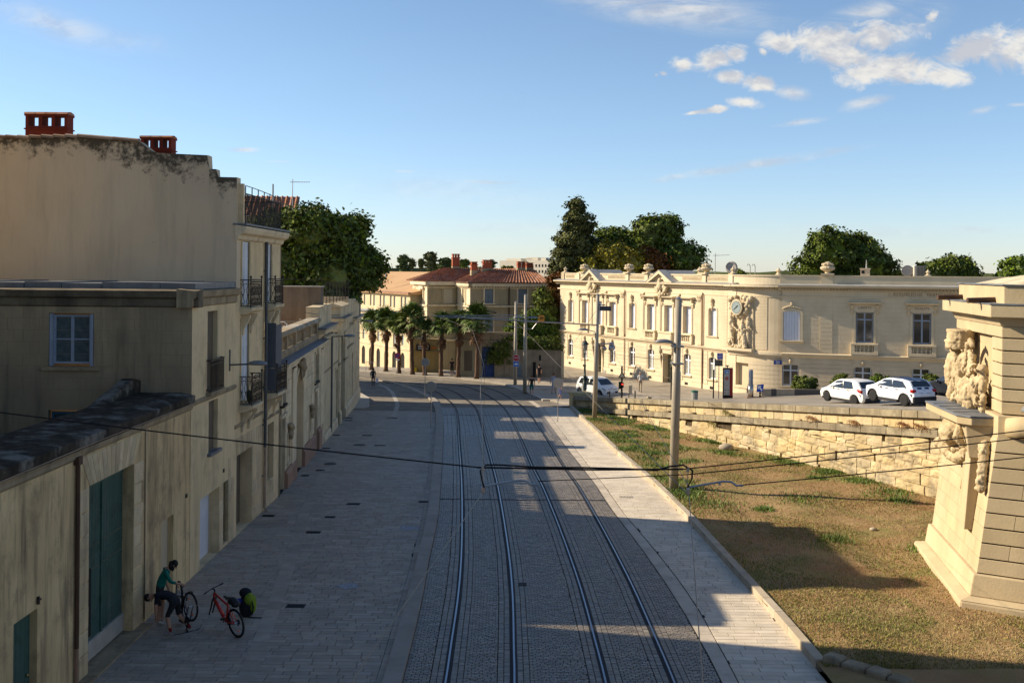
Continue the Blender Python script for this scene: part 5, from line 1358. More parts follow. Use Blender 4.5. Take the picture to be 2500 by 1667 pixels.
for (x0, x1, z1) in ((5.75, 10.15, 9.22), (19.35, 23.95, 9.18)):
 xm = (x0 + x1) / 2
 q = MB(); q.prism([(x0, 8.04), (x0 + .45, 8.04), (xm, z1 - .28), (x1 - .45, 8.04), (x1, 8.04), (xm, z1)], -.66, .2); q.prism([(x0 + .5, 8.04), (x1 - .5, 8.04), (xm, z1 - .3)], -.3, .2); part('pediment', q, M_fa, fa)
 q = MB(); q.prism([(x0 - .1, 8.08), (xm, z1 + .03), (x1 + .1, 8.08), (x1 - .3, 8.0), (xm, z1 - .1), (x0 + .3, 8.0)], .2, 3.2); q.prism([(x0 - .05, 8.06), (xm, z1 + .02), (x1 + .05, 8.06), (x1 + .02, 8.12), (xm, z1 + .07), (x0 - .02, 8.12)], -.68, .2); part('pediment_roof', q, M_zinc, fa)
 q = MB()
 for sg in (-1, 1):
  for k in range(9):
   t = .15 + k * .085; px = xm + sg * (x1 - x0) / 2 * t; pz = z1 - .34 - (z1 - 8.04 - .1) * t
   q.box(px - .06, px + .06, -.52, -.3, pz - .08, pz + .03)
 part('dentils', q, M_fa, fa, kind='stuff')
 s = MB(); s.ball((xm, -.5, 7.75), .34, .2, .42, 10, 8); s.ball((xm, -.42, 7.0), .2, .14, .4, 8, 6); s.ball((xm, -.5, 8.25), .24, .18, .24, 8, 6)
 for sg in (-1, 1):
  for (dx, dz, r_) in ((.5, -.05, .24), (.75, -.3, .22), (.55, -.45, .2), (.38, .32, .18), (.95, -.1, .15), (.3, -.7, .16)): s.ball((xm + sg * dx, -.36, 7.65 + dz), r_, .16, r_, 8, 6)
  s.tube([(xm + sg * .2, -.4, 8.1), (xm + sg * .6, -.42, 7.9), (xm + sg * .9, -.4, 7.4), (xm + sg * .55, -.36, 7.1)], .09, 6)
 sculpt('cartouche', s, M_fc, fa, .05, 1)
for a, b, k in up:
 if k == 'n': frame_arch(fa, a, b, 3.4, 5.9, .16); keystone(fa, (a + b) / 2, 6.15, 1.1, True); persienne(fa, a, b, 3.4, 5.88, .30, 4)
 else:
  hood(fa, a, b, 5.9); persienne(fa, a, b, 3.4, 5.9, .34, 4)
  if (a, b) in ((21.8, 23.15), (8.5, 9.75)):
   q = MB(); q.box(a - .5, b + .5, -.5, 0, 3.24, 3.38); q.box(a - .42, b + .42, -.42, 0, 2.44, 3.24); q.box(a - .3, b + .3, -.45, -.4, 2.65, 3.1); part('balcony_panel', q, M_fa, fa, bevel=.01)
  else: baluster_panel(fa, a, b)
for a, b in ((4.1, 4.7), (7.15, 7.6), (10.25, 10.7), (13.75, 14.35), (17.5, 18.1), (20.75, 21.2), (23.95, 24.4), (27.3, 27.95)): pilaster(fa, a, b)
for i in (0, 1, 3, 4, 5, 7, 8):
 a, b, k = up[i]; m = (a + b) / 2
 glazed(fa, m - .58, m + .58, -.42, 1.5, .2, .2, curt=(i > 4)); keystone(fa, m, 1.75, .85)
 q = MB(); q.prism([(.02, -.62), (-.1, -.6), (-.16, -.5), (-.16, -.44), (.02, -.42)], m - .8, m + .8, 'x'); part('sill', q, M_fa, fa)
 q = MB(); q.box(m - .25, m + .25, -.09, -.03, -1.32, -1.08); part('cellar_vent', q, M_dark, fa)
for a, b, z0 in ((21.75, 23.35, -2.3), (8.4, 9.85, -1.95)):
 q = MB(); q.box(a, b, .46, .5, z0, 1.2); part('door', q, M_bronze, fa)
 q = MB(); m = (a + b) / 2
 for sg in (-1, 1):
  for k in range(6):
   z = z0 + .9 + k * .42; cx = m + sg * (b - a) * .25
   q.tube([(cx - .25, .44, z), (cx, .42, z + .2), (cx + .25, .44, z), (cx, .42, z - .16), (cx - .25, .44, z)], .02, 4, False)
  q.box(m + sg * .02 - .01, m + sg * (b - a) * .48, .44, .46, z0 + .05, z0 + .6)
 part('door_grille', q, mat('verdigris', (.30, .32, .22), None, 1, .6), fa)
 q = MB(); q.box(a - .3, a, -.14, .02, z0, 1.1); q.box(b, b + .3, -.14, .02, z0, 1.1); q.box(a - .4, b + .4, -.3, .02, 1.72, 1.98); q.box(a - .35, b + .35, -.2, .02, 1.3, 1.72); part('door_surround', q, M_fa, fa, bevel=.015)
 for x in (a - .25, b + .22):
  s = MB(); s.ball((x, -.28, 1.55), .2, .18, .3, 8, 6); s.ball((x, -.22, 1.0), .13, .12, .3, 8, 6); s.tube([(x, -.2, .8), (x + .03, -.2, -.1)], [.08, .03], 5); s.ball((x, -.3, 1.9), .14); sculpt('garland', s, M_fc, fa, .05, 1)
q = MB(); q.box(10.35, 10.75, -.12, -.05, -2.1, -1.3); part('junction_panel', q, M_zinc, fa)
for a, b in ((28.15, .06), (14.5, .045)):
 q = MB(); q.tube([(a, -.11, 7.2), (a, -.11, -2.0)], b, 7); part('downpipe', q, mat('copper_pipe', (.30, .17, .09), (.22, .13, .08), 2, .7), fa)
q = MB()
for k in range(16):
 z = 2.6 + k * .29; q.box(31.2, 31.75, -.03, .02, z + .01, z + .28)
part('quoins', q, M_fa, fa)

def wall_joints(parent, x0, x1, holes):
 q = MB(); z = 2.55; j = 0
 while z < 6.9:
  for a, b in seg_free(x0, x1, z, z + .012, holes): q.box(a, b, -.003, .002, z, z + .01)
  x = x0 + .3 + .5 * (j % 2)
  while x < x1 - .2:
   if len(seg_free(x, x + .2, z, z + .37, holes)): q.box(x, x + .008, -.003, .002, z, z + .37)
   x += rr.uniform(.9, 1.2)
  z += .37; j += 1
 part('joints', q, mat('pale_joint', (.40, .32, .21), None, 1, .9), parent, kind='stuff')
wall_joints(fa, 0, 33, [(a - .6, b + .6, 2.4, 6.8) for a, b, k in up])
# rounded corner with the clock: arc between the two facade planes (world coordinates)
Ua = Vector((.4228, -.9063)); Ub = Vector((.951, -.309)); Pc = Vector((19.7, 89.4))
E0 = Pc - Ua * 3.3; E2 = Pc + Ub * 2.42; Rr = 0.0
def bz(t):
 p = E0 * (1 - t) ** 2 + Pc * 2 * t * (1 - t) + E2 * t * t; d = (Pc - E0) * (1 - t) + (E2 - Pc) * t; d.normalize(); return p - E0, Vector((d.y, -d.x))
cc = E0
cr = thing('corner_bay', 'rounded corner bay of the pale building carrying the clock and carved figures', 'building corner', (cc.x, cc.y, 0), 0)
cr['category'] = 'building corner'
def arcb(q, r0, r1, z0, z1, t0=0, t1=1, n=14):
 for k in range(n):
  (p, a), (r_, b) = bz(t0 + (t1 - t0) * k / n), bz(t0 + (t1 - t0) * (k + 1) / n)
  A, B, C, D = p + a * r1, r_ + b * r1, r_ + b * r0, p + a * r0
  q.hexa([(v.x, v.y, z0) for v in (A, B, C, D)] + [(v.x, v.y, z1) for v in (A, B, C, D)])
q = MB(); arcb(q, Rr - 3, Rr, 2.0, 7.9); arcb(q, Rr - 3, Rr + .0, -3, 2.0, 0, .16, 3); arcb(q, Rr - 3, Rr + .0, -3, 2.0, .40, 1); arcb(q, Rr - 3, Rr + .0, 1.35, 2.0, .16, .4, 3); arcb(q, Rr - 3, Rr - .35, -3, 1.35, .16, .4, 3); arcb(q, Rr - 3, Rr, -3, -.6, .16, .4, 3); part('wall', q, M_fa, cr)
q = MB(); arcb(q, Rr - .1, Rr + .14, 2.02, 2.2); arcb(q, Rr - .1, Rr + .27, 2.2, 2.4); part('string_course', q, M_fa, cr)
q = MB(); arcb(q, Rr - .1, Rr + .05, 7.0, 7.14); arcb(q, Rr - .1, Rr + .62, 7.86, 8.04); arcb(q, Rr - .1, Rr + .35, 7.8, 7.86); part('cornice', q, M_fa, cr)
q = MB(); arcb(q, Rr - 3, Rr - .2, 8.04, 8.80); arcb(q, Rr - 3, Rr - .12, 8.76, 8.86); part('parapet', q, M_fa, cr)
q = MB(); arcb(q, Rr - 1, Rr + .63, 8.045, 8.06); part('gutter_sheet', q, M_zinc, cr)
q = MB()
for k in range(24): arcb(q, Rr - .1, Rr + .28, 7.67, 7.79, (k + .2) / 24, (k + .65) / 24, 1)
part('dentils', q, M_fa, cr, kind='stuff')
q = MB()
for k in range(8):
 z = -.95 + k * .37
 if z < 1.25: arcb(q, Rr - .05, Rr + .035, z + .012, z + .358, .0, .15, 3)
 if z < 1.6: arcb(q, Rr - .05, Rr + .035, z + .012, z + .358, .41, 1, 8)
part('stone_courses', q, M_fa, cr, kind='stuff')
q = MB()
for k in range(16): arcb(q, Rr - .05, Rr + .03, 2.6 + k * .275, 2.6 + k * .275 + .262, .54, .74, 3)
part('quoins', q, M_fa, cr)
q = MB(); arcb(q, Rr - .1, Rr + .55, 2.4, 2.62, .0, .52); part('ledge', q, M_fa, cr)
q = MB(); arcb(q, Rr - .2, Rr + .3, -.75, -.55, .14, .42); arcb(q, Rr - .1, Rr + .22, -1.6, -.75, .16, .40); part('bench', q, M_fa, cr)
# clock
def onarc(t, r, z, up=0): p, n_ = bz(t * .56); v = p + n_ * r; return (v.x, v.y, z)
_n = bz(.235)[1]
ck = link('clock', None, cr, onarc(.42, Rr + .42, 6.08), (0, 0, math.atan2(_n.y, _n.x) + PI / 2))
q = MB(); q.lathe(0, 0, [(.0, 0), (.66, 0), (.72, .05), (.66, .12), (.56, .08), (.0, .08)], 32); q.v = [(a, -c, b) for a, b, c in q.v]; part('ring', q, M_fc, ck, True)
q = MB(); q.lathe(0, 0, [(0, .09), (.545, .09), (.545, .1), (0, .1)], 32); q.v = [(a, -c, b) for a, b, c in q.v]; part('dial', q, mat('clock_dial', (.27, .32, .31), (.22, .27, .26), 3, .35), ck)
q = MB()
for k in range(12): A = PI / 6 * k; q.tube([(.42 * math.sin(A), -.105, .42 * math.cos(A)), (.52 * math.sin(A), -.105, .52 * math.cos(A))], .018, 4)
part('hour_marks', q, M_dark, ck)
q = MB(); q.tube([(0, -.12, 0), (-.27, -.12, -.20)], .024, 4); part('minute_hand', q, M_dark, ck)
q = MB(); q.tube([(-.05, -.125, -.03), (.18, -.125, .16)], .03, 4); part('hour_hand', q, M_dark, ck)
# carved figures below and foliage around the clock, in one relief
s = MB()
def S(t, z, r, ry=None, rz=None, out=.22): s.ball(onarc(t, Rr + out, z), r, r if ry is None else ry, r if rz is None else rz, 8, 6)
for t, z, r in ((.1, 6.7, .22), (.2, 6.85, .2), (.32, 6.95, .2), (.55, 6.95, .22), (.66, 6.85, .28), (.78, 6.75, .26), (.84, 6.9, .2), (.74, 6.5, .24), (.68, 6.2, .2), (.7, 5.9, .2), (.64, 5.65, .22), (.14, 6.35, .16), (.12, 6.0, .14), (.18, 5.6, .18), (.28, 5.4, .18), (.4, 5.3, .22), (.52, 5.4, .22), (.8, 6.25, .14)): S(t, z, r)
def figure(t, zf, h, lean=0, seated=False, out=.3, arm=None):
 k = h / 1.7
 hd = onarc(t + lean, Rr + out + .05, zf + h - .12 * k); s.ball(hd, .12 * k, .12 * k, .15 * k, 8, 6)
 ch = onarc(t + lean * .8, Rr + out, zf + h * .74); s.ball(ch, .2 * k, .17 * k, .27 * k, 8, 6)
 hp = onarc(t + lean * .3, Rr + out - .03, zf + h * .5); s.ball(hp, .19 * k, .17 * k, .24 * k, 8, 6)
 s.tube([hd, ch, hp], [.07 * k, .15 * k, .17 * k], 7)
 for sg in (-1, 1):
  s.tube([hp, onarc(t + sg * .02, Rr + out + (.2 if seated else .05), zf + h * (.36 if seated else .27)), onarc(t + sg * .04, Rr + out, zf)], [.13 * k, .1 * k, .07 * k], 7)
 if arm:
  for sg, (dt, dz) in zip((-1, 1), arm): s.tube([onarc(t + lean + sg * .03, Rr + out, zf + h * .8), onarc(t + lean + dt * .5, Rr + out + .12, zf + h * .66 + dz * .4), onarc(t + lean + dt, Rr + out + .1, zf + h * .66 + dz)], [.075 * k, .06 * k, .045 * k], 6)
figure(.22, 2.9, 2.5, -.02, arm=((-.06, -.4), (.22, -.35)))
figure(.60, 2.62, 2.45, .0, arm=((-.2, -.15), (.12, .0)))
figure(.73, 3.0, 2.3, .02, out=.15, arm=((-.1, -.1), (.12, -.3)))
figure(.17, 2.62, 1.4, .02, True, .34, arm=((-.06, -.2), (.14, -.1)))
s.tube([onarc(.5, Rr + .2, 2.7), onarc(.46, Rr + .25, 3.4), onarc(.52, Rr + .2, 4.2)], [.16, .13, .1], 7)
s.tube([onarc(.64, Rr + .3, 3.9), onarc(.66, Rr + .35, 3.0), onarc(.72, Rr + .4, 2.66)], [.16, .2, .2], 7)
for k in range(14): S(.1 + .045 * k, 2.75 + .1 * math.sin(k * 2.1), .13 + .04 * math.sin(k * 3.3), out=.3)
arcb(s, Rr - .05, Rr + .1, 2.62, 6.95, .02, .5, 10)
carve(sculpt('carved_relief', s, M_fc, cr, .035, 0), .06, .2)

# facade B
AB = math.atan2(-.309, .951)
fb = thing('public_building', 'shaded side wing of the pale building with carved mottoes above its tall windows', 'building', (19.6, 89.3, 0), AB)
X0 = 2.45; X1 = 24
ub = [(12.66, 14.05), (8.31, 9.67), (17.0, 18.38)]
H = [(2.56, 3.94, 3.44, 5.9, .14, .2)] + [(a, b, 3.44, 5.9, 0, .32) for a, b in ub] + [(a, a + 1.36, -.3, 1.5, .2, .25) for a in (2.5, 8.2, 12.63, 17.0)]
q = MB(); q.wall(X0, X1, -2.2, 7.9, H); part('wall', q, M_fb, fb)
q = MB(); q.box(X0, X1, .4, 12, -2.2, 8.1); part('wall_core', q, M_fb, fb)
courses(fb, X0, 17, -.95, 2.0, .36, [(h[0] - .1, h[1] + .1, h[2] - .15, h[3] + .12) for h in H if h[3] < 2], 3.2)
q = MB(); q.box(X0, X1, -.08, .0, -2.2, -.95); part('plinth', q, M_fb, fb)
cornice(fb, X0 - .3, X1); string(fb, X0, X1)
q = MB(); q.box(X0 - .2, X1, .25, .6, 8.1, 8.82); q.box(X0 - .2, X1, .2, .65, 8.80, 8.88); q.box(5.55, 6.5, .18, .7, 8.1, 8.9); part('parapet', q, M_fb, fb)
urn(fb, 6.05, .45, 8.9, 1.05); urn(fb, 2.0, 2.0, 8.8, .7, False); urn(fb, 13.8, .45, 8.88, .55, False)
frame_arch(fb, 2.56, 3.94, 3.44, 5.9, .14, .2); persienne(fb, 2.58, 3.92, 3.46, 5.88, .06, 6)
s = MB()
for k in range(9): s.ball((3.25 + (k - 4) * .17, -.06, 6.3 - abs(k - 4) * .05 + (.12 if k == 4 else 0)), .11, .07, .1, 6, 5)
s.ball((3.25, -.06, 6.55), .14, .08, .14); s.tube([(2.5, -.03, 6.12), (2.9, -.05, 6.3), (3.25, -.06, 6.35), (3.6, -.05, 6.3), (4.0, -.03, 6.12)], .05, 5); sculpt('carved_garland', s, M_fc, fb, .04, 1)
for (a, b), word in zip(ub, ('EGALITE', 'LIBERTE', None)):
 hood(fb, a, b, 5.9); baluster_panel(fb, a, b); glazed(fb, a + .04, b - .04, 3.46, 5.88, .2, 0, M_blueish, .74)
 if word: text(word, fb, ((a + b) / 2, -.085, 6.27), .26, M_let, name='motto', sx=1.0, sp=1.15)
text('REPUBLIQUE  FRANCAISE', fb, (13.42, -.012, 7.38), .36, M_let, name='inscription', sp=1.32, sx=.86)
q = MB(); q.box(10.75, 17.5, -.01, .0, 7.17, 7.57); part('inscription_band', q, M_fc, fb)
for a in (2.5, 8.2, 12.63, 17.0):
 glazed(fb, a + .03, a + 1.33, -.28, 1.48, .12, 0, mat('white_frame', (.5, .52, .52), None, 1, .6)); keystone(fb, a + .68, 1.72, .8)
 q = MB(); q.box(a - .2, a + 1.56, -.14, 0, -.42, -.3); part('sill', q, M_fb, fb)
q = MB()
for k in range(13):
 z = 2.5 + k * .345; q.box(5.5, 6.48, -.035, .0, z + .01, z + .335)
part('quoins', q, M_fb, fb)
wall_joints(fb, X0, X1, [(a - .6, b + .6, 2.4, 6.8) for a, b in ub] + [(2.3, 4.2, 3.1, 6.7), (5.45, 6.5, 2.4, 7)])
# plaques are things on the wall
pl = thing('street_plaque', 'blue enamel street name plaque beside the arched ground floor window', 'plaque', (19.6 + .951 * 2.15, 89.3 - .309 * 2.15, 1.6), AB)
q = MB(); q.box(-.33, .33, -.08, -.05, -.17, .17); part('plate', q, M_navy, pl); text('Place', pl, (0, -.085, .07), .15, M_sign); text('Giral', pl, (0, -.085, -.08), .15, M_sign)
pl = thing('wall_plaque', 'white plaque with two short lines high on the wall near the bastion', 'plaque', (19.6 + .951 * 15.45, 89.3 - .309 * 15.45, 3.26), AB)
q = MB(); q.box(-.24, .24, -.05, -.02, -.15, .15); part('plate', q, M_sign, pl)
q = MB(); q.box(-.15, .1, -.055, -.05, .02, .05); q.box(-.15, .15, -.055, -.05, -.07, -.04); part('lines', q, M_navy, pl)
# roof equipment
def onB(s, y, z): return (19.6 + .951 * s + .309 * y, 89.3 - .309 * s + .951 * y, z)
t = thing('roof_chimney', 'small rendered chimney with a finial behind the shaded parapet', 'chimney', onB(9.0, 3, 8.1), AB)
q = MB(); q.box(-.38, .38, -.3, .3, 0, 1.35); q.box(-.44, .44, -.35, .35, 1.3, 1.4); q.mi = 1; q.box(-.3, -.05, -.31, -.29, .95, 1.2); part('body', q, [M_gable, M_dark], t); q = MB(); q.tube([(.1, 0, 1.4), (.1, 0, 2.1)], [.08, .03]); part('finial', q, M_zinc, t)
t = thing('satellite_dish', 'grey satellite dish on the shaded wing roof beside the air conditioner', 'dish', onB(12.3, 2.0, 8.8), AB)
q = MB(); q.lathe(0, 0, [(.0, 0), (.3, .04), (.46, .12), (.47, .13), (.3, .06), (0, .02)], 18); q.v = [(a, .12 - c, b + .5) for a, b, c in q.v]; part('dish', q, mat('dish_grey', (.33, .31, .28), None, 1, .6), t, True); q = MB(); q.tube([(0, .1, -.6), (0, .1, .5)], .03); q.tube([(0, .1, .2), (0, -.4, .5)], .015); part('mount', q, M_zinc, t)
t = thing('air_conditioner', 'boxy air conditioning unit with a grille on the shaded wing roof', 'air conditioner', onB(13.25, 2.0, 8.2), AB + .25)
q = MB(); q.box(-.5, .42, -.2, .2, .6, 1.5); part('casing', q, mat('beige_casing', (.5, .45, .36), None, 1, .6), t)
q = MB()
for k in range(9): q.box(-.3, .40, -.22, -.2, .64 + k * .095, .67 + k * .095)
for k in range(7): q.box(-.3 + k * .115, -.28 + k * .115, -.22, -.2, .64, 1.46)
part('grille', q, M_dark, t)
t = thing('satellite_dish', 'large grey satellite dish half behind the biggest roof urn', 'dish', (4.77 + .4228 * 28.9 + .9063 * 2.5, 121.4 - .9063 * 28.9 + .4228 * 2.5, 9.4), -.5)
q = MB(); q.lathe(0, 0, [(.0, 0), (.36, .04), (.56, .15), (.57, .16), (.36, .06), (0, .02)], 20); q.v = [(a, .12 - c, b + .1) for a, b, c in q.v]; part('dish', q, MATS['dish_grey'], t, True); q = MB(); q.tube([(0, .15, -.9), (0, .15, .3)], .05); part('mount', q, M_zinc, t)
def antenna(x, y, z, h, lab, rz=0):
 t = thing('tv_antenna', lab, 'antenna', (x, y, z), rz); q = MB(); q.tube([(0, 0, 0), (0, 0, h)], .03, 5); part('mast', q, M_zinc, t); q = MB(); q.tube([(-.2, 0, h * .9), (1.3, 0, h * .93)], .02, 4)
 for k in range(7): q.tube([(.1 + k * .17, -.3, h * .92), (.1 + k * .17, .3, h * .92)], .012, 3)
 part('boom', q, M_zinc, t)
antenna(18.0, 97.5, 8.6, 2.2, 'thin television antenna beside the large dish on the pale building')
t = thing('roof_pipes', 'pair of bent vent pipes on the corner roof', 'vent pipe', (19.9, 91.5, 8.0))
for k in (0, .42):
 q = MB(); q.tube([(k, 0, 0), (k, 0, 1.6), (k - .08, 0, 1.75), (k - .22, 0, 1.75), (k - .26, 0, 1.62)], .035, 6); part('pipe', q, M_zinc, t)

# ------------------------------------------------------------------ stone bastion at the right
bas = thing('bastion', 'big battered stone bastion with channelled courses and carved trophies at the right edge', 'bastion', (0, 0, 0))
M_bs = mat('bastion_stone', (.50, .395, .235), (.43, .335, .195), .9, .88, .22, 16, rnd=.06, blotch=((.40, .31, .18), .5, .8), streak=((.34, .26, .15), .3))
M_bsc = mat('bastion_carving', (.52, .41, .245), (.40, .305, .175), 3, .9, .25, 16, blotch=((.30, .22, .12), .5, 1.6))
def lerp(a, b, t): return a + (b - a) * t
def crn(z):
 """plan corners at height z: far-left, near, right (beyond the frame)"""
 if z < .5: o_ = 0
 k = max(0, min(1, (z - .3) / 4.4))
 n = Vector((12.30 + .68 * k, 28.65 + .12 * k)); f = Vector((13.30 + .55 * k, 34.3 - .1 * k)); r_ = Vector((19.0 + .3 * k, 24.6 + .4 * k))
 return f, n, r_
def ring(q, z0, z1, o0=0, o1=0, y=None, F=None):
 """solid slab between heights with outward offset"""
 def pts(z, o):
  f, n, r_ = F(z) if F else crn(z)
  d1 = (f - n).normalized(); n1 = Vector((-abs(d1.y), d1.x)); d2 = (r_ - n).normalized(); n2 = Vector((d2.y, -d2.x))
  if n1.x > 0: n1 = -n1
  # corner offset by intersection
  c = d1.x * d2.y - d1.y * d2.x
  w = (n + n2 * o) - (n + n1 * o); t = (w.x * d2.y - w.y * d2.x) / c
  N = n + n1 * o + d1 * t; Fp = f + n1 * o + d1 * o; Rp = r_ + n2 * o
  return [(N.x, N.y, z), (Rp.x, Rp.y, z), (Rp.x + 2, Rp.y + 9.5, z), (Fp.x, Fp.y, z)]
 q.hexa(pts(z0, o0) + pts(z1, o1)); return pts(z0, o0), pts(z1, o1)
q = MB(); ring(q, -.3, .32, .42, .40); part('foot', q, M_bs, bas, bevel=.06)
q = MB(); ring(q, .32, .40, .40, .12); ring(q, .40, .98, .12, .10); part('socle', q, M_bs, bas, bevel=.03)
q = MB(); ring(q, .98, 4.75, -.05, -.05); part('core', q, M_cavity, bas)
def course_blocks(z0, z1, nl, nr, off=0, off1=None, F=None, gl=.012, gr=.012, m=None, shift=0):
 f0, n0, r0 = (F or crn)(z0); f1, n1, r1 = (F or crn)(z1)
 A, B = [], []
 q = MB(); p0, p1 = ring(q, z0, z1, off, off if off1 is None else off1, F=F)
 N0, R0, _, F0 = [Vector(p) for p in p0]; N1, R1, _, F1 = [Vector(p) for p in p1]
 dep = Vector((.45, .35, 0))
 for (P0, Q0, P1, Q1, n, g) in ((N0, F0, N1, F1, nl, gl), (N0, R0, N1, R1, nr, gr)):
  cuts = [0] + sorted([(k + shift + rr.uniform(-.12, .12)) / n for k in range(0 if shift else 1, n)]) + [1]
  for a, b in zip(cuts[:-1], cuts[1:]):
   e = .003 / max(.01, 1)
   a_, b_ = a + (.0005 if a > 0 else 0), b - (.0005 if b < 1 else 0)
   q = MB(); bz = Vector((0, 0, g)); tz_ = Vector((0, 0, -g * .3))
   v = [P0.lerp(Q0, a_) + bz, P0.lerp(Q0, b_) + bz, P0.lerp(Q0, b_) + dep + bz, P0.lerp(Q0, a_) + dep + bz, P1.lerp(Q1, a_) + tz_, P1.lerp(Q1, b_) + tz_, P1.lerp(Q1, b_) + dep + tz_, P1.lerp(Q1, a_) + dep + tz_]
   q.hexa([tuple(x) for x in v]); part('stone', q, m or M_bs, bas, bevel=.008)
# channelled courses of the battered base: deep joints on the right face only
nz = 9; z = .98
for j in range(nz):
 z1 = z + (4.62 - .98) / nz
 course_blocks(z, z1, 5, 5, 0, 0, gl=.008, gr=.03, shift=.5 * (j % 2)); z = z1
# stone roll
q = MB(); f, n, r_ = crn(4.9); d2 = (r_ - n).normalized(); d1 = (f - n).normalized()
a = n + d2 * .35
q.tube([(a.x - .1, a.y + .1, 4.92), ((n + d2 * .6).x, (n + d2 * .6).y, 4.92), (r_.x, r_.y, 4.92)], [.24, .31, .31], 16); 
part('torus_moulding', q, M_bs, bas, True)
q = MB(); ring(q, 4.62, 5.2, -.02, -.02); part('band', q, M_bs, bas)
def upc(z): return Vector((14.02, 34.05)), Vector((13.18, 29.0)), Vector((19.3, 25.1))
def inner(z): f, n, r_ = upc(z); return f, n, r_
z = 5.2
q = MB(); ring(q, 5.2, 7.7, -.32, -.32, F=upc); part('core', q, M_bs, bas)
# upper body: end piers and right face coursed, sunk panel between
UB0, UB1 = 5.2, 7.62; nj = 7; hz = (UB1 - UB0) / nj
f, n, r_ = upc(0); d1 = (f - n).normalized(); d2 = (r_ - n).normalized(); L1 = (f - n).length; nl1 = Vector((-d1.y, d1.x)); nl1 = nl1 if nl1.x < 0 else -nl1; nl2 = Vector((d2.y, -d2.x))
def face_box(d, nrm_, o, t0, t1, z0, z1, dep, pr=0, name='stone', m=None, bev=.014):
 a = n + d * t0 + nrm_ * pr; b = n + d * t1 + nrm_ * pr; c = b - nrm_ * dep; e = a - nrm_ * dep
 q = MB(); q.hexa([(p.x, p.y, z0) for p in (a, b, c, e)] + [(p.x, p.y, z1) for p in (a, b, c, e)]); return part(name, q, m or M_bs, bas, bevel=bev)
for j in range(nj):
 z0 = UB0 + j * hz + .035; z1 = UB0 + (j + 1) * hz
 if j < nj - 1:
  face_box(d1, nl1, 0, L1 - .75, L1, z0, z1, .5)
  face_box(d1, nl1, 0, .0, 1.0, z0, z1, .3)
 face_box(d2, nl2, 0, .0, 1.9 - (j % 2) * .6, z0, z1, .3); face_box(d2, nl2, 0, 1.905 - (j % 2) * .6, 7.2, z0, z1, .3)
face_box(d1, nl1, 0, 0, L1, UB0 + (nj - 1) * hz + .035, UB1, .35)
face_box(d1, nl1, 0, 1.0, L1 - .75, UB0, UB1 - hz, .3, -.22, 'panel')
face_box(d1, nl1, 0, 1.5, 2.9, UB0 + .3, 7.0, .2, -.16, 'panel_frame')
q = MB(); ring(q, 7.62, 7.86, .03, .14, F=upc); part('moulding', q, M_bs, bas)
q = MB(); ring(q, 7.86, 8.2, .36, .36, F=upc); part('cornice', q, M_bs, bas, bevel=.02)
q = MB(); ring(q, 8.202, 8.235, .38, .38, F=upc); part('cornice_lead', q, M_lead, bas)
M_roofst = mat('roof_stone', (.60, .52, .36), (.46, .38, .24), 1.6, .85, .2, 16, streak=((.32, .26, .17), .4))
def atc(z): return Vector((14.4, 34.2)), Vector((13.9, 29.6)), Vector((19.6, 25.8))
q = MB(); ring(q, 8.2, 8.72, -.05, -.05, F=lambda z: upc(z)); part('attic', q, M_bs, bas, bevel=.02)
q = MB(); ring(q, 8.722, 8.75, .0, .0, F=lambda z: upc(z)); part('attic_lead', q, M_lead, bas)
for k, (z0, z1, o0, o1) in enumerate(((8.75, 8.95, -.45, -1.2), (8.95, 9.12, -1.25, -2.1), (9.12, 9.26, -2.15, -3.0))):
 q = MB(); ring(q, z0, z1, o0, o1, F=upc); part('roof_tier', q, M_roofst, bas)
for (t0, dx) in ((L1 - .5, 0), (.9, 0)):
 a = n + d1 * t0; q = MB(); q.tube([(a.x + .4, a.y, 8.33), (a.x - .75, a.y - .05, 8.29)], .075, 8); part('spout', q, M_brownpipe, bas)
a = n + d2 * 2.3; q = MB()
q.prism([(-.62, 0), (.62, 0), (.62, .08), (-.62, .08)], 0, .1); q.v = [(a.x + d2.x * p[0] + nl2.x * (.02), a.y + d2.y * p[0] + nl2.y * .02, 7.70 + p[2]) for p in q.v]; part('slot', q, M_dark, bas)
# round medallion edge on the right face
a = n + d2 * 2.95; q = MB(); q.lathe(0, 0, [(.0, 0), (.95, 0), (1.1, .1), (.95, .2), (.8, .12), (0, .12)], 28); q.v = [(a.x + d2.x * p[0] + nl2.x * p[2], a.y + d2.y * p[0] + nl2.y * p[2], 6.3 + p[1] * 1.1) for p in q.v]; part('medallion', q, M_bsc, bas, True)
# projecting slab on consoles
slab = [(12.62, 32.9), (12.28, 29.75), (12.52, 29.35), (13.1, 29.2), (13.9, 29.2), (14.2, 32.9)]
q = MB(); q.prism(slab, 4.86, 5.06, 'z'); part('slab', q, M_bs, bas, bevel=.015)
q = MB(); q.prism([(x - .03 if x < 12.8 else x, y) for x, y in slab], 5.062, 5.12, 'z'); part('slab_cover', q, M_lead, bas, bevel=.01)
for k in range(1, 5): q = MB(); t = k / 5; q.box(12.32 + .3 * t, 13.6, 29.6 + 3.2 * t, 29.63 + 3.2 * t, 5.12, 5.135); part('lead_seam', q, M_lead, bas)
q = MB(); q.hexa([(12.62, 29.75, 3.9), (13.3, 29.3, 3.9), (13.6, 30.2, 3.9), (12.9, 30.5, 3.9), (12.45, 29.6, 4.86), (13.1, 29.2, 4.86), (13.6, 30.2, 4.86), (12.7, 30.6, 4.86)]); part('console', q, M_bs, bas, bevel=.03)
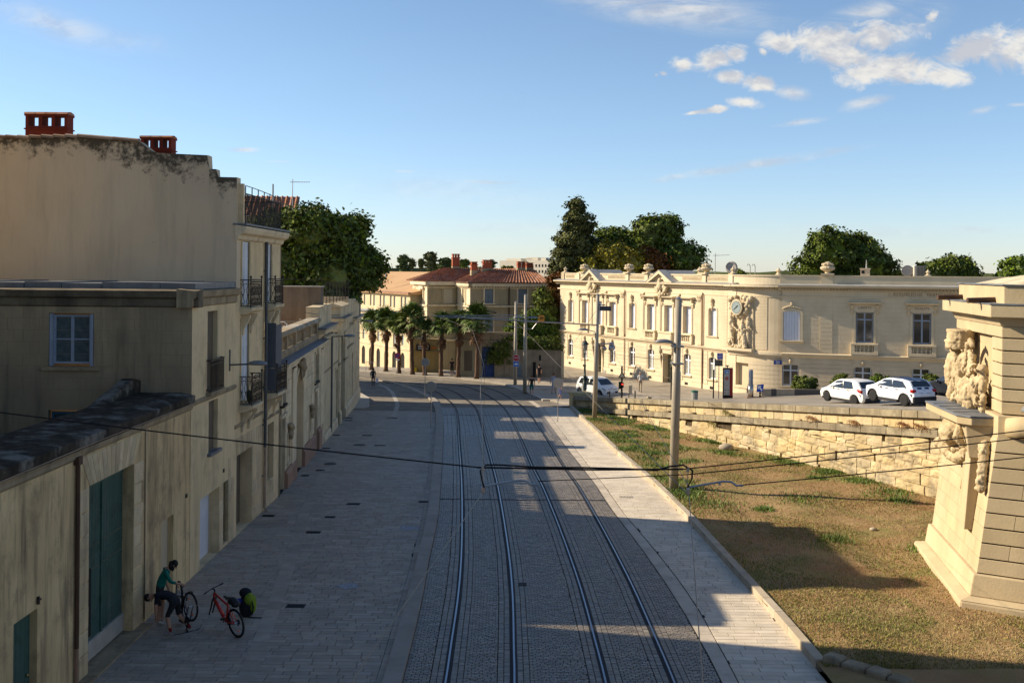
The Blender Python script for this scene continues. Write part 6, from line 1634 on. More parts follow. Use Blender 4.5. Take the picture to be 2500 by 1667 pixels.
def bp(u, o, z):  # point on left face: u metres from near corner, o outwards
 f_, n_, r2 = crn(z) if z < 5 else upc(z); d = (f_ - n_).normalized(); nn = Vector((-d.y, d.x)); nn = nn if nn.x < 0 else -nn
 p = n_ + d * u + nn * o; return (p.x, p.y, z)
# long pilaster strips with drops under the console
q = MB(); q.hexa([bp(1.05, .0, 1.9), bp(1.05, .22, 1.9), bp(1.5, .22, 1.9), bp(1.5, .0, 1.9), bp(.95, .0, 4.0), bp(.95, .36, 4.0), bp(1.5, .36, 4.0), bp(1.5, 0, 4.0)]); part('hanging_pilaster', q, M_bs, bas, bevel=.02)
q = MB(); q.hexa([bp(1.75, .0, 2.3), bp(1.75, .14, 2.3), bp(2.15, .14, 2.3), bp(2.15, .0, 2.3), bp(1.75, .0, 4.3), bp(1.75, .26, 4.3), bp(2.2, .26, 4.3), bp(2.2, 0, 4.3)]); part('hanging_pilaster', q, M_bs, bas, bevel=.02)
q = MB(); q.hexa([bp(2.7, -.02, 2.7), bp(2.7, .05, 2.7), bp(2.8, .05, 2.7), bp(2.8, -.02, 2.7), bp(2.7, -.02, 3.9), bp(2.7, .05, 3.9), bp(2.8, .05, 3.9), bp(2.8, -.02, 3.9)]); part('panel_edge', q, M_bs, bas)
# lion mask and garland under the slab
s = MB(); c = (12.95, 31.7)
s.ball((12.92, 31.5, 4.35), .40, .62, .42, 12, 8); s.ball((12.68, 31.3, 4.40), .22, .3, .2, 10, 6); s.ball((12.6, 31.25, 4.18), .14, .2, .1, 8, 5)
for k in range(13):
 a = 2 * PI * k / 13; s.tube([(13.0, 31.5 + .45 * math.cos(a), 4.38 + .34 * math.sin(a)), (12.86, 31.5 + .72 * math.cos(a + .2), 4.34 + .50 * math.sin(a + .2)), (12.92, 31.5 + .85 * math.cos(a + .45), 4.3 + .52 * math.sin(a + .45))], [.13, .1, .05], 6)
for k in range(9):
 t = k / 8; s.ball((12.92 + .1 * math.sin(PI * t), 30.65 + 1.9 * t, 3.88 - .28 * math.sin(PI * t)), .2, .2, .18, 8, 6, jit=.12)
s.tube([(12.7, 30.5, 4.7), (12.55, 30.35, 4.4), (12.7, 30.3, 4.1)], [.14, .16, .1], 7)
carve(sculpt('lion_mask', s, M_bsc, bas, .032, 0), .06)
s = MB()
for k in range(11):
 t = k / 10; u = .52 - .25 * t; p = bp(u, .14, 4.35 - 1.15 * t); s.ball(p, .15 - .02 * abs(t - .5), .15, .13, 8, 6, jit=.15)
 for w in range(3): p = bp(u + rr.uniform(-.13, .13), .18 + rr.uniform(-.02, .07), 4.35 - 1.15 * t + rr.uniform(-.06, .06)); s.ball(p, .07, .07, .07, 6, 4)
carve(sculpt('garland_drop', s, M_bsc, bas, .03, 0), .05)
# big trophy standing on the slab against the panel
s = MB()
bp0 = bp
def bp(u, o, z): return bp0(u, o * .55, z)
def B(u, o, z, r, ry=None, rz=None, jit=0): s.ball(bp(u, o, z), r, r if ry is None else ry, r if rz is None else rz, 10, 7, jit=jit)
# drum on top
def drum(u, o, z, r, h): 
 p = bp(u, o, z); s.lathe(p[0], p[1], [(r * .95, 0), (r * 1.02, .05), (r, .1), (r, h - .08), (r * 1.05, h - .03), (r, h)], 16, z)
drum(3.6, .45, 6.75, .42, .26); drum(3.55, .42, 7.02, .40, .32)
B(4.25, .55, 6.0, .25, .3, .62)            # oval shield at the far edge
s.tube([bp(4.2, .45, 6.75), bp(3.9, .6, 6.7), bp(3.7, .5, 6.4), bp(3.55, .55, 5.9), bp(3.8, .6, 5.5), bp(4.3, .6, 5.2)], [.12, .16, .2, .2, .22, .16], 8)
# spiral scroll
sp = [bp(2.95 + (.36 - .027 * k) * math.cos(k * .7), .52, 6.25 + (.40 - .03 * k) * math.sin(k * .7)) for k in range(12)]; s.tube(sp, [.10] * 6 + [.09, .09, .08, .08, .08, .1], 7); B(2.95, .4, 6.25, .36, .2, .4)
# foliage plumes
for k in range(8):
 a = .3 + k * .22; s.tube([bp(2.6, .35, 5.7), bp(2.35 - .1 * k * .3, .45, 6.1 + .08 * k), bp(2.3 - .55 * math.cos(a) * .7, .5, 6.2 + .75 * math.sin(a) * .8)], [.12, .12, .06], 6)
for k in range(5): s.tube([bp(2.9, .4, 6.6), bp(2.7 - k * .1, .45, 6.85 + k * .06), bp(2.5 - k * .12, .5, 7.0 + .1 * math.sin(k))], [.1, .09, .06], 6)
# body of armour, lion head, drapery
B(2.4, .4, 5.65, .42, .3, .4); B(2.1, .55, 5.5, .3, .25, .34, .1); B(1.75, .45, 5.75, .22, .2, .3); B(2.7, .5, 5.35, .3, .25, .25, .1); B(2.0, .55, 5.25, .2)
s.tube([bp(1.35, .3, 6.25), bp(1.4, .42, 5.95), bp(1.7, .45, 5.6), bp(1.6, .4, 5.25)], [.12, .15, .16, .12], 7); B(1.3, .3, 6.3, .17); B(1.2, .3, 6.0, .13, .13, .2)
s.tube([bp(3.3, .5, 6.0), bp(3.2, .6, 5.6), bp(3.5, .65, 5.3), bp(3.9, .6, 5.15)], [.14, .16, .15, .12], 7); s.tube([bp(3.0, .5, 5.6), bp(2.95, .6, 5.3), bp(3.1, .6, 5.15)], [.12, .14, .12], 7)
for k in range(26): B(1.2 + 2.4 * rr.random(), .42 + .14 * rr.random(), 5.15 + .9 * rr.random() ** 1.4, rr.uniform(.07, .14), jit=.1)
for k in range(7): B(1.15 + .1 * math.sin(k * 1.9), .35, 5.2 + k * .12, .11, jit=.1)
for k in range(60):
 u = 1.2 + 2.9 * rr.random(); z = 5.2 + 1.1 * rr.random(); a = rr.uniform(0, 2 * PI); l = rr.uniform(.08, .2)
 s.tube([bp(u, .62, z), bp(u + l * math.cos(a), .74, z + l * math.sin(a)), bp(u + 2 * l * math.cos(a + .5), .6, z + 2 * l * math.sin(a + .5))], [.05, .04, .02], 5)
carve(sculpt('carved_trophy', s, M_bsc, bas, .032, 0), .07)
# lamp fixed to the bastion
wl = thing('wall_lamp', 'large grey dome lamp fixed on the bastion at the right edge of the picture', 'street lamp', (13.60, 27.9, 5.42))
q = MB(); q.lathe(0, 0, [(0.001, 0), (.36, 0), (.38, .03), (.33, .13), (.2, .21), (.08, .25), (.001, .255)], 20); part('lamp_head', q, mat('lamp_dome', (.17, .17, .165), None, 1, .5), wl, True)
q = MB(); q.tube([(0, 0, .1), (1.6, .2, .05)], .04, 6); part('arm', q, M_pipe, wl)

# low broken wall at the bottom right
rw = thing('low_wall', 'row of rough low coping stones at the bottom right corner of the picture', 'wall', (6.98, 24.3, 0), R(-47))
x = 0
for k in range(4):
 w = rr.uniform(.45, .65); q = MB(); q.box(x + .01, x + w - .01, 0, .40, -.1, .30 + rr.uniform(-.03, .04)); q.v = [(a, b + rr.uniform(-.02, .02), c) for a, b, c in q.v]; part('stone', q, M_oldtop, rw, bevel=.06); x += w
# ------------------------------------------------------------------ far buildings
M_vi = mat('villa_stone', (.68, .58, .39), (.60, .50, .33), .8, .88, .1, 20, streak=((.24, .18, .12), .55), blotch=((.38, .29, .18), .4, .6))
M_vis = mat('villa_stone_shaded', (.34, .29, .175), (.30, .25, .15), .7, .9, .08, 20, streak=((.18, .14, .09), .4))  # shaded copy of the villa stone, darkened for faces turned from the sun
M_ba = mat('barrack_render', (.60, .49, .30), (.54, .43, .26), .6, .9, .05, 20, streak=((.36, .28, .17), .3))
M_flat = mat('ochre_roof', (.50, .31, .155), (.44, .27, .13), .4, .9, .1, 6, streak=((.36, .21, .1), .3))
M_bshut = mat('blue_shutter', (.15, .19, .21), (.12, .155, .18), 2, .7)
M_gshut = mat('grey_shutter', (.30, .33, .33), None, 1, .7)
M_bluedoor = mat('blue_door', (.03, .06, .16), (.05, .08, .18), 2, .7, streak=((.02, .04, .1), .5))
M_pinkd = mat('brick_pier', (.30, .13, .07), (.24, .1, .055), 3, .9)
def tiled_roof(parent, P, m=M_tile, du=.34):
 """hip roof face from a quad eave-left, eave-right, ridge-right, ridge-left: rounded tile rows running up the slope"""
 a, b, c, d = [Vector(p) for p in P]; q = MB(); n = max(2, int((b - a).length / du)); up_ = (b - a).cross(d - a).normalized()
 if up_.z < 0: up_ = -up_
 q.quad(a, b, c, d)
 rows = max(2, int((d - a).length / .42))
 for k in range(n):
  t0 = (k + .1) / n; t1 = (k + .75) / n; tm = (t0 + t1) / 2
  for r_ in range(rows):
   s0 = r_ / rows; s1 = (r_ + 1) / rows; q.rn = rr.random()
   def P_(t, s): return a.lerp(b, t).lerp(d.lerp(c, t), s)
   e0 = P_(t0, s0); e1 = P_(t1, s0); em = P_(tm, s0) + up_ * .13; g0 = P_(t0, s1); g1 = P_(t1, s1); gm = P_(tm, s1) + up_ * .09
   q.add([e0, em, e1, g0, gm, g1], [(0, 1, 4, 3), (1, 2, 5, 4), (0, 2, 1)])
 return part('roof_tiles', q, m, parent, kind='stuff')
def simple_window(parent, a, b, c, d, m, y=0, fr=M_vi, n=2):
 w = link('window', None, parent)
 q = MB(); q.box(a - .14, a, y - .05, y, c, d + .12); q.box(b, b + .14, y - .05, y, c, d + .12); q.box(a, b, y - .05, y, d, d + .12); q.box(a - .2, b + .2, y - .12, y, c - .12, c); part('frame', q, fr, w)
 for k in range(n):
  q = MB(); x0 = a + (b - a) * k / n; q.box(x0 + .01, x0 + (b - a) / n - .01, y + .06, y + .1, c, d); part('shutter', q, m, w)
# villa: rotated about 15 degrees, two stepped blocks
VA = R(19)
vl = thing('villa', 'stone villa with a tiled hip roof and blue shutters behind the palms', 'house', (-5.6, 125.4, -1.611), VA); vl.scale = (1.179,) * 3
ul = [(1.45, 2.35, 5.75, 7.2), (5.0, 5.95, 5.75, 7.2), (1.45, 2.35, 2.5, 4.35), (5.0, 5.95, 2.5, 4.35)]
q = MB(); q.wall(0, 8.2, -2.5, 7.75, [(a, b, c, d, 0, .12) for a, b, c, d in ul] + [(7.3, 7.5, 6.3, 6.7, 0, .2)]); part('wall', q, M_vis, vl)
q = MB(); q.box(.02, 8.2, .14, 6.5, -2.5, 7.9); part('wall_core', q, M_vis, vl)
for w in ul: simple_window(vl, *w, M_bshut)
sw = [(1.9, 2.9, 5.75, 7.1), (1.9, 2.9, 2.2, 4.0)]
q = MB(); q.wall(0, 6.2, -2.5, 7.75, [(a, b, c, d, 0, .15) for a, b, c, d in sw]); q.v = [(b - .01, a, c) for a, b, c in q.v]; part('side_wall', q, M_vi, vl)
for a, b, c, d in sw:
 w = link('window', None, vl); q = MB(); q.box(a - .25, a, -.08, 0, c - .2, d + .3); q.box(b, b + .25, -.08, 0, c - .2, d + .3); q.box(a - .35, b + .35, -.2, 0, d + .3, d + .42); q.box(a - .3, b + .3, -.12, 0, c - .2, c); q.v = [(y, x, z) for x, y, z in q.v]; part('frame', q, M_vi, w)
 q = MB(); q.box(a, b, .08, .12, c, d); q.v = [(y, x, z) for x, y, z in q.v]; part('shutter', q, M_gshut, w)
for zz, h, p in ((5.35, .16, .16), (1.75, .2, .2), (7.45, .35, .35), (7.2, .1, .08)):
 q = MB(); q.box(-p, 8.2, -p, .02, zz, zz + h); q.box(-p - .01, .02, -p, 6.2, zz + .001, zz + h + .001); part('string_course', q, M_vi, vl)
q = MB()
for k in range(27): q.box(.2 + k * .3, .33 + k * .3, -.28, 0, 7.32, 7.46)
for k in range(19): q.box(-.28, 0, .2 + k * .3, .33 + k * .3, 7.32, 7.46)
part('dentils', q, M_vi, vl, kind='stuff')
q = MB(); q.box(1.2, 2.6, -.3, 0, 4.7, 4.85); part('window_head', q, M_cope, vl)
q = MB(); q.tube([(4.0, -.08, 7.4), (4.0, -.08, -1)], .08, 6); part('downpipe', q, M_brownpipe, vl)
for a, b in ((.0, .35), (1.1, 1.3), (2.55, 2.75), (3.5, 3.75), (4.2, 4.4), (6.1, 6.4)):
 q = MB(); q.box(a, b, -.04, .01, 5.6, 7.25); part('pilaster', q, M_vis, vl)
for a, b in ((.0, .6), (5.4, 6.2)):
 q = MB(); q.box(-.08, .0, a, b, -1.5, 7.3); part('pilaster', q, M_vi, vl)
tiled_roof(vl, [(-.4, -.4, 7.82), (8.4, -.4, 7.82), (8.4, 4.5, 9.1), (3.6, 4.5, 9.1)]); tiled_roof(vl, [(-.4, 8, 7.82), (-.4, -.4, 7.82), (3.6, 4.5, 9.1), (3.6, 5, 9.1)])
q = MB(); q.box(-.42, 8.4, -.42, -.3, 7.74, 7.84); q.box(-.42, -.3, -.42, 8, 7.74, 7.84); part('gutter', q, M_brownpipe, vl)
def redchim(parent, x, y, z, w, h, n=2):
 c = link('chimney', None, parent); q = MB(); q.box(x, x + w, y, y + .5, z - 1.0, z + .35); part('base', q, M_vis, c)
 q = MB(); q.box(x + .03, x + w - .03, y + .03, y + .47, z + .35, z + h * .8); q.box(x - .03, x + w + .03, y - .03, y + .53, z + h * .8, z + h * .88)
 for k in range(n + 1): xx = x + .05 + k * (w - .25) / n; q.box(xx, xx + .15, y + .05, y + .45, z + h * .88, z + h * 1.08)
 q.box(x, x + w, y, y + .5, z + h * 1.08, z + h * 1.14); part('stack', q, mat('brick_stack', (.36, .10, .045), (.28, .08, .04), 3, .85, .2, 20), c)
redchim(vl, 2.6, 4.3, 8.9, 1.0, 1.1, 2); redchim(vl, 1.4, 4.6, 8.7, .7, 1.1, 2); redchim(vl, 6.4, 4.3, 9.0, .9, .9, 3); redchim(vl, 7.5, 4.6, 9.0, .8, .8, 2)
# rear block
v2 = thing('villa_wing', 'left wing of the stone villa with a taller sunlit corner and hip roof', 'house', (-8.37, 130.4, -1.611), VA); v2.scale = (1.179,) * 3
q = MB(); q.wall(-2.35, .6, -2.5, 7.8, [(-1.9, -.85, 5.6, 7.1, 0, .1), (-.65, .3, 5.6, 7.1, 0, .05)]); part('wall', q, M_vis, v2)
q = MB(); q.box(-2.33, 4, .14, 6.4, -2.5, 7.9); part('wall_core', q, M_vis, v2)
q = MB(); q.box(-.7, .4, .06, .09, 5.6, 7.1); part('shutter', q, mat('pale_shutter', (.42, .38, .28), None, 1, .7), v2)
q = MB(); q.box(-1.88, -.86, .06, .09, 5.6, 7.1); part('blind_panel', q, M_vis, v2)
q = MB(); q.wall(0, 6.5, -2.5, 7.8, [(1.8, 2.8, 5.7, 7.0, 0, .15), (1.8, 2.8, 2.4, 4.4, 0, .15)]); q.v = [(b - 2.36, a, c) for a, b, c in q.v]; part('side_wall', q, M_vi, v2)
q = MB(); q.box(-2.28, -2.24, 1.8, 2.8, 5.7, 7.0); q.box(-2.28, -2.24, 1.8, 2.8, 2.4, 4.4); part('shutter', q, M_gshut, v2)
for z0 in (4.45, 7.05):
 q = MB(); q.box(-2.6, -2.36, 1.4, 3.2, z0, z0 + .3); q.box(-2.48, -2.36, 1.55, 1.8, z0 - 1.8, z0); q.box(-2.48, -2.36, 2.8, 3.05, z0 - 1.8, z0); part('window_surround', q, M_vi, v2)
for zz, h, p in ((5.3, .16, .16), (1.7, .2, .2), (7.5, .35, .35), (7.2, .1, .08)):
 q = MB(); q.box(-2.36 - p, .6, -p, .02, zz, zz + h); q.box(-2.37 - p, -2.34, -p, 6.5, zz + .001, zz + h + .001); part('string_course', q, M_vi, v2)
for a, b in ((.0, .6), (5.6, 6.5)):
 q = MB(); q.box(-2.44, -2.36, a, b, -1.5, 7.3); part('pilaster', q, M_vi, v2)
q = MB(); q.box(-1.1, .6, -.05, 0, 3.9, 4.1); q.box(-1.1, -.9, -.05, 0, 2, 3.9); part('blind_frame', q, M_vis, v2)
tiled_roof(v2, [(-2.8, -.4, 7.86), (9.0, -.4, 7.86), (9.0, 4.5, 9.25), (.8, 4.5, 9.25)]); tiled_roof(v2, [(-2.8, 8, 7.86), (-2.8, -.4, 7.86), (.8, 4.5, 9.25), (.8, 5, 9.25)])
redchim(v2, 1.4, 4.2, 9.1, .85, 1.5, 2)
antenna(.35, 132, 9.3, 1.3, 'tv antenna standing on the villa roof ridge')
# courtyard wall between villa and square, gates
cw = thing('courtyard_wall', 'dark stained courtyard wall with a tall blue gate behind the palms', 'wall', (-8.6, 105.6, 0), R(-3))
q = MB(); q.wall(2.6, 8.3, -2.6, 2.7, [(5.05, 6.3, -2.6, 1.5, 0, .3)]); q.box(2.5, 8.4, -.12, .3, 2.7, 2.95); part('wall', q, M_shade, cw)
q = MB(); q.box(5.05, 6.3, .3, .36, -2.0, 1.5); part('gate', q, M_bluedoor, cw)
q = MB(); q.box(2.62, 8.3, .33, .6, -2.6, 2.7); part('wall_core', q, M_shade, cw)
q = MB(); q.wall(2.62, 4.6, -1.5, 2.2, [(3.3, 4.1, -.9, 1.1, 0, .1)], y=-.06, d=.08); part('panel', q, M_vis, cw)
q = MB(); q.box(3.3, 4.1, -.02, 0, -.9, 1.1); part('shutter', q, M_board, cw)
q = MB(); q.box(8.3, 12.9, 0, .3, -2.4, 1.15); q.box(8.3, 12.9, -.06, .36, 1.15, 1.25); q.mi = 1; q.box(10.1, 10.4, -.02, .01, -1.7, .05); q.box(10.7, 10.9, -.02, .01, .2, .75); q.mi = 2; q.box(8.6, 9.0, -.03, .02, -2, -.2); part('low_wall', q, [mat('worn_render', (.30, .245, .17), (.2, .16, .11), 1, .9, .15, 15, streak=((.1, .08, .06), .6)), M_dark, M_bshut], cw)
gp_ = thing('gate_piers', 'pair of stone gate piers with a grey metal gate beside the pale building', 'gate', (3.0, 105.2, 0), R(-6))
for a, m in ((-.75, M_cop2), (1.0, M_vi)):
 q = MB(); q.box(a, a + .55, 0, .5, -2.4, .98); q.box(a - .06, a + .61, -.06, .56, .98, 1.1); part('pier', q, m, gp_)
q = MB(); q.box(-.2, 1.0, .2, .26, -1.9, .7); q.box(.5, .54, .15, .2, -1.9, .7); part('gate', q, mat('grey_gate', (.22, .24, .25), None, 1, .6), gp_)
# long barracks-like building on the left
ba = thing('long_building', 'long cream building with arcaded ground floor and flat ochre roof behind the left palms', 'building', (-13.38, 131.8, -1.611), math.atan2(-12.0, 6.6)); ba.scale = (1.179,) * 3
# local x towards the viewer: build with x from -44 to 0
tp = []
x = -1.0
for k in range(13): tp.append((x - .55, x)); x -= (1.05 if k % 2 == 0 else 2.0)
H = [(a, b, 4.95, 6.15, 0, .15) for a, b in tp] + [(a - .1, b, 2.6, 3.9, 0, .15) for a, b in tp] + [(-1.4 - k * 2.35 - 1.1, -1.4 - k * 2.35, -1.9, .2, .5, .3) for k in range(11)] + [(-1.6 - k * 2.35 - .7, -1.6 - k * 2.35, 1.0, 2.1, 0, .15) for k in range(11)]
q = MB(); q.wall(-46, 0, -2.5, 6.45, H); part('wall', q, M_ba, ba)
q = MB(); q.box(-46, -.02, .35, 4.5, -2.5, 6.4); part('wall_core', q, M_ba, ba)
for h in H:
 w = link('window' if h[2] > 0 else 'arched_door', None, ba); q = MB(); q.box(h[0], h[1], .12, .16, h[2], h[3]); part('shutter', q, M_gshut if h[2] > 0 else M_dark, w)
q = MB(); q.box(-46, .3, -.35, 0, 4.35, 4.55); q.box(-46, .2, -.2, 0, 4.2, 4.35); part('ledge', q, M_zinc, ba)
q = MB(); q.box(-46, .05, -.08, 0, .55, .7); part('string_course', q, M_vi, ba)
q = MB(); q.box(0, .02, 0, 4.5, -2.5, 6.45); part('end_wall', q, M_vis, ba)
q = MB(); q.prism([(-.35, 6.42), (-.35, 6.6), (.6, 6.75), (9.5, 8.8), (12, 8.8), (12, 6.42)], -46, -9, 'x'); q.prism([(-.35, 6.42), (-.35, 6.6), (.6, 6.75), (4.5, 7.6), (4.5, 6.42)], -9.001, .3, 'x'); part('roof', q, M_flat, ba)
q = MB(); q.box(-46, .35, -.38, -.1, 6.5, 6.68); part('eave_tiles', q, M_tile, ba)
q = MB(); q.box(-12, -6, 11, 12, 8.7, 9.3); q.box(-17, -14, 11, 12, 8.7, 9.2); part('roof_hut', q, mat('ochre_hut', (.30, .20, .11), None, 1, .9), ba)
q = MB(); q.tube([(-1.0, 4.5, 7), (-1.0, 4.5, 8.9)], .12, 6); q.tube([(-22, 6, 7), (-22, 6, 8.9)], .12, 6); part('vent_pipe', q, M_zinc, ba)
yb = thing('kiosk_front', 'ochre corner house front with a dark shop sign left of the villa', 'shop', (-10.9, 110.2, 0), R(3))
q = MB(); q.box(0, 2.7, 0, 1.5, -2.2, 1.9); q.box(-.05, 2.8, -.2, 1.5, .55, .66); part('wall', q, mat('ochre_render', (.46, .33, .13), (.40, .28, .11), 1, .9, streak=((.25, .18, .08), .4)), yb)
q = MB(); q.box(.4, 1.8, -.12, -.04, .75, 1.35); part('sign_board', q, M_dark, yb); q = MB()
for k in range(3): q.box(.55, 1.65, -.13, -.12, .85 + k * .16, .92 + k * .16)
part('lines', q, M_sign, yb)
q = MB(); q.box(1.9, 2.4, -.1, -.03, .9, 1.15); part('small_sign', q, mat('orange_sign', (.5, .16, .03), None, 1, .7), yb)
# distant roofs, apartment block and hills
ap = thing('apartment_block', 'distant white apartment block on the horizon behind the villa roof', 'building', (-10, 560, 0), R(-32))
M_apt = mat('apartment_white', (.62, .56, .44), (.55, .5, .4), .1, .9)
q = MB(); q.box(0, 14, 0, 14, 0, 14.5); q.box(14, 21, 4, 14, 0, 16.2); q.box(21, 31, 0, 14, 0, 14.6); part('wall', q, M_apt, ap)
for k in range(5):
 for j in range(3):
  q = MB(); x = 22 + k * 1.9; q.box(x, x + .9, -.05, .02, 5.2 + j * 3, 6.6 + j * 3); part('window', q, M_dark, ap)
q = MB(); q.box(2, 12, 3, 9, 14.5, 15.6); q.box(24, 27, 2, 8, 14.6, 16.0); part('roof_hut', q, M_apt, ap)
rl = thing('tiled_house', 'red tiled roof with a metal flue seen over the terrace railing', 'house', (-21.9, 92, -2.34), R(8)); rl.scale = (1.26,) * 3
q = MB(); q.box(-6, 1.9, 0, 8, 0, 12.6); part('wall', q, M_gable, rl)
tiled_roof(rl, [(-6.3, -.3, 12.6), (2.1, -.3, 12.6), (2.1, 3.4, 14.2), (-6.3, 3.4, 14.2)])
q = MB(); q.tube([(.4, 1, 13.0), (.4, 1, 14.9)], .06, 6); part('flue', q, M_zinc, rl)
antenna(-16.6, 78, 13.2, 2.4, 'tv antenna rising from the dark tree mass at the left', .5); antenna(-18.4, 60, 12.6, 2.0, 'tv antenna above the terrace railing', 1.0)
M_dist = mat('far_foliage', (.05, .065, .025), (.085, .10, .04), .05, .95)
mb = MB(); rq = random.Random(44)
prev = None
for k in range(121):
 x = -260 + k * 5; y = 640 + 60 * math.sin(k * .13); h = 10.2 + .7 * math.sin(k * .31) + rq.uniform(-.3, .5)
 if prev: mb.quad((prev[0], prev[1], -4), (x, y, -4), (x, y, h), (prev[0], prev[1], prev[2])); mb.quad((prev[0], prev[1], prev[2]), (x, y, h), (x, y + 500, h * .2), (prev[0], prev[1] + 500, prev[2] * .2))
 prev = (x, y, h)
struct('far_hills', mb, M_dist)

# ------------------------------------------------------------------ trees
def leafmat(n, a, b, r_=.35): return mat(n, a, b, .25, .8, rnd=r_, spec=.1)
M_lf = [leafmat('leaf_dark', (.085, .115, .022), (.125, .15, .032)), leafmat('leaf_mid', (.085, .115, .022), (.12, .14, .032)), leafmat('leaf_yellow', (.24, .19, .025), (.17, .165, .03)),
  leafmat('leaf_rust', (.19, .065, .022), (.12, .075, .02)), leafmat('leaf_cypress', (.07, .076, .026), (.10, .105, .034)), leafmat('leaf_bright', (.12, .165, .028), (.085, .125, .022)), leafmat('leaf_pine', (.06, .085, .03), (.08, .1, .035))]
M_bark = mat('bark', (.10, .07, .045), (.06, .045, .03), 4, .95, .4, 12)
def foliage(name, parent, blobs, n, size, m, seed, clump=.55, core=True, pc_=60, up=0.0):
 g = np.random.default_rng(seed); B_ = np.array([b[:6] for b in blobs], float)
 wgt = (B_[:, 3] * B_[:, 4] + B_[:, 5] ** 2); wgt = wgt / wgt.sum()
 nc = max(6, n // pc_); idx = g.choice(len(B_), nc, p=wgt)
 d = g.normal(size=(nc, 3)); d /= np.linalg.norm(d, axis=1)[:, None]
 d[:, 2] = np.where(d[:, 2] < -.5, -d[:, 2], d[:, 2])
 rad = g.uniform(.70, 1.04, nc)[:, None]
 C0 = B_[idx, :3] + d * B_[idx, 3:6] * rad
 ci = g.integers(0, nc, n); cs = g.uniform(.55, 1.3, nc) * clump
 off = g.normal(size=(n, 3)) * cs[ci][:, None] * np.array([.62, .62, .42])
 P = C0[ci] + off
 nr_ = d[ci] * 1.1 + g.normal(size=(n, 3)) * .8 + np.array([0, 0, .5]); nr_ /= np.linalg.norm(nr_, axis=1)[:, None]
 u = np.cross(nr_, g.normal(size=(n, 3))); u /= np.linalg.norm(u, axis=1)[:, None] + 1e-9; v = np.cross(nr_, u)
 s = (size * g.uniform(.55, 1.35, n))[:, None]
 V = np.stack([P - u * s, P - v * s * .62 + nr_ * s * .15, P + u * s, P + v * s * .62 + nr_ * s * .15], 1).reshape(-1, 3)
 F = np.arange(4 * n).reshape(n, 4); rnd = g.random(nc)[ci] * .7 + g.random(n) * .3
 if core:
  mb = MB(); random.seed(seed)
  for b in blobs: mb.ball(b[:3], b[3] * .66, b[4] * .66, b[5] * .66, 12, 8, jit=.12)
  cv = np.array(mb.v); V = np.vstack([V, cv]); F2 = [[i + 4 * n for i in f] for f in mb.f]
 else: F2 = []
 me = bpy.data.meshes.new(name); me.from_pydata(V.tolist(), [], F.tolist() + F2); me.materials.append(m)
 at = me.attributes.new('rnd', 'FLOAT', 'FACE'); at.data.foreach_set('value', list(rnd) + [.1] * len(F2))
 return link(name, me, parent)
def tree(lab, x, y, z, blobs, n, size, m, seed, trunk=.35, th_=None, group=None, clump=.55, name='tree', core=True, limbs=4):
 t = thing(name, lab, 'tree', (x, y, z), 0, group)
 foliage('crown', t, blobs, int(n * 1.5), size * 1.05, m, seed, clump, core)
 q = MB(); top = th_ or max(b[2] for b in blobs) * .7; rq = random.Random(seed)
 q.tube([(0, 0, -.3), (.1, 0, top * .35), (-.05, .1, top * .7), (.1, 0, top)], [trunk, trunk * .8, trunk * .6, trunk * .3], 8)
 for k in range(limbs):
  b = rq.choice(blobs); q.tube([(0, 0, top * (.35 + .1 * k)), (b[0] * .5, b[1] * .5, (top * .5 + b[2]) / 2), (b[0] * .9, b[1] * .9, b[2])], [trunk * .5, trunk * .35, .05], 6)
 part('trunk', q, M_bark, t); return t
def rb(seed, n, cx, cz, rx, rz, r0, r1, depth=.6):
 rq = random.Random(seed); out = []
 for k in range(n):
  a = rq.uniform(0, 2 * PI); d = rq.random() ** .6; r_ = rq.uniform(r0, r1)
  out.append((cx + rx * d * math.cos(a), rx * depth * d * math.sin(a * 1.7 + 1), cz + rz * d * math.sin(a), r_, r_, r_ * rq.uniform(.75, 1)))
 return out
# left dark mass (two trees)
tree('huge dark evergreen oak filling the sky behind the tall house', -15.9, 80, 2.0, rb(1, 14, 0, 6.6, 2.4, 3.3, 1.7, 2.6) + [(-2.0, 0, 9.8, 1.9, 1.9, 1.7), (.4, -1, 9.6, 1.9, 2, 1.6), (-.4, -1.5, 4.2, 2.2, 2, 2.0), (-2.7, -.5, 8.4, 1.7, 1.7, 2.2), (-2.8, -.5, 5.4, 1.8, 1.7, 2.4)], 26000, .17, M_lf[0], 21, .5, group='dark trees behind the left wall', clump=.6)
tree('second dark evergreen oak, right of the larger one, overhanging the cream building', -13.0, 82, 2.0, rb(2, 9, .2, 8.0, 1.5, 2.6, 1.1, 1.6) + [(.9, 0, 7.2, 1.2, 1.2, 1.4), (.2, 0, 10.2, 1.3, 1.3, 1.1), (1.5, 0, 6.6, .8, .8, 1.1)], 17000, .16, M_lf[0], 22, .4, group='dark trees behind the left wall', clump=.5)
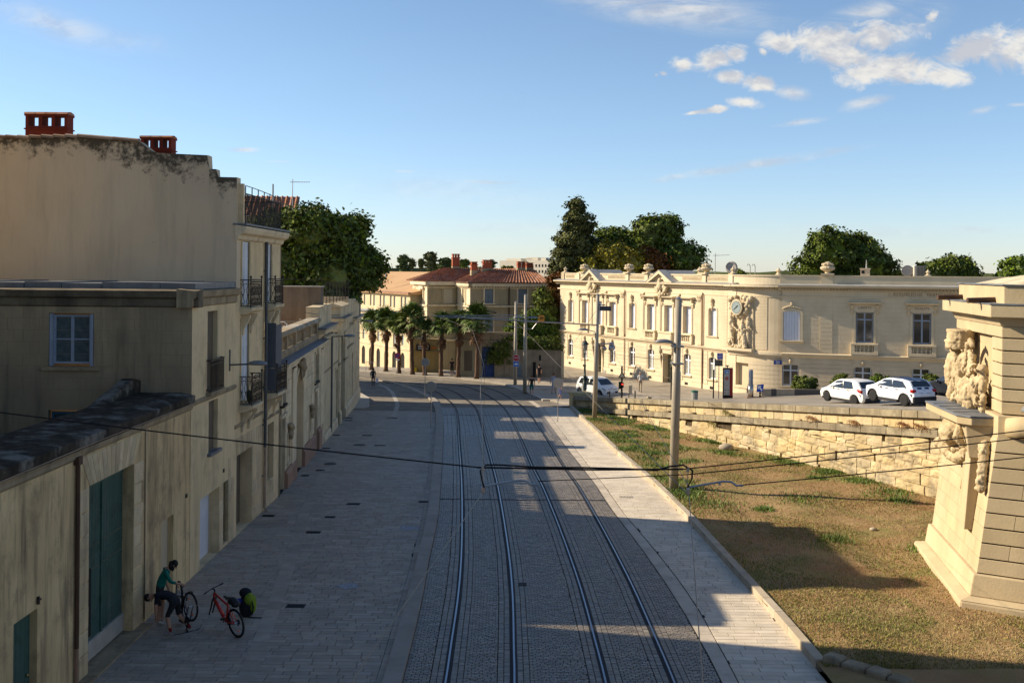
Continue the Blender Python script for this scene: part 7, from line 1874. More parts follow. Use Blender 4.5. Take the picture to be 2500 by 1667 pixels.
# right trees behind pale building
tree('tall dark conical magnolia standing above the left end of the pale building', 7.0, 132, -1.5, [(0, 0, 18.0, 1.2, 1.2, 1.5), (.4, 0, 16.2, 2.1, 2, 1.7), (-.5, 0, 14.4, 2.3, 2.2, 1.9), (.7, 0, 13.2, 2.6, 2.2, 2.0), (-.6, 0, 11.6, 2.7, 2.4, 2.2), (.8, 0, 10.2, 2.8, 2.4, 2), (-1.0, 0, 9, 2.6, 2.4, 2.2), (1.6, 0, 8, 2.4, 2.4, 2), (0, 0, 6, 3, 3, 3)], 24000, .19, M_lf[4], 23, .5, clump=.5)
tree('golden autumn tree in front of the dark crowns behind the pale building', 12.8, 130, -1.5, rb(3, 7, -.9, 11.3, 1.8, 1.3, 1.5, 2.1) + [(-3.2, 0, 10.2, 1.8, 1.8, 1.5), (0, 0, 9.0, 3.2, 2, 1.6), (-4.0, 0, 11.0, 1.7, 1.7, 1.6), (-1.8, -.5, 12.6, 1.9, 1.8, 1.6), (.8, -1, 11.8, 1.9, 1.8, 1.6)], 18000, .19, M_lf[2], 24, .35, clump=.5)
tree('reddish autumn tree beside the golden one behind the pale building', 15.8, 131, -1.5, rb(4, 6, 0, 11.0, 1.4, 1.3, 1.3, 1.7) + [(1, 0, 9.3, 2.2, 1.8, 1.5)], 10000, .18, M_lf[3], 25, .3, clump=.5)
tree('wide dark green tree rising over the middle of the pale building', 17.5, 137, -1.5, rb(5, 12, 0, 13.1, 3.8, 2.4, 2.1, 2.9) + [(-6.2, 0, 14.0, 2.3, 2.3, 2.0), (-4.2, 0, 14.3, 2.2, 2, 2), (4.6, 0, 12.1, 2.3, 2, 2), (0, 0, 10, 5, 3, 2)], 26000, .21, M_lf[0], 26, .5, clump=.6)
tree('rust coloured tree squeezed between the villa and the pale building', 4.0, 124.5, -1.5, [(.3, 0, 7.4, 1.5, 1.3, 1.6), (-.3, 0, 5.4, 1.5, 1.3, 1.7), (.6, 0, 9.3, 1.0, 1.0, 1.0), (.5, 0, 3.6, 1.4, 1.3, 1.5)], 12000, .14, M_lf[3], 27, .3, clump=.4)
tree('dark narrow shrub tree between the villa eave and the rust tree', 2.3, 122, -1.5, [(.4, 0, 7.3, 1.0, .9, 1.3), (.9, 0, 5.4, 1.2, 1.0, 1.5), (1.4, 0, 3.4, 1.2, 1, 1.4)], 7000, .13, M_lf[0], 28, .25, clump=.35)
tree('bright green leafy tree above the courtyard wall', 1.3, 107.6, -1.5, [(-1.2, 0, 5.0, 1.0, 1.0, .9), (.2, 0, 5.5, 1.2, 1.1, 1.0), (1.0, 0, 4.9, 1.1, 1.0, 1.1), (-.4, 0, 4.1, 1.4, 1.1, 1.1), (1.5, 0, 3.9, 1.1, 1.0, 1.1), (-1.9, 0, 4.3, .7, .7, .6)], 15000, .10, M_lf[5], 29, .2, clump=.4, core=False)
tree('dark glossy bush hanging over the courtyard wall', -.6, 105.9, -1.5, [(-1.2, 0, 3.0, 1.2, .8, 1.0), (0, 0, 3.4, 1.2, .8, 1.0), (1.2, 0, 3.2, 1.0, .7, .8), (-1.5, -.3, 1.9, .9, .6, 1.0), (-.5, -.3, 2.0, .9, .6, 1.0), (2.4, 0, 3.2, 1.2, .7, .8), (3.3, 0, 3.0, .8, .7, .8)], 15000, .10, M_lf[1], 30, .2, clump=.35, core=True)
tree('lighter bush spilling over the wall beside the grey gate', 3.3, 105.8, -1.5, [(0, 0, 3.3, .8, .7, .7), (.4, 0, 2.6, .7, .6, .6), (-.3, 0, 2.8, .6, .6, .5)], 5000, .09, M_lf[1], 31, .15, clump=.3)
tree('broad round dark oak behind the shaded wing, left of the air conditioner', 38.2, 125, -1, rb(6, 12, 0, 11.2, 3.7, 2.0, 2.2, 2.9) + [(0, 0, 12.0, 3.0, 3, 2.2), (-3.8, 0, 10.4, 2.2, 2, 2), (4.2, 0, 10.3, 2.4, 2, 2), (0, 0, 9, 5.5, 3, 2.5)], 26000, .20, M_lf[0], 32, .5, clump=.6)
tree('rounded green oak behind the bastion roof, right of the air conditioner', 50.5, 125, -1, rb(7, 9, 0, 9.4, 3.2, 1.4, 1.9, 2.4) + [(0, 0, 9.9, 2.8, 2.4, 1.9), (0, 0, 8.2, 4.5, 3, 2)], 19000, .20, M_lf[0], 33, .5, clump=.6)
tree('lighter plane tree at the right edge above the bastion roof', 57.5, 122, -1, rb(8, 8, 0, 9.6, 2.6, 1.4, 1.3, 1.9) + [(4.5, 0, 9.9, 1.6, 1.6, 1.5), (0, 0, 10.6, 1.5, 1.5, 1.2)], 16000, .22, M_lf[5], 34, .4, clump=.5, core=True)
tree('little round bush top peeking over the corner roof', 22.7, 110, -1, [(0, 0, 9.5, .75, .7, .7)], 2500, .12, M_lf[0], 35, .2, clump=.25)
# distant park trees
dt = [(905, 640, 14, 28, 'slim dark cypress on the horizon by the left tree', 4), (985, 628, 26, 24, 'round pine on the horizon over the ochre roof', 6), (1006, 634, 6, 12, 'tiny cypress on the horizon right of the round pine', 4), (1028, 633, 7, 12, 'second tiny cypress on the horizon', 4),
      (1050, 620, 24, 26, 'darkest umbrella pine on the horizon', 4), (1085, 630, 22, 16, 'umbrella pine in the middle of the horizon group', 6), (1098, 640, 26, 12, 'pale rounded bush in the horizon group', 1), (1060, 643, 26, 10, 'low pale bush under the darkest umbrella pine', 1), (1133, 634, 20, 18, 'round pine right of the villa chimney', 1),
      (1195, 634, 24, 18, 'umbrella pine left of the small red chimneys', 6), (1160, 648, 22, 8, 'low tree beyond the villa ridge', 1), (1240, 645, 20, 8, 'low tree left of the white apartment block', 1), (880, 650, 20, 8, 'low bush at the edge of the large oak on the horizon', 1)]
for i, (u, v, ru, rv, lab, mi) in enumerate(dt):
 Y = 330 + i * 9; X = (u - 1266) / 2600 * Y; z = 9 + (662 - v - 10) / 2600 * Y; rx = ru / 2600 * Y * .8; rz = rv / 2600 * Y * .62
 bl = [(0, 0, z + rz * .1, rx * .8, rx * .7, rz * .7), (rx * .4, 0, z, rx * .6, rx * .5, rz * .6), (-rx * .4, 0, z - rz * .1, rx * .6, rx * .5, rz * .6)]
 bl += [(0, 0, z - rz * .8, rx * .8, rx * .6, rz * .8), (0, 0, z - rz * 1.6, rx * .7, rx * .6, rz)]
 if mi == 4 and ru < 16: bl = [(0, 0, z, rx * .55, rx * .5, rz * .9), (0, 0, z - rz, rx * .5, rx * .5, rz), (0, 0, z + rz * .6, rx * .3, rx * .3, rz * .5)]
 tree(lab, X, Y, 0, bl, 1500, .32, M_lf[mi], 60 + i, .3, z - .5, 'trees on the horizon', .5, 'distant_tree')
# clipped bushes in front of the shaded wing
for i, (X, w, h, m, lab) in enumerate(((22.25, 1.15, 1.5, 1, 'round clipped bush with bright leaves left of the white cars'), (24.9, 1.0, 1.5, 0, 'clipped bush half hidden behind the left white car roof'), (27.6, .95, 1.45, 5, 'yellowish bush between the two white cars'), (28.9, .6, .9, 2, 'low yellowish bush behind the nose of the two tone car'), (31.0, .8, 1.5, 1, 'bush behind the two tone car roof'), (33.2, 1.1, 1.5, 5, 'bright green bush behind the dark car by the bastion'))):
 t = thing('bush', lab, 'bush', (X, 82.2 - i * .6, tz(X, 82) - .05), 0, 'clipped bushes along the shaded wing')
 foliage('leaves', t, [(0, 0, h * .5, w * .95, .9, h * .5), (-w * .2, -.2, h * .35, w * .85, .8, h * .36)], 5200, .075, M_lf[m], 80 + i, .14)
mb = MB()
for k, (a, b, m) in enumerate(((0, .75, 0), (.75, 1.15, 1), (1.15, 2.5, 0), (2.5, 6.4, 1))): 
 mb.mi = m; mb.box(a, b, 0, .3, -.3, .26)
o = part('planter_kerb', mb, [M_kerb, mat('dark_kerb', (.10, .09, .08), None, 1, .9)], bevel=.02); o.location = (18.4, 80.4, .02); o.rotation_euler = (0, 0, R(-2)); tag(o, 'low planter kerb with pale and dark sections before the round bush', 'kerb')

# palms
M_frond = mat('palm_frond', (.075, .12, .022), (.12, .16, .035), .6, .6, rnd=.25)
M_frondl = mat('palm_frond_light', (.18, .22, .05), (.12, .16, .035), .6, .6, rnd=.3)
M_dead = mat('dead_frond', (.23, .125, .06), (.14, .075, .04), 1.2, .9, rnd=.25)
M_ptr = mat('palm_trunk', (.13, .075, .045), (.08, .05, .03), 5, .95, .5, 10)
def fan_mesh(name, m, seed, dead=False):
 rq = random.Random(seed); q = MB(); L_ = rq.uniform(.75, 1.0); n = 15
 q.rn = rq.random(); q.tube([(0, 0, 0), (L_ * .5, 0, .03), (L_ * .8, 0, -.02)], [.02, .015, .01], 3, False)
 for k in range(n):
  a = -1.35 + 2.7 * k / (n - 1) + rq.uniform(-.05, .05); l = (.85 if dead else .95) * rq.uniform(.75, 1.05) * (1 - .25 * abs(a) / 1.35); w = .055; q.rn = rq.random()
  cx, sx = math.cos(a), math.sin(a); b = (L_ * .8, 0, 0); droop = rq.uniform(.12, .35) * (1.8 if dead else 1)
  m1 = (b[0] + cx * l * .55, sx * l * .55, .02); e = (b[0] + cx * l, sx * l, -droop)
  q.add([(b[0], 0, 0), (m1[0] - sx * w, m1[1] + cx * w, m1[2]), (m1[0] + sx * w, m1[1] - cx * w, m1[2] + .02), e], [(0, 2, 1), (1, 2, 3)])
 return q.mesh(name, m)
fans = [fan_mesh('frond', M_frond, k) for k in range(4)]; fansl = [fan_mesh('frond', M_frondl, 10 + k) for k in range(4)]; dfans = [fan_mesh('dead_frond', M_dead, 20 + k, True) for k in range(3)]
def palm(x, y, h, lab, light, seed, cr=1.0, dead=1.0):
 z0 = zs(y); t = thing('palm_tree', lab, 'palm tree', (x, y, z0 + .05), 0, 'row of fan palms along the far pavement'); rq = random.Random(seed)
 q = MB(); hh = h - 1.4
 pts = []; rs = []
 for k in range(15): s_ = k / 14; pts.append((rq.uniform(-.02, .02) + .1 * math.sin(s_ * 2 + seed), 0, hh * s_)); rs.append((.30 if k == 0 else .20 - .04 * s_) * (1 + .10 * (k % 2)))
 q.tube(pts, rs, 9); part('trunk', q, M_ptr, t, True)
 top = hh - .1
 for k in range(64):
  a = rq.uniform(0, 2 * PI); el = rq.uniform(-.45, 1.35) if k > 8 else rq.uniform(.9, 1.5); s_ = cr * rq.uniform(.9, 1.2)
  o = link('frond', rq.choice(fansl if (light and rq.random() < .6) else fans), t, (pts[-1][0], 0, top + rq.uniform(-.1, .45)), (rq.uniform(-.4, .4), -el, a), (s_, s_, s_))
 for k in range(int(24 * dead)):
  a = rq.uniform(0, 2 * PI); s_ = cr * rq.uniform(.5, .85)
  link('dead_frond', rq.choice(dfans), t, (pts[-1][0], 0, top - rq.uniform(0, 1.1)), (rq.uniform(-.5, .5), rq.uniform(.75, 1.45), a), (s_, s_ * .8, s_))
PL = [(-15.4, 112.4, 6.3, 0), (-13.75, 110.7, 6.3, 0), (-12.2, 108.5, 6.1, 1), (-10.65, 107.1, 6.9, 1), (-9.25, 106.3, 5.8, 0), (-7.5, 105.4, 6.2, 0), (-5.8, 104.4, 6.5, 0), (-4.0, 103.0, 6.9, 0)]
labs = ['leftmost fan palm beside the pavilion wall end', 'second fan palm from the left with a full brown skirt', 'third fan palm from the left, bright crown, behind the round no parking sign', 'tallest bright fan palm, fourth from the left', 'fifth fan palm from the left, small dark crown at the villa corner', 'sixth fan palm from the left with a straight dark trunk', 'seventh fan palm from the left, beside the person walking by the villa', 'rightmost fan palm, thick knobbly trunk before the blue gate']
for i, (x, y, h, l) in enumerate(PL): palm(x, y, h, labs[i], l, 100 + i, [1.0, 1.05, 1.0, 1.1, .8, 1.0, 1.0, 1.15][i])
# ------------------------------------------------------------------ poles, wires, signs
M_pole = mat('pole_paint', (.33, .285, .21), (.28, .24, .175), 3, .5, spec=.4)
M_wire = mat('black_wire', (.010, .007, .006), None, 1, .6)
M_galv = mat('galvanised', (.35, .34, .33), None, 1, .35, metal=.7)
M_red = mat('sign_red', (.45, .025, .02), None, 1, .5)
M_blue = mat('sign_blue', (.01, .10, .42), None, 1, .5)
M_orange = mat('sign_orange', (.62, .26, .04), None, 1, .5)
M_back = mat('sign_back', (.20, .19, .12), (.17, .165, .11), 4, .5)
def tram_pole(x, y, z, h, r, lab, tilt=0):
 t = thing('tram_pole', lab, 'pole', (x, y, z), 0, 'tall tram poles'); t.rotation_euler = (0, tilt, 0)
 q = MB(); q.tube([(0, 0, -.3), (0, 0, h * .62), (0, 0, h * .625), (0, 0, h)], [r, r * .92, r * .8, r * .7], 16); part('shaft', q, M_pole, t, True)
 q = MB(); q.lathe(0, 0, [(r * .72, 0), (r * .74, .03), (r * .3, .1), (0, .12)], 12, h); part('cap', q, M_galv, t); return t
def street_head(t, z, ln, ang=PI, name='lamp_arm', s=1.0):
 c, s_ = math.cos(ang), math.sin(ang)
 q = MB(); q.tube([(0, 0, z), (c * ln * .5, s_ * ln * .5, z + .12), (c * ln, s_ * ln, z + .14)], .035, 6); part(name, q, M_galv, t)
 q = MB(); q.lathe(0, 0, [(0.001, 0), (.17, 0), (.18, .03), (.14, .09), (.06, .14), (.001, .15)], 12); q.v = [(c * ln + p[0] * (1 + 1.2 * abs(c)) * s, s_ * ln + p[1] * (1 + 1.2 * abs(s_)) * s, z + .12 + p[2]) for p in q.v]; part('lamp_head', q, MATS['lamp_grey'], t, True)
p1_ = tram_pole(6.42, 43.6, .05, 7.85, .19, 'nearest tram pole standing in the grass with a side lamp', .018)
street_head(p1_, 5.95, .55, PI)
q = MB(); q.box(-.24, .24, -.24, .24, 5.2, 5.26); q.box(-.24, .24, -.24, .24, 5.9, 5.98); part('collar', q, M_galv, p1_)
p2_ = tram_pole(5.1, 70.3, -.75, 8.2, .16, 'second tram pole by the end of the terrace wall with cameras', .018)
street_head(p2_, 5.75, .9, PI)
q = MB(); q.box(.15, .9, -.14, .14, 7.2, 7.5); q.box(.1, .5, -.06, .06, 7.55, 7.62); q.tube([(.1, 0, 4.9), (.55, 0, 4.85)], .04); part('camera_box', q, mat('camera_dark', (.06, .06, .07), None, 1, .5), p2_)
q = MB(); q.tube([(.1, 0, 5.0), (1.05, 0, 5.05)], .05); q.ball((1.0, 0, 4.75), .22); q.box(.85, 1.15, -.1, .1, 4.9, 5.12); q.ball((.55, 0, 4.7), .14); part('dome_camera', q, M_galv, p2_, True)
q = MB(); q.tube([(0, -.1, 6.25), (-9.4, -1.0, 6.55)], .045, 6); q.tube([(-3.9, -.5, 6.4), (-4.3, -.5, 5.9), (-7.6, -.7, 6.2)], .02, 4); part('boom', q, M_galv, p2_)
q = MB(); q.box(-3.88, -3.5, -.55, -.5, 6.42, 6.8); part('speed_board', q, M_orange, p2_)
text('20', p2_, (-3.69, -.57, 6.61), .26, M_dark, name='number')
p3_ = tram_pole(.62, 90.5, -1.35, 8.3, .17, 'third tram pole beside the walker in green shorts')
street_head(p3_, 6.25, .55, PI, s=1.3); street_head(p3_, 6.25, .6, 0, s=1.3)
q = MB(); q.tube([(0, -.05, 6.62), (-8.0, -.4, 6.5)], .04, 6); q.tube([(-.1, 0, 6.5), (-.4, -.3, 7.6)], .01, 3); part('boom', q, M_galv, p3_)
p4_ = tram_pole(-.22, 97.2, -1.45, 7.6, .16, 'fourth tram pole carrying the STOP sign')
q = MB(); q.tube([(0, -.05, 6.2), (-7.0, .2, 6.15)], .04, 6); part('boom', q, M_galv, p4_)
st_ = thing('stop_sign', 'red octagonal STOP sign on the fourth tram pole', 'road sign', (-.15, 96.95, 1.1))
q = MB(); pts = [(.30 * math.cos(PI / 8 + k * PI / 4), .30 * math.sin(PI / 8 + k * PI / 4)) for k in range(8)]; q.prism([(a * 1.08, b * 1.08) for a, b in pts], 0, .02); part('border', q, M_sign, st_)
q = MB(); q.prism(pts, -.012, .0); part('plate', q, M_red, st_); text('STOP', st_, (0, -.02, 0), .2, M_sign)
bs_ = thing('blue_sign', 'blue square lane sign below the STOP sign', 'road sign', (-.15, 96.95, .55))
q = MB(); q.box(-.26, .26, -.01, .02, -.25, .25); part('border', q, M_sign, bs_); q = MB(); q.box(-.24, .24, -.02, -.01, -.23, .23); part('plate', q, M_blue, bs_)
q = MB(); q.box(-.17, .17, -.03, -.02, -.05, .03); q.box(-.1, .1, -.03, -.02, .03, .09); q.box(-.15, .15, -.03, -.02, -.13, -.1); part('symbol', q, M_sign, bs_)
def wire(name, pts, r, lab, m=M_wire, group=None, cat='cable'):
 q = MB(); q.tube(pts, r, 5); o = part(name, q, m); return tag(o, lab, cat, group)
def sag(a, b, s, n=16): a = Vector(a); b = Vector(b); return [tuple(a.lerp(b, k / n) - Vector((0, 0, s * 4 * (k / n) * (1 - k / n)))) for k in range(n + 1)]
wire('span_wire', sag((-9.4, 16.4, 6.93), (-.57, 16, 6.05), .03), .011, 'black span wire from the left facade to the left hanger')
wire('span_cable', [(-.6, 16, 6.05), (.2, 16, 6.04), (1.2, 16, 6.03), (2.5, 16, 6.05)], .014, 'thick black cable between the two hangers above the tracks')
q = MB(); q.tube([(-.48, 16, 5.72), (-.52, 16, 5.85), (-.55, 16, 6.0), (-.46, 16, 6.09), (-.25, 16, 6.09), (.3, 16, 6.06), (1.0, 16, 6.06), (1.6, 16, 6.05), (2.1, 16, 6.03), (2.3, 16, 6.09), (2.5, 16, 6.11), (2.64, 16, 6.03), (2.63, 16, 5.9), (2.57, 16, 5.78)], .014, 6)
o = part('feeder_cable', q, M_wire); tag(o, 'looping thick feeder cable clipped under the span cable', 'cable')
wire('span_wire', sag((2.5, 16, 6.05), (11.2, 16.3, 7.1), .03), .009, 'upper black wire running up to the right edge of the picture')
wire('span_wire', sag((2.56, 16, 5.97), (11.2, 16.4, 6.95), .03), .009, 'middle black wire running up to the right edge of the picture')
wire('span_wire', sag((3.28, 16, 5.81), (11.2, 16.4, 6.62), .03), .009, 'lower black wire running up from the bent arm to the right edge')
wire('span_wire', sag((.32, 16, 5.85), (2.56, 16, 5.97), .0), .007, 'thin black wire between the left bent arm and the right hanger')
for (x, z, lab) in ((-.48, 5.70, 'left bent steady arm holding the contact wire'), (2.60, 5.71, 'right bent steady arm holding the contact wire')):
 t = thing('steady_arm', lab, 'wire bracket', (x, 16, z), 0, 'steady arms over the tracks')
 q = MB(); q.tube([(0, 0, .07), (.5, 0, .16), (.62, 0, .155), (.7, 0, .1), (.8, 0, .1)], .016, 7); part('arm', q, M_galv, t)
 q = MB(); q.tube([(-.03, 0, .33), (-.03, 0, .0)], .006, 4); q.box(-.05, -.01, -.02, .02, .30, .36); q.box(-.05, .0, -.03, .03, -.03, .05); part('hanger', q, M_galv, t)
 q = MB(); q.ball((.45 if x > 0 else .9, 0, .12), .02); part('clamp', q, M_galv, t)
M_cw = mat('contact_wire', (.17, .14, .10), None, 1, .45, metal=.4)
wire('contact_wire', [(-1.6, 5.5, 5.62), (-1.3, 9.2, 5.62), (-.5, 16, 5.68), (-.72, 22, 5.72), (-1.05, 30, 5.72), (-1.22, 38, 5.7), (-2.5, 58.5, 5.72), (-4.2, 68.6, 5.7), (-6.2, 78, 5.7)], .0065, 'contact wire above the left track', M_cw, 'contact wires')
wire('contact_wire', [(1.1, 6.5, 5.62), (1.55, 8.8, 5.62), (2.59, 16, 5.66), (2.12, 27, 5.55), (.33, 60, 5.7), (-.4, 75, 5.7), (-2.5, 85, 5.7)], .0065, 'contact wire above the right track', M_cw, 'contact wires')
wire('stay_wire', [(-1.19, 38, 5.7), (-1.19, 37.9, .05)], .006, 'thin pale drop wire hanging to the left track', M_cw)
wire('stay_wire', sag((5.0, 70, 6.0), (2.6, 16, 5.75), .0), .005, 'thin stay wire from the second pole to the right hanger', M_cw)
wire('stay_wire', sag((-10.4, 52, 6.9), (-12.0, 79, 5.9), .2), .014, 'dark cable sagging across the pavilion wall')
wire('span_wire', sag((-11.8, 78, 4.4), (3.9, 112, 1.9), .3), .016, 'dark span wire crossing before the palms')
wire('span_wire', sag((5.2, 110, 1.5), (6.7, 44, 5.35), .2), .011, 'dark span wire from the pale building to the nearest pole')
wire('span_wire', sag((5.3, 109, 1.2), (5.2, 70, 6.6), .1), .012, 'dark wire from the pale building up to the second pole')
# sign posts
def round_sign(x, y, zc, r, h, lab, front=False):
 z = zs(y) + (.1 if y < 84 else .05); t = thing('round_sign', lab, 'road sign', (x, y, z), 0, None)
 q = MB(); q.tube([(0, .03, -.1), (0, .03, zc - z + r * .6)], .032, 7); part('post', q, M_galv, t)
 q = MB(); q.lathe(0, 0, [(0, 0), (r, 0), (r, .02), (0, .02)], 28); q.v = [(a, c, b + zc - z) for a, b, c in q.v]; part('disc', q, M_back, t)
 q = MB(); q.lathe(0, 0, [(r, -.005), (r + .015, .0), (r + .015, .03), (r, .03)], 28); q.v = [(a, c, b + zc - z) for a, b, c in q.v]; part('rim', q, M_galv, t)
 q = MB(); q.box(-r * .8, r * .8, .0 - .03, 0, zc - z - .02, zc - z + .02); part('bracket', q, M_galv, t)
round_sign(2.64, 69.4, 1.72, .33, 2.6, 'back of a round sign on a thin post at the right pavement edge')
round_sign(-7.45, 85.7, 1.6, .32, 2.6, 'back of a round sign on a tall post at the road bend')
round_sign(-5.30, 65.3, 1.88, .31, 2.6, 'back of a yellowish round sign by the left kerb')
t = thing('no_parking_sign', 'small round red and blue no parking sign before the third palm', 'road sign', (-12.2, 108, zs(108)))
q = MB(); q.tube([(0, .05, 0), (0, .05, 2.2)], .03); part('post', q, M_galv, t)
q = MB(); q.lathe(0, 0, [(0, 0), (.3, 0), (.3, .02), (0, .02)], 24); q.v = [(a, c, b + 1.9) for a, b, c in q.v]; part('rim', q, M_red, t)
q = MB(); q.lathe(0, 0, [(0, 0), (.21, 0), (.21, .02), (0, .02)], 24); q.v = [(a, c - .015, b + 1.9) for a, b, c in q.v]; part('disc', q, mat('faded_blue', (.12, .1, .32), None, 1, .5), t)
q = MB(); q.tube([(-.15, -.03, 2.05), (.15, -.03, 1.75)], .025, 4); part('bar', q, M_red, t); q = MB(); q.box(-.2, .2, 0, .02, 1.42, 1.56); part('plate', q, M_sign, t)
# pedestrian things on the square
def onter(x, y): return terz(x, y)
t = thing('ornate_lamp', 'dark green ornate street lantern behind the wall end and the white minivan', 'street lamp', (5.70, 90.4, -1.42))
M_dgr = mat('dark_green_iron', (.012, .028, .02), (.02, .035, .026), 6, .5, spec=.5)
q = MB(); q.lathe(0, 0, [(.36, 0), (.36, .25), (.28, .3), (.30, .7), (.2, .8), (.24, .95), (.14, 1.05), (.13, 1.5), (.17, 1.56), (.09, 1.65), (.08, 2.4), (.12, 2.46), (.07, 2.55), (.055, 3.4), (.12, 3.48), (.06, 3.56), (.1, 3.68)], 12); part('column', q, M_dgr, t, True)
q = MB()
for k in range(6):
 a = PI / 3 * k; q.tube([(.12 * math.cos(a), .12 * math.sin(a), 3.7), (.25 * math.cos(a), .25 * math.sin(a), 4.25)], .015, 4)
q.lathe(0, 0, [(.32, 0), (.26, .1), (.13, .24), (.12, .32), (.04, .36), (.02, .5), (0, .52)], 12, 4.25)
for k in range(6): a = PI / 3 * k; q.ball((.28 * math.cos(a), .28 * math.sin(a), 4.32), .04, nu=5, nv=3)
part('lantern_frame', q, M_dgr, t)
q = MB(); q.lathe(0, 0, [(.1, 0), (.22, .5)], 6, 3.73); part('lantern_glass', q, mat('milky_glass', (.42, .38, .3), None, 1, .3), t)
t = thing('traffic_light', 'narrow black pedestrian signal with a lit red lamp and warning triangle', 'traffic light', (8.22, 84, -.95))
q = MB(); q.tube([(0, 0, 0), (0, 0, 2.55)], .075, 8); part('post', q, M_dark, t)
q = MB(); q.box(-.24, -.04, -.1, .12, .75, 1.3); q.box(.0, .14, -.14, -.02, .85, 1.25); part('housing', q, M_dark, t)
q = MB(); q.lathe(0, 0, [(0, 0), (.06, 0), (.06, .02), (0, .03)], 12); q.v = [(a + .04, -.14 - c, b + 1.12) for a, b, c in q.v]; part('red_lamp', q, mat('red_lamp', (.6, .02, .01), None, 1, .4, emit=(1, .05, .02, 1.6)), t)
q = MB(); q.prism([(-.3, 1.62), (.3, 1.62), (0, 2.15)], -.1, -.08); part('triangle_border', q, M_dark, t); q = MB(); q.prism([(-.2, 1.68), (.2, 1.68), (0, 2.02)], -.115, -.1); part('triangle', q, M_vi, t)
q = MB(); q.box(.55, .85, .3, .42, .35, 1.0); q.mi = 1; q.box(.58, .63, .32, .4, -.1, .35); part('control_box', q, [M_gable, M_dark], t)
def bollard(x, y, h, lab, r=.05):
 q = MB(); q.lathe(0, 0, [(r, 0), (r, h - .03), (r * .6, h), (0, h)], 10); o = part('bollard', q, M_dark); o.location = (x, y, onter(x, y) - .02); return tag(o, lab, 'bollard', 'dark bollards on the square')
bollard(7.05, 81.5, .85, 'dark bollard just before the white minivan grille'); bollard(9.1, 82.4, .8, 'dark bollard right of the pedestrian signal'); bollard(14.9, 81, 2.2, 'tall dark post left of the information totem', .05); bollard(11.55, 80, 2.6, 'tall dark post hugging the nearest tram pole on the square', .06)
def binn(x, y, r, h, m, m2, lab):
 t = thing('litter_bin', lab, 'litter bin', (x, y, onter(x, y) - .02)); q = MB(); q.lathe(0, 0, [(r * .92, 0), (r, h * .8), (r, h * .82)], 14); part('body', q, m, t); q = MB(); q.lathe(0, 0, [(r * 1.04, h * .82), (r * 1.04, h), (r * .8, h), (r * .8, h * .9), (0, h * .9)], 14); part('rim', q, m2, t)
binn(13.35, 80.2, .25, .68, mat('bin_grey', (.27, .27, .24), None, 1, .6), mat('bin_green', (.03, .14, .10), None, 1, .5), 'grey litter bin with a green rim on the square')
binn(9.75, 78.8, .17, .42, mat('straw_bin', (.30, .22, .11), None, 1, .9), M_vi, 'small tan planter stub beside the terrace wall')
t = thing('information_totem', 'tall information totem with a red side and pictograms', 'totem', (15.75, 80, onter(15.75, 80) - .02), R(-4))
q = MB(); q.box(-.33, .40, -.12, .12, 0, 2.3); part('frame', q, M_dark, t)
q = MB(); q.box(-.26, .16, -.135, -.12, .28, 2.2); part('panel', q, mat('totem_panel', (.42, .40, .36), None, 1, .5), t)
q = MB(); q.box(.17, .38, -.135, -.12, .22, 2.28); part('red_side', q, mat('totem_red', (.26, .02, .02), None, 1, .5), t)
q = MB(); q.box(-.2, .08, -.145, -.135, 1.86, 2.14); part('blue_pictogram', q, mat('totem_blue', (.06, .22, .48), None, 1, .5), t)
q = MB(); q.box(-.12, -.08, -.15, -.145, 1.9, 2.08); q.box(-.03, .04, -.15, -.145, 1.9, 2.0); q.ball((0, -.15, 2.05), .03, .01, .03); part('symbol', q, M_sign, t)
q = MB(); q.lathe(0, 0, [(0, 0), (.13, 0), (.13, .01), (0, .01)], 16); q.v = [(a - .05, -.135 - c, b + 1.52) for a, b, c in q.v]; part('red_disc', q, M_red, t)
q = MB(); q.box(-.12, .02, -.15, -.145, 1.48, 1.55); q.box(-.22, .12, -.14, -.135, 1.17, 1.18); q.box(-.15, .03, -.14, -.135, .98, 1.02)
for a in (-.16, .06):
 for b in (.66, .42): q.lathe(0, 0, [(0, 0), (.07, 0), (.07, .005), (0, .005)], 12); n_ = 48; q.v[-n_:] = [(p[0] + a, -.136 - p[2], p[1] + b) for p in q.v[-n_:]]
part('small_print', q, M_wcurt, t)
q = MB(); q.tube([(0, 0, 2.3), (0, 0, 2.45)], .04); q.box(-.12, .1, -.05, .05, 2.42, 2.5); part('camera', q, M_dark, t)
t = thing('street_name_post', 'blue street name plate on a thin brown post beside the totem', 'sign post', (14.9, 79.5, onter(14.9, 79.5)))
q = MB(); q.tube([(.12, 0, -.1), (.12, 0, 3.0)], .03); part('post', q, M_brownpipe, t); q = MB(); q.box(-.02, .4, -.06, -.02, 2.95, 3.42); part('plate', q, mat('plate_blue', (.02, .04, .35), None, 1, .5), t)
q = MB(); q.box(.06, .3, -.07, -.06, 3.2, 3.24); q.box(.04, .34, -.07, -.06, 3.08, 3.12); q.box(.06, .34, -.07, -.06, 3.32, 3.35); part('lines', q, M_sign, t)
q = MB(); q.box(-.2, .4, 0, .04, 2.45, 2.92); part('rear_panel', q, mat('panel_back', (.12, .11, .08), None, 1, .6), t)
t = thing('bollard_terminal', 'tall stainless steel access bollard with a round post on a small plinth', 'access bollard', (17.3, 79, onter(17.3, 79) - .02))
M_inox = mat('brushed_steel', (.5, .46, .4), None, 1, .3, metal=.9)
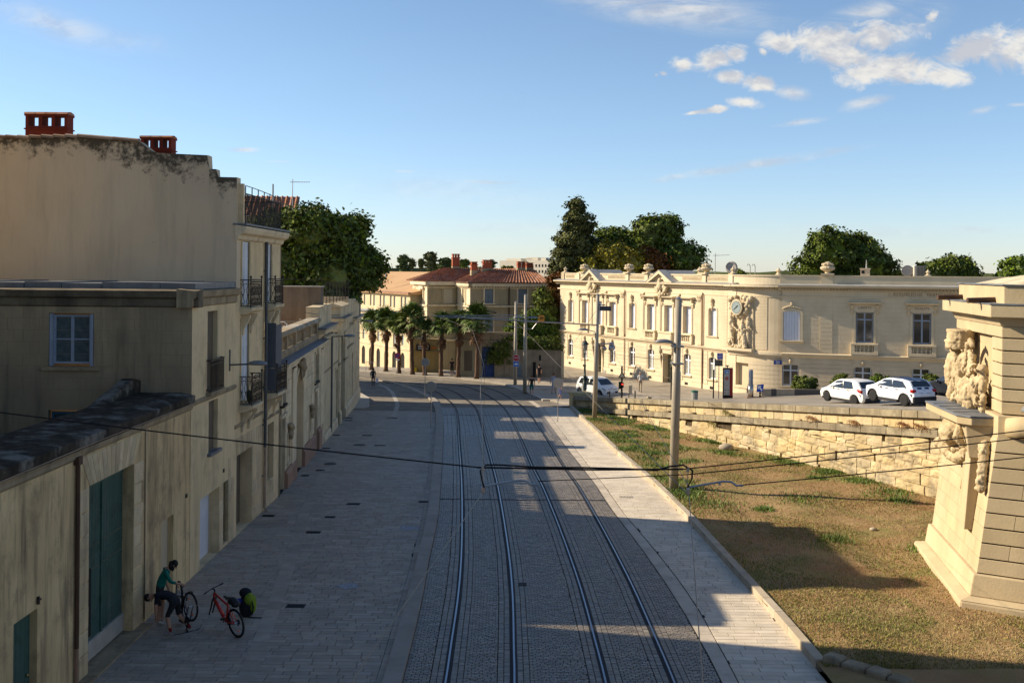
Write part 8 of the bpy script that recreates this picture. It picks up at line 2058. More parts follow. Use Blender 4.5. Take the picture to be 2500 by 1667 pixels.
q = MB(); q.box(-.35, 1.1, -.3, .3, 0, .1); part('plinth', q, mat('pinkish_plinth_2', (.26, .17, .12), None, 1, .8), t); q = MB(); q.lathe(0, 0, [(.2, .1), (.2, 1.0), (.16, 1.0), (.16, 2.1), (0, 2.12)], 18); part('body', q, M_inox, t, True)
q = MB(); q.tube([(-.26, -.1, .1), (-.26, -.1, 1.05), (.8, -.1, 1.0)], .015, 4); part('hoop', q, M_galv, t)
t = thing('direction_sign', 'tilted blue and white arrow sign beside the steel bollard', 'road sign', (17.95, 78.8, onter(17.9, 78.8) + .08), 0)
q = MB(); q.box(-.24, .24, -.02, .02, .35, .9); q.v = [(a + .1 * b * 0 + .12 * (c - .6), b, c + .12 * a) for a, b, c in q.v]; part('plate', q, mat('arrow_blue', (.01, .06, .4), None, 1, .5), t)
q = MB(); q.prism([(-.18, .8), (.1, .8), (.02, .7), (.18, .5), (.08, .42), (-.08, .62), (-.17, .52)], -.035, -.02); part('arrow', q, M_sign, t); q = MB(); q.lathe(0, 0, [(.1, 0), (.05, .15), (.09, .25), (.05, .36), (0, .38)], 8); part('spring_base', q, M_dark, t)
q = MB(); q.box(-.3, .22, -.2, .2, .0, .75); o = part('waste_container', q, mat('bright_yellow', (.55, .42, .03), None, 1, .6)); o.location = (-10.6, 110, zs(110)); o.scale = (.75, .8, .75); tag(o, 'small bright yellow bin by the villa corner', 'bin')
t = thing('crowd_barrier', 'pale metal crowd barrier left of the second palm', 'barrier', (-15.7, 110, zs(110) + .1))
q = MB(); q.tube([(0, 0, 0), (0, 0, 1.0), (1.3, -.3, 1.0), (1.3, -.3, 0)], .025, 5)
for k in range(7): q.tube([(.18 * k + .1, -.04 * k, .15), (.18 * k + .1, -.04 * k, 1.0)], .012, 3)
part('rails', q, M_galv, t)

# ------------------------------------------------------------------ cars
M_tyre = mat('tyre', (.018, .018, .018), None, 1, .85)
M_cglass = mat('car_glass', (.015, .02, .024), None, 1, .05, spec=1.0)
M_lampr = mat('tail_lamp', (.30, .01, .01), None, 1, .2)
M_alloy = mat('alloy', (.45, .45, .46), None, 1, .3, metal=.6)
M_trim = mat('black_trim', (.025, .025, .028), None, 1, .6)
def car(lab, x, y, z, rz, prof, L_, W, paint, wheels, windows, shield, rear, roofm=None, hr=.31, cladding=False, cat='car', extra=None, name='parked_car'):
 """profile outline in (x along, z); nose at +x; origin mid-length on the ground"""
 t = thing(name, lab, cat, (x, y, z), rz, None); h = max(p[1] for p in prof)
 def wy(px, pz):
  k = 1.0 if pz < .9 else 1 - .23 * ((pz - .9) / (h - .9)) ** 1.1
  e = 1 - .16 * max(0, (abs(px) - L_ / 2 + .75) / .75) ** 2.2
  if pz < .35: k *= .97
  return W / 2 * k * e
 def shell(pts, m, nm, off=0, bev=.05):
  n = len(pts); q = MB(); vs_ = [(p[0], -wy(*p) - off, p[1]) for p in pts] + [(p[0], 0, p[1]) for p in pts] + [(p[0], wy(*p) + off, p[1]) for p in pts]
  q.add(vs_, [tuple(range(n))[::-1], tuple(range(2 * n, 3 * n))] + [(i, (i + 1) % n, (i + 1) % n + n, i + n) for i in range(n)] + [(i + n, (i + 1) % n + n, (i + 1) % n + 2 * n, i + 2 * n) for i in range(n)])
  o = part(nm, q, m, t, True, bevel=0)
  b = o.modifiers.new('bevel', 'BEVEL'); b.width = bev; b.segments = 3; b.limit_method = 'ANGLE'; b.angle_limit = R(40)
  return o
 out = list(prof)
 # wheel arches cut into the sill line
 low = []
 zb = .2
 for wx in sorted(wheels):
  for k in range(9):
   a = PI - PI * k / 8; low.append((wx + (hr + .07) * math.cos(a), max(zb, .30 + (hr + .07) * math.sin(a))))
 low = [(-L_ / 2 + .12, zb)] + low + [(L_ / 2 - .12, zb)]
 pts = low + out
 shell(pts, paint, 'body')
 q = MB(); q.box(-L_ / 2 + .2, L_ / 2 - .2, -W / 2 + .12, W / 2 - .12, .15, .7); part('underbody', q, M_trim, t)
 if cladding:
  for wx in wheels:
   for sg in (-1, 1):
    q = MB()
    for k in range(10):
     a = PI * k / 10; b = PI * (k + 1) / 10; r0, r1 = hr + .065, hr + .125
     q.hexa([(wx + r0 * math.cos(a), sg * (W / 2 - .06), .3 + r0 * math.sin(a)), (wx + r1 * math.cos(a), sg * (W / 2 - .06), .3 + r1 * math.sin(a)), (wx + r1 * math.cos(a), sg * (W / 2 + .012), .3 + r1 * math.sin(a)), (wx + r0 * math.cos(a), sg * (W / 2 + .012), .3 + r0 * math.sin(a)),
       (wx + r0 * math.cos(b), sg * (W / 2 - .06), .3 + r0 * math.sin(b)), (wx + r1 * math.cos(b), sg * (W / 2 - .06), .3 + r1 * math.sin(b)), (wx + r1 * math.cos(b), sg * (W / 2 + .012), .3 + r1 * math.sin(b)), (wx + r0 * math.cos(b), sg * (W / 2 + .012), .3 + r0 * math.sin(b))])
    part('arch_trim', q, M_trim, t)
  q = MB(); q.box(-.75, .75, -W / 2 - .01, W / 2 + .01, .18, .32); part('sill_trim', q, M_trim, t)
 for wi in windows:
  for sg in (-1, 1):
   q = MB(); n = len(wi); q.add([(p[0], sg * (wy(*p) + .006), p[1]) for p in wi] + [(p[0], sg * (wy(*p) - .03), p[1]) for p in wi], [tuple(range(n)), tuple(range(n, 2 * n))[::-1]] + [(i, (i + 1) % n, (i + 1) % n + n, i + n) for i in range(n)])
   part('side_window', q, M_cglass, t)
 for nm, (a, b), ins in (('windscreen', shield, .13), ('rear_window', rear, .14)):
  d = Vector((b[0] - a[0], 0, b[1] - a[1])).normalized(); nn = Vector((d.z, 0, -d.x)); 
  if (nm == 'windscreen') != (nn.x > 0): nn = -nn
  q = MB(); A = [Vector((a[0], -wy(*a) + ins, a[1])), Vector((a[0], wy(*a) - ins, a[1])), Vector((b[0], wy(*b) - ins, b[1])), Vector((b[0], -wy(*b) + ins, b[1]))]
  q.hexa([tuple(p + nn * .008) for p in A] + [tuple(p - nn * .03) for p in A]); part(nm, q, M_cglass, t)
 for wx in wheels:
  for sg in (-1, 1):
   w = link('wheel', None, t, (wx, sg * (W / 2 - .11), hr), (R(90), 0, 0))
   q = MB(); q.lathe(0, 0, [(hr * .62, -.1), (hr * .95, -.1), (hr, -.06), (hr, .06), (hr * .95, .1), (hr * .62, .1)], 24); part('tyre', q, M_tyre, w, True)
   q = MB(); q.lathe(0, 0, [(0, -.06), (hr * .64, -.06), (hr * .66, -.09), (hr * .66, .09), (hr * .64, .06), (0, .06)], 20); part('rim', q, M_trim, w)
   q = MB()
   for k in range(6):
    a = PI / 3 * k; c, s_ = math.cos(a), math.sin(a)
    for f in (-.098, .07): q.hexa([(c * .03 - s_ * .035, s_ * .03 + c * .035, f), (c * .03 + s_ * .035, s_ * .03 - c * .035, f), (c * hr * .6 + s_ * .05, s_ * hr * .6 - c * .05, f), (c * hr * .6 - s_ * .05, s_ * hr * .6 + c * .05, f), (c * .03 - s_ * .035, s_ * .03 + c * .035, f + .03), (c * .03 + s_ * .035, s_ * .03 - c * .035, f + .03), (c * hr * .6 + s_ * .05, s_ * hr * .6 - c * .05, f + .03), (c * hr * .6 - s_ * .05, s_ * hr * .6 + c * .05, f + .03)])
   part('spokes', q, M_alloy, w)
 for sg in (-1, 1):
  q = MB(); q.ball((L_ * .17, sg * (W / 2 + .09), .98), .09, .1, .07, 8, 6); part('mirror', q, paint, t, True)
 if extra: extra(t, wy)
 return t
Mw1 = mat('pearl_white_paint', (.78, .76, .72), None, 1, .25, spec=.6); Mw2 = mat('cool_white_paint', (.74, .76, .80), None, 1, .22, spec=.6); Mdk = mat('black_car_paint', (.02, .022, .028), None, 1, .15, spec=.8)
def ex_y(t, wy):
 for sg in (-1, 1):
  q = MB(); q.prism([(-1.9, .95), (-1.62, 1.02), (-1.5, .98), (-1.72, .82), (-1.9, .80)], sg * .66, sg * .85); part('tail_lamp', q, M_lampr, t, bevel=.02)
  q = MB(); q.prism([(1.82, .62), (1.55, .78), (1.75, .82), (1.9, .66)], sg * .5, sg * .76); part('headlight', q, M_alloy, t)
  q = MB(); q.box(.02, .22, sg * .845, sg * .862, .86, .89); q.box(-.85, -.65, sg * .845, sg * .862, .88, .91); part('door_handle', q, M_trim, t)
 q = MB(); q.box(-1.99, -1.9, -.55, .55, .25, .5); part('bumper_insert', q, M_trim, t)
 q = MB(); q.box(-1.96, -1.94, -.26, .26, .72, .83); part('number_plate', q, M_sign, t)
py_ = [(1.93, .35), (1.97, .55), (1.86, .72), (1.15, .93), (.45, 1.38), (.1, 1.49), (-.9, 1.51), (-1.35, 1.44), (-1.78, 1.02), (-1.95, .80), (-1.97, .4)]
fw = lambda ang: ang
car('white hatchback, left of the two parked cars on the terrace', 20.5, 65.6, tz(20.5, 65.6) + .0, math.atan2(.92, -.39), py_, 3.95, 1.70, Mw1, (1.2, -1.3), [[(.92, .99), (.35, 1.36), (-.15, 1.41), (-.22, .97)], [(-.3, .97), (-.24, 1.41), (-.95, 1.40), (-1.15, 1.02)]], ((1.1, .97), (.47, 1.37)), ((-1.40, 1.42), (-1.72, 1.08)), extra=ex_y)
def ex_c(t, wy):
 q = MB(); q.prism([(.5, 1.36), (.15, 1.475), (-.9, 1.495), (-1.45, 1.43), (-1.42, 1.39), (-.9, 1.45), (.1, 1.43)], -.62, .62); part('roof_panel', q, M_cglass, t, bevel=.01)
 for a in (-.42, .10):
  q = MB(); q.hexa([(-1.975, a, .78), (-1.975, a + .30, .78), (-1.93, a + .30, .78), (-1.93, a, .78), (-1.80, a, 1.08), (-1.80, a + .30, 1.08), (-1.76, a + .30, 1.08), (-1.76, a, 1.08)]); part('stripe', q, mat('navy_stripe', (.015, .03, .08), None, 1, .4), t)
  q = MB(); q.prism([(.5, 1.372), (.15, 1.487), (-.9, 1.507), (-1.45, 1.442), (-.9, 1.47), (.15, 1.45)], a, a + .30); part('stripe', q, MATS['navy_stripe'], t)
 q = MB(); q.tube([(-1.96, -.04, .90), (-1.94, 0, .96), (-1.96, .04, .90)], .012, 4); part('badge', q, M_alloy, t)
 for sg in (-1, 1):
  q = MB(); q.box(-1.97, -1.72, sg * .58, sg * .84, .80, .98); part('tail_lamp', q, M_lampr, t, bevel=.05)
  q = MB(); q.box(1.8, 1.95, sg * .45, sg * .75, .7, .82); part('headlight', q, M_alloy, t)
  q = MB(); q.box(.0, .22, sg * .858, sg * .875, .86, .89); q.box(-.8, -.58, sg * .858, sg * .875, .88, .91); part('door_handle', q, M_trim, t)
 q = MB(); q.box(-2.03, -1.88, -.8, .8, .22, .58); part('bumper', q, M_trim, t, bevel=.04)
 q = MB(); q.box(-2.04, -2.02, -.26, .26, .62, .73); part('number_plate', q, M_sign, t)
pc_ = [(1.95, .35), (2.0, .6), (1.92, .85), (1.2, 1.0), (.5, 1.36), (.1, 1.46), (-.9, 1.48), (-1.45, 1.42), (-1.78, 1.08), (-1.96, .85), (-2.0, .4)]
car('white crossover with black trim and two navy stripes, right of the two parked cars', 21.75, 60.6, tz(21.7, 60.6) + .12, math.atan2(.93, -.37), pc_, 4.0, 1.75, Mw2, (1.25, -1.3), [[(.98, 1.02), (.42, 1.33), (-.2, 1.38), (-.25, .99)], [(-.33, .99), (-.28, 1.38), (-1.0, 1.36), (-1.3, 1.05)]], ((1.12, 1.02), (.52, 1.35)), ((-1.48, 1.40), (-1.76, 1.12)), hr=.33, cladding=True, extra=ex_c)
pd_ = [(1.95, .35), (2.0, .6), (1.9, .82), (1.1, .95), (.4, 1.32), (0, 1.42), (-.9, 1.44), (-1.5, 1.34), (-1.85, 1.0), (-2.0, .8), (-2.0, .4)]
car('dark car mostly hidden behind the bastion carving', 24.9, 60.0, tz(24.7, 60) + .25, math.atan2(.93, -.37), pd_, 4.05, 1.75, Mdk, (1.28, -1.3), [[(.9, 1.0), (.35, 1.3), (-.2, 1.34), (-.25, .97)], [(-.33, .97), (-.28, 1.34), (-1.0, 1.32), (-1.3, 1.03)]], ((1.05, .97), (.42, 1.31)), ((-1.5, 1.33), (-1.8, 1.04)), hr=.33)
def ex_v(t, wy):
 for sg in (-1, 1):
  q = MB(); q.prism([(1.82, .62), (1.35, .80), (1.42, .92), (1.86, .74)], sg * .5, sg * .82); part('headlight', q, M_alloy, t, bevel=.02)
  q = MB(); q.box(1.80, 1.86, sg * .08, sg * .5, .66, .74); part('grille', q, M_trim, t)
 q = MB(); q.box(1.82, 1.9, -.62, .62, .38, .56); part('lower_grille', q, M_trim, t, bevel=.02)
 q = MB(); q.box(1.905, 1.92, -.27, .27, .42, .54); part('number_plate', q, M_sign, t)
 q = MB(); q.prism([(1.84, .78), (1.87, .84), (1.84, .9), (1.82, .84)], -.05, .05); part('badge', q, M_alloy, t)
pv_ = [(1.84, .35), (1.90, .55), (1.84, .78), (1.28, 1.0), (.62, 1.50), (.2, 1.60), (-1.0, 1.60), (-1.5, 1.52), (-1.8, 1.05), (-1.88, .8), (-1.9, .4)]
car('small white minivan with its nose toward us beside the green lantern', 6.75, 90.3, -1.5, math.atan2(-.78, .62), pv_, 3.8, 1.7, Mw1, (1.15, -1.3), [[(1.05, 1.03), (.52, 1.46), (-.1, 1.5), (-.15, 1.0)], [(-.25, 1.0), (-.2, 1.5), (-1.25, 1.48), (-1.45, 1.05)]], ((1.22, 1.05), (.64, 1.48)), ((-1.52, 1.5), (-1.78, 1.12)), hr=.30, extra=ex_v)

# ------------------------------------------------------------------ bicycles, backpack
M_bred = mat('bike_red', (.42, .012, .008), None, 1, .35, spec=.6)
M_bblk = mat('bike_black', (.014, .014, .016), None, 1, .45)
M_refl = mat('reflector', (.7, .14, .02), None, 1, .4)
M_grip = mat('bike_grip', (.03, .03, .035), None, 1, .7)
def bike(lab, loc, rz, paint, tilt=0, inverted=False, steer=0, battery=False):
 t = thing('bicycle', lab, 'bicycle', loc, rz); t.rotation_euler = (tilt, PI if inverted else 0, rz) if not inverted else (PI + tilt, 0, rz)
 rw_ = (-.52, 0, .36); fwp = (.56, 0, .36); bb = (-.08, 0, .30); st_top = (-.24, 0, .80); hd = (.38, 0, .92); hl = (.42, 0, .76)
 q = MB(); q.tube([hl, bb], .034, 8); q.tube([(-.22, 0, .74), hd], .028, 8); q.tube([bb, st_top], .024, 8); q.tube([hd, hl], .03, 8)
 for s_ in (-.05, .05): q.tube([(bb[0], s_ * .6, bb[2]), (rw_[0], s_, rw_[2])], .013, 6); q.tube([(-.22, s_ * .4, .72), (rw_[0], s_, rw_[2])], .012, 6)
 part('frame', q, paint, t, True)
 if battery: q = MB(); q.tube([(.33, 0, .72), (.02, 0, .40)], .048, 8); part('battery', q, paint, t, True)
 f = link('fork', None, t, (.42, 0, .76), (0, 0, steer))
 q = MB()
 for s_ in (-.065, .065): q.tube([(-.02, s_, .02), (.05, s_, -.18), (.14, s_, -.40)], [.022, .02, .014], 6)
 q.tube([(-.02, -.07, .02), (-.02, .07, .02)], .02, 6); q.tube([(-.04, 0, .14), (-.05, 0, .24)], .018, 6); q.tube([(-.05, 0, .24), (.03, 0, .26)], .018, 6)
 part('blades', q, M_bblk, f, True)
 q = MB(); q.tube([(-.03, -.34, .27), (.02, -.12, .26), (.03, 0, .26), (.02, .12, .26), (-.03, .34, .27)], .013, 6)
 for s_ in (-1, 1): q.tube([(.04, s_ * .2, .25), (.07, s_ * .3, .22)], .008, 4)
 part('handlebar', q, M_bblk, f, True)
 for s_ in (-1, 1): q = MB(); q.tube([(-.035, s_ * .35, .27), (-.01, s_ * .24, .268)], .019, 6); part('grip', q, M_grip, f)
 def wheel(parent, c, ax=0):
  w = link('wheel', None, parent, c)
  q = MB(); n = 30; rr0 = .335
  ring_ = [(rr0 * math.cos(2 * PI * k / n), 0, rr0 * math.sin(2 * PI * k / n)) for k in range(n + 1)]; q.tube(ring_, .026, 7, False); part('tyre', q, M_tyre, w, True)
  q = MB(); q.tube([(p[0] * .91, 0, p[2] * .91) for p in ring_], .012, 5, False); part('rim', q, M_alloy if paint is M_bblk else M_bblk, w, True)
  q = MB()
  for k in range(20): a = 2 * PI * k / 20; q.tube([(0, .02 * (-1) ** k, 0), (.3 * math.cos(a), 0, .3 * math.sin(a))], .0022, 3, False)
  q.tube([(0, -.05, 0), (0, .05, 0)], .022, 6); part('spokes', q, M_alloy, w)
  for a in (-2.0, 1.1): q = MB(); q.box(.2 * math.cos(a) - .02, .2 * math.cos(a) + .02, -.012, .012, .2 * math.sin(a) - .02, .2 * math.sin(a) + .02); part('reflector', q, M_refl, w)
  return w
 wheel(t, rw_)
 if inverted or not battery: wheel(f, (.14, 0, -.40))
 q = MB(); q.lathe(0, 0, [(.0, -.012), (.10, -.012), (.10, .012), (0, .012)], 18); q.v = [(a + bb[0], c + .07 * -1, b + bb[2]) for a, b, c in q.v]; q.tube([(bb[0], -.09, bb[2]), (bb[0] + .1, -.10, bb[2] - .13)], .012, 5); q.tube([(bb[0], .09, bb[2]), (bb[0] - .1, .10, bb[2] + .13)], .012, 5); q.box(bb[0] + .05, bb[0] + .15, -.2, -.1, bb[2] - .15, bb[2] - .12); q.box(bb[0] - .15, bb[0] - .05, .1, .2, bb[2] + .12, bb[2] + .15)
 q.lathe(0, 0, [(.0, -.02), (.06, -.02), (.045, .02), (0, .02)], 14); q.v[-56:] = [(p[0] + rw_[0], p[2] - .06, p[1] + rw_[2]) for p in q.v[-56:]]; q.tube([(bb[0], -.07, bb[2] + .09), (rw_[0], -.06, rw_[2] + .05)], .006, 4); q.tube([(bb[0], -.07, bb[2] - .09), (rw_[0], -.06, rw_[2] - .06)], .006, 4); q.tube([(rw_[0], -.07, rw_[2]), (rw_[0] + .03, -.07, rw_[2] - .1)], .015, 5)
 part('drivetrain', q, M_bblk, t)
 q = MB(); q.ball((-.27, 0, .93), .13, .07, .03, 10, 6); q.ball((-.14, 0, .935), .1, .035, .025, 8, 5); q.tube([st_top, (-.26, 0, .92)], .014, 6); part('saddle', q, M_bblk, t, True)
 return t
bk = bike('red electric bicycle leaning upright without its front wheel on the left pavement', (-7.18, 26.38, .0), R(137), M_bred, tilt=R(-6), battery=True, steer=R(20))
q = MB(); q.ball((-.46, 0, .90), .17, .12, .10, 10, 7); q.ball((-.58, 0, .86), .12, .12, .09, 8, 6); o = part('saddle_bag', q, M_bblk, None, True); o.location = bk.location; o.rotation_euler = bk.rotation_euler; tag(o, 'black cloth saddle bag resting behind the red bicycle saddle', 'bag')
bi = bike('dark bicycle standing upside down while two people repair it', (-8.33, 26.75, 1.02), R(-60), M_bblk, inverted=True, steer=R(-15))
q = MB(); q.ball((.0, 0, .28), .20, .15, .32, 12, 8); q.ball((-.02, -.02, .62), .17, .13, .13, 10, 6); q.ball((0, .14, .2), .15, .1, .17, 10, 6); q.tube([(.18, -.1, .5), (.25, -.12, .3), (.2, -.1, .08)], .018, 5); q.tube([(.1, -.1, .02), (.45, -.05, .01)], .015, 5)
bp_ = thing('backpack', 'black and lime green hiking backpack standing behind the red bicycle', 'backpack', (-6.98, 27.6, 0), R(-10))
part('body', q, mat('black_cloth', (.012, .014, .02), None, 1, .9), bp_, True)
q = MB(); q.ball((.10, -.06, .48), .13, .12, .17, 10, 7, jit=.05); q.ball((.19, 0, .33), .08, .12, .24, 10, 7, jit=.05); part('rain_cover', q, mat('lime_cloth', (.20, .29, .02), (.14, .21, .02), 9, .8), bp_, True)
q = MB(); q.ball((-.15, -.1, .42), .09, .07, .07, 8, 6, jit=.1); part('blue_pouch', q, mat('blue_cloth', (.02, .03, .22), None, 1, .8), bp_, True)

# ------------------------------------------------------------------ people
def pmat(n, c): return mat(n, c, None, 1, .85)
SK = mat('skin', (.42, .23, .15), None, 1, .6)
HAIRM = mat('dark_hair', (.012, .009, .007), None, 1, .6)
SHOE = mat('shoe_white', (.45, .42, .38), None, 1, .7)
def person(lab, loc, rz, J, mats_, hair='short', scale=1.0, hands=False, hairm=HAIRM, bag=None):
 """J: joint positions; limbs meet in one skinned surface, clothes are materials by region"""
 t = thing('person', lab, 'person', loc, rz); t.scale = (scale,) * 3
 names = ['pelvis', 'waist', 'chest', 'neck', 'head', 'crown', 'sl', 'el', 'wl', 'hl', 'sr', 'er', 'wr', 'hr', 'pl', 'kl', 'al', 'tl', 'pr', 'kr', 'ar', 'tr']
 Rd = dict(pelvis=(.145, .115), waist=(.125, .10), chest=(.15, .115), neck=(.055, .055), head=(.078, .09), crown=(.07, .08), sl=(.062,) * 2, el=(.046,) * 2, wl=(.031,) * 2, hl=(.038, .022), pl=(.092,) * 2, kl=(.06,) * 2, al=(.040,) * 2, tl=(.040, .032))
 for a in ('s', 'e', 'w', 'h', 'p', 'k', 'a', 't'): Rd[a + 'r'] = Rd[a + 'l']
 for a in ('waist', 'chest'): Rd[a] = (Rd[a][0] * mats_.get('bulk', 1), Rd[a][1] * mats_.get('bulk', 1))
 E = [('pelvis', 'waist'), ('waist', 'chest'), ('chest', 'neck'), ('neck', 'head'), ('head', 'crown'), ('chest', 'sl'), ('sl', 'el'), ('el', 'wl'), ('wl', 'hl'), ('chest', 'sr'), ('sr', 'er'), ('er', 'wr'), ('wr', 'hr'), ('pelvis', 'pl'), ('pl', 'kl'), ('kl', 'al'), ('al', 'tl'), ('pelvis', 'pr'), ('pr', 'kr'), ('kr', 'ar'), ('ar', 'tr')]
 V = [Vector(J[n]) for n in names]; idx = {n: i for i, n in enumerate(names)}; E2 = [(idx[a], idx[b]) for a, b in E]; RR = [Rd[n] for n in names]
 if hands:
  for s_ in 'lr':
   h = Vector(J['h' + s_]); w = Vector(J['w' + s_]); d = (h - w).normalized(); side = d.cross(Vector((0, 0, 1))).normalized() if abs(d.z) < .95 else Vector((1, 0, 0)); cu = d.cross(side).normalized()
   for k, ln in enumerate((.075, .085, .08, .06)):
    b0 = h + side * (-.027 + .018 * k) + d * .02; i0 = len(V); V += [b0, b0 + d * ln * .5 + cu * .01, b0 + d * ln * .8 + cu * .035]; RR += [(.0095,) * 2, (.0085,) * 2, (.007,) * 2]; E2 += [(idx['h' + s_], i0), (i0, i0 + 1), (i0 + 1, i0 + 2)]
   i0 = len(V); b0 = h + side * -.04 - d * .01; V += [b0, b0 - side * .02 + d * .04 + cu * .02]; RR += [(.011,) * 2, (.009,) * 2]; E2 += [(idx['h' + s_], i0), (i0, i0 + 1)]
 me = bpy.data.meshes.new('body'); me.from_pydata([tuple(v) for v in V], E2, []); tmp = bpy.data.objects.new('body_tmp', me); COL.objects.link(tmp)
 sk = tmp.modifiers.new('skin', 'SKIN'); sk.use_smooth_shade = True
 for i, r_ in enumerate(RR): me.skin_vertices[0].data[i].radius = r_
 for i in range(len(RR)): me.skin_vertices[0].data[i].use_root = (i == 0)
 sb = tmp.modifiers.new('sub', 'SUBSURF'); sb.levels = 2; sb.render_levels = 2
 dg = bpy.context.evaluated_depsgraph_get(); nm = bpy.data.meshes.new_from_object(tmp.evaluated_get(dg)); bpy.data.objects.remove(tmp)
 nm.name = 'body'; nm.materials.clear()
 top, bot, shoe = mats_['top'], mats_['bottom'], mats_.get('shoe', SHOE); skin = SK
 for m in (skin, top, bot, shoe, mats_.get('sock', skin)): nm.materials.append(m)
 sleeve = mats_.get('sleeve', .5); leg = mats_.get('leg', 1.0)
 jl = {n: Vector(J[n]) for n in names}
 for p in nm.polygons:
  c = p.center; best = None
  for a, b in E:
   A, B_ = jl[a], jl[b]; d = B_ - A; tt = max(0, min(1, (c - A).dot(d) / max(1e-6, d.length_squared))); ds = (c - (A + d * tt)).length - (Rd[a][0] * (1 - tt) + Rd[b][0] * tt) * .6
   if best is None or ds < best[0]: best = (ds, a, b, tt)
  _, a, b, tt = best; m = 1
  if b in ('head', 'crown') or (b == 'neck' and tt > .7): m = 0
  elif b in ('waist',) : m = 2 if tt < .45 else 1
  elif b[0] == 'e' and a[0] == 's': m = 1 if tt < sleeve * 2 else 0
  elif b[0] == 'w' and a[0] == 'e': m = 1 if tt < sleeve * 2 - 1 else 0
  elif b[0] == 'h' and len(b) == 2: m = 0
  elif b in ('pl', 'pr'): m = 2
  elif b in ('kl', 'kr'): m = 2 if tt < leg * 2 else 0
  elif b in ('al', 'ar'): m = 2 if tt < leg * 2 - 1 else (4 if tt > .72 else 0)
  elif b in ('tl', 'tr'): m = 3
  p.material_index = m
 nm.polygons.foreach_set('use_smooth', [True] * len(nm.polygons))
 link('body', nm, t)
 H0, H1 = Vector(J['head']), Vector(J['crown']); ax = (H1 - H0).normalized(); fr = Vector(J.get('face', (0, 1, 0))).normalized(); fr = (fr - ax * fr.dot(ax)).normalized(); sd = fr.cross(ax)
 mid = (H0 + H1) / 2
 q = MB(); q.ball(mid + fr * .098 - ax * .015, .014, .02, .022, 6, 5); part('nose', q, SK, t, True)
 q = MB()
 for s_ in (-1, 1): q.ball(mid + sd * .088 * s_ - ax * .01, .012, .02, .028, 6, 5)
 part('ears', q, SK, t, True)
 q = MB()
 for s_ in (-1, 1): q.ball(mid + fr * .088 + sd * .03 * s_ + ax * .012, .009, nu=6, nv=4)
 q.ball(mid + fr * .085 - ax * .055, .018, .008, .006, 6, 4); part('face_features', q, mat('dark_features', (.06, .03, .025), None, 1, .5), t, True)
 q = MB(); hc = mid + ax * .03 - fr * .018
 q.ball(hc, .092, .095, .098, 12, 8, jit=.03)
 if hair == 'long':
  for s_ in (-1, 0, 1): q.ball(mid - fr * .045 + sd * .055 * s_ - ax * .07, .055, .055, .11, 8, 6, jit=.08)
  for s_ in (-1, 1): q.ball(mid + fr * .02 + sd * .08 * s_ - ax * .06, .03, .04, .09, 8, 6, jit=.08)
 o = part('hair', q, hairm, t, True)
 return t
def walk(ph=.0, arm=.25, stride=.3, bend=0.0, ub=0.0):
 s = stride
 J = dict(pelvis=(0, 0, .96), waist=(0, ub * .3, 1.12), chest=(0, ub * .7, 1.33), neck=(0, ub, 1.49), head=(0, ub + .02, 1.57), crown=(0, ub + .02, 1.70), sl=(-.18, ub * .8, 1.42), sr=(.18, ub * .8, 1.42), el=(-.23, ub * .8 + arm * .3, 1.14), er=(.23, ub * .8 - arm * .3, 1.14), wl=(-.23, ub * .8 + arm * .9, .92), wr=(.23, ub * .8 - arm * .6, .90),
             hl=(-.22, ub * .8 + arm * 1.1, .84), hr=(.22, ub * .8 - arm * .6, .81), pl=(-.09, 0, .90), pr=(.09, 0, .90), kl=(-.095, s * .35, .50), kr=(.095, -s * .05, .50), al=(-.095, s * .6, .09), ar=(.095, -s * .75, .14), tl=(-.10, s * .6 + .15, .03), tr=(.10, -s * .75 + .13, .04), face=(0, 1, 0))
 if not ph: return J
 J2 = dict(J)
 for a in 'sewhpkat':
  l, r_ = J[a + 'l'], J[a + 'r']; J2[a + 'l'] = (-abs(r_[0]), r_[1], r_[2]); J2[a + 'r'] = (abs(l[0]), l[1], l[2])
 return J2
TB = pmat('black_shirt', (.016, .014, .016)); GR = pmat('green_shorts', (.01, .10, .085)); BLK = pmat('black_shorts', (.018, .018, .02)); WHT = pmat('white_shirt', (.60, .58, .52)); TAN = pmat('beige_trousers', (.36, .28, .18)); LBL = pmat('light_blue_shirt', (.32, .36, .42)); DEN = pmat('patterned_blue', (.10, .12, .28)); BRN = pmat('brown_hair', (.09, .045, .02)); GRYH = pmat('grey_hair', (.3, .26, .2)); DPN = pmat('dark_trousers', (.035, .03, .032))
person('person in a black T-shirt and green shorts walking away beside the third tram pole', (1.15, 86.9, zs(86.9) + .09), R(5), walk(0, .15, .25), dict(top=TB, bottom=GR, leg=.42, sleeve=.35, sock=SHOE), hairm=BRN)
person('person in black top and shorts walking by the courtyard wall', (2.0, 98.6, zs(98.6) + .1), R(10), walk(1, .25, .35), dict(top=TB, bottom=BLK, leg=.5, sleeve=.2, shoe=TB))
person('person in a light blue shirt partly behind the round sign', (3.02, 89.2, zs(89) + .1), R(-20), walk(1, .2, .3), dict(top=LBL, bottom=LBL, leg=.5, sleeve=.4, shoe=pmat('brown_shoe', (.12, .04, .02))), hairm=BRN, scale=.98)
person('person in patterned blue shorts striding behind the round sign', (3.35, 84.3, zs(84.3) + .09), R(-35), walk(0, .2, .6), dict(top=LBL, bottom=DEN, leg=.6, sleeve=.5, shoe=pmat('tan_shoe', (.3, .14, .07))), hairm=BRN, scale=.97)
person('man in a white shirt and beige trousers walking along the pale facade', (10.65, 92.4, -1.42), R(170), walk(0, .12, .28), dict(top=WHT, bottom=TAN, leg=1, sleeve=.4, shoe=pmat('black_shoe', (.02, .02, .02))), hairm=GRYH, scale=1.03)
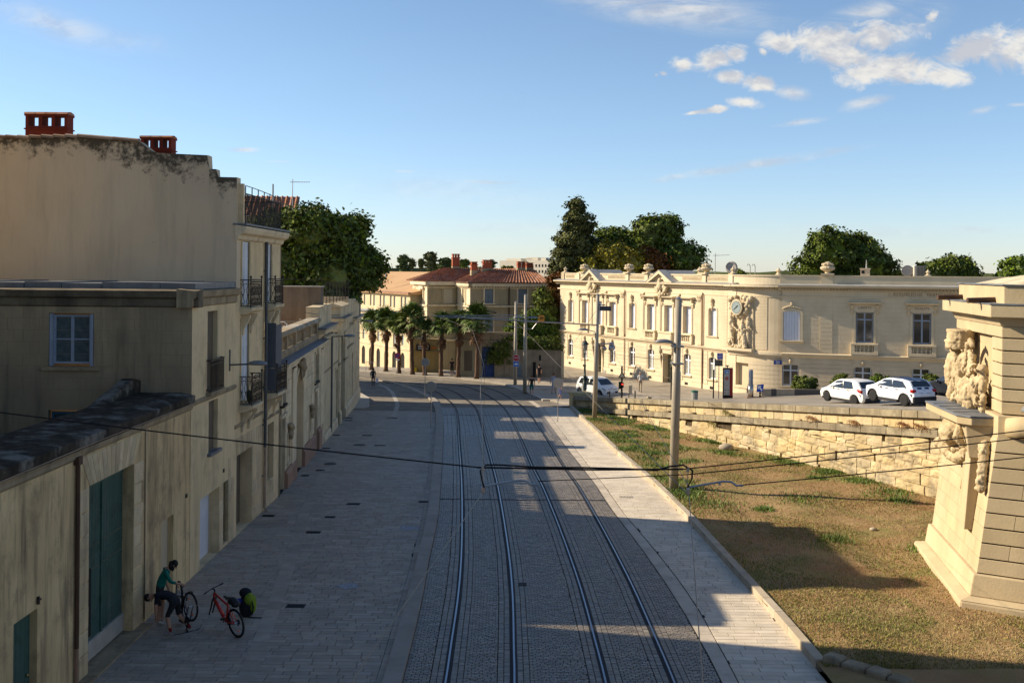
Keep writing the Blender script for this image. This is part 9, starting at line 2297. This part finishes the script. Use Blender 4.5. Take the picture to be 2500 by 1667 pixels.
pw = person('woman in black walking away on the dark asphalt with a white bag', (-12.9, 95.1, zs(95.1)), R(4), walk(0, .1, .12), dict(top=TB, bottom=DPN, leg=1, sleeve=.6, shoe=pmat('red_shoe', (.15, .03, .03))), hair='long', scale=.97)
q = MB(); q.prism([(-.10, 0), (.12, 0), (.15, .3), (.02, .42), (-.13, .32)], -.05, .05); o = part('carrier_bag', q, mat('bag_white', (.62, .54, .56), None, 1, .7)); o.location = (-12.58, 95.15, zs(95) + .38); tag(o, 'white carrier bag held by the woman on the asphalt', 'bag')
q = MB(); q.ball((0, 0, 0), .11, .08, .15, 8, 6); o = part('shoulder_bag', q, M_wcurt, None, True); o.location = (-13.08, 94.96, zs(95) + 1.15); tag(o, 'pale shoulder bag on the back of the woman on the asphalt', 'bag')
person('person in dark clothes at the sunlit villa foot between two palms', (-6.5, 105.3, zs(105) + .1), R(190), walk(1, .2, .15), dict(top=TB, bottom=BLK, leg=.5, sleeve=.3, shoe=TB))
# the two people mending the bicycle
JS = dict(pelvis=(0, 0, .93), waist=(0, .05, 1.08), chest=(0, .13, 1.28), neck=(0, .24, 1.42), head=(0, .31, 1.46), crown=(.0, .40, 1.54), sl=(-.17, .15, 1.36), sr=(.17, .15, 1.36), el=(-.24, .12, 1.10), er=(.25, .28, 1.13), wl=(-.24, .2, .88), wr=(.22, .52, 1.05), hl=(-.22, .24, .80), hr=(.20, .60, 1.03),
          pl=(-.09, 0, .87), pr=(.09, 0, .87), kl=(-.10, .06, .48), kr=(.10, .02, .48), al=(-.10, .0, .09), ar=(.10, -.02, .09), tl=(-.11, .14, .03), tr=(.11, .13, .03), face=(0, .75, -.65))
person('woman in a teal jacket standing over the upturned bicycle with a hand on its wheel', (-9.02, 26.95, 0), R(-72), JS, dict(top=pmat('teal_jacket', (.008, .13, .095)), bottom=DPN, bulk=1.28, leg=.45, sleeve=.75, shoe=SHOE, sock=SK), hair='long', hands=True, scale=.98)
JB = dict(pelvis=(0, -.05, .86), waist=(0, .10, .95), chest=(0, .33, .99), neck=(0, .50, .93), head=(0, .58, .90), crown=(0, .69, .84), sl=(-.18, .36, .96), sr=(.18, .36, .96), el=(-.2, .38, .70), er=(.20, .36, .70), wl=(-.14, .40, .47), wr=(.12, .34, .46), hl=(-.11, .40, .38), hr=(.08, .33, .38),
          pl=(-.09, -.04, .80), pr=(.09, -.04, .80), kl=(-.13, .12, .46), kr=(.14, -.06, .44), al=(-.14, .02, .09), ar=(.20, -.34, .10), tl=(-.15, .17, .03), tr=(.21, -.20, .03), face=(0, .3, -1))
person('person in black bending double beside the upturned bicycle with red socks', (-8.42, 26.25, 0), R(86), JB, dict(top=pmat('navy_black_top', (.010, .010, .016)), bottom=BLK, leg=.5, sleeve=.35, shoe=pmat('grey_trainer', (.28, .24, .24)), sock=pmat('red_sock', (.16, .01, .012))), hands=True)
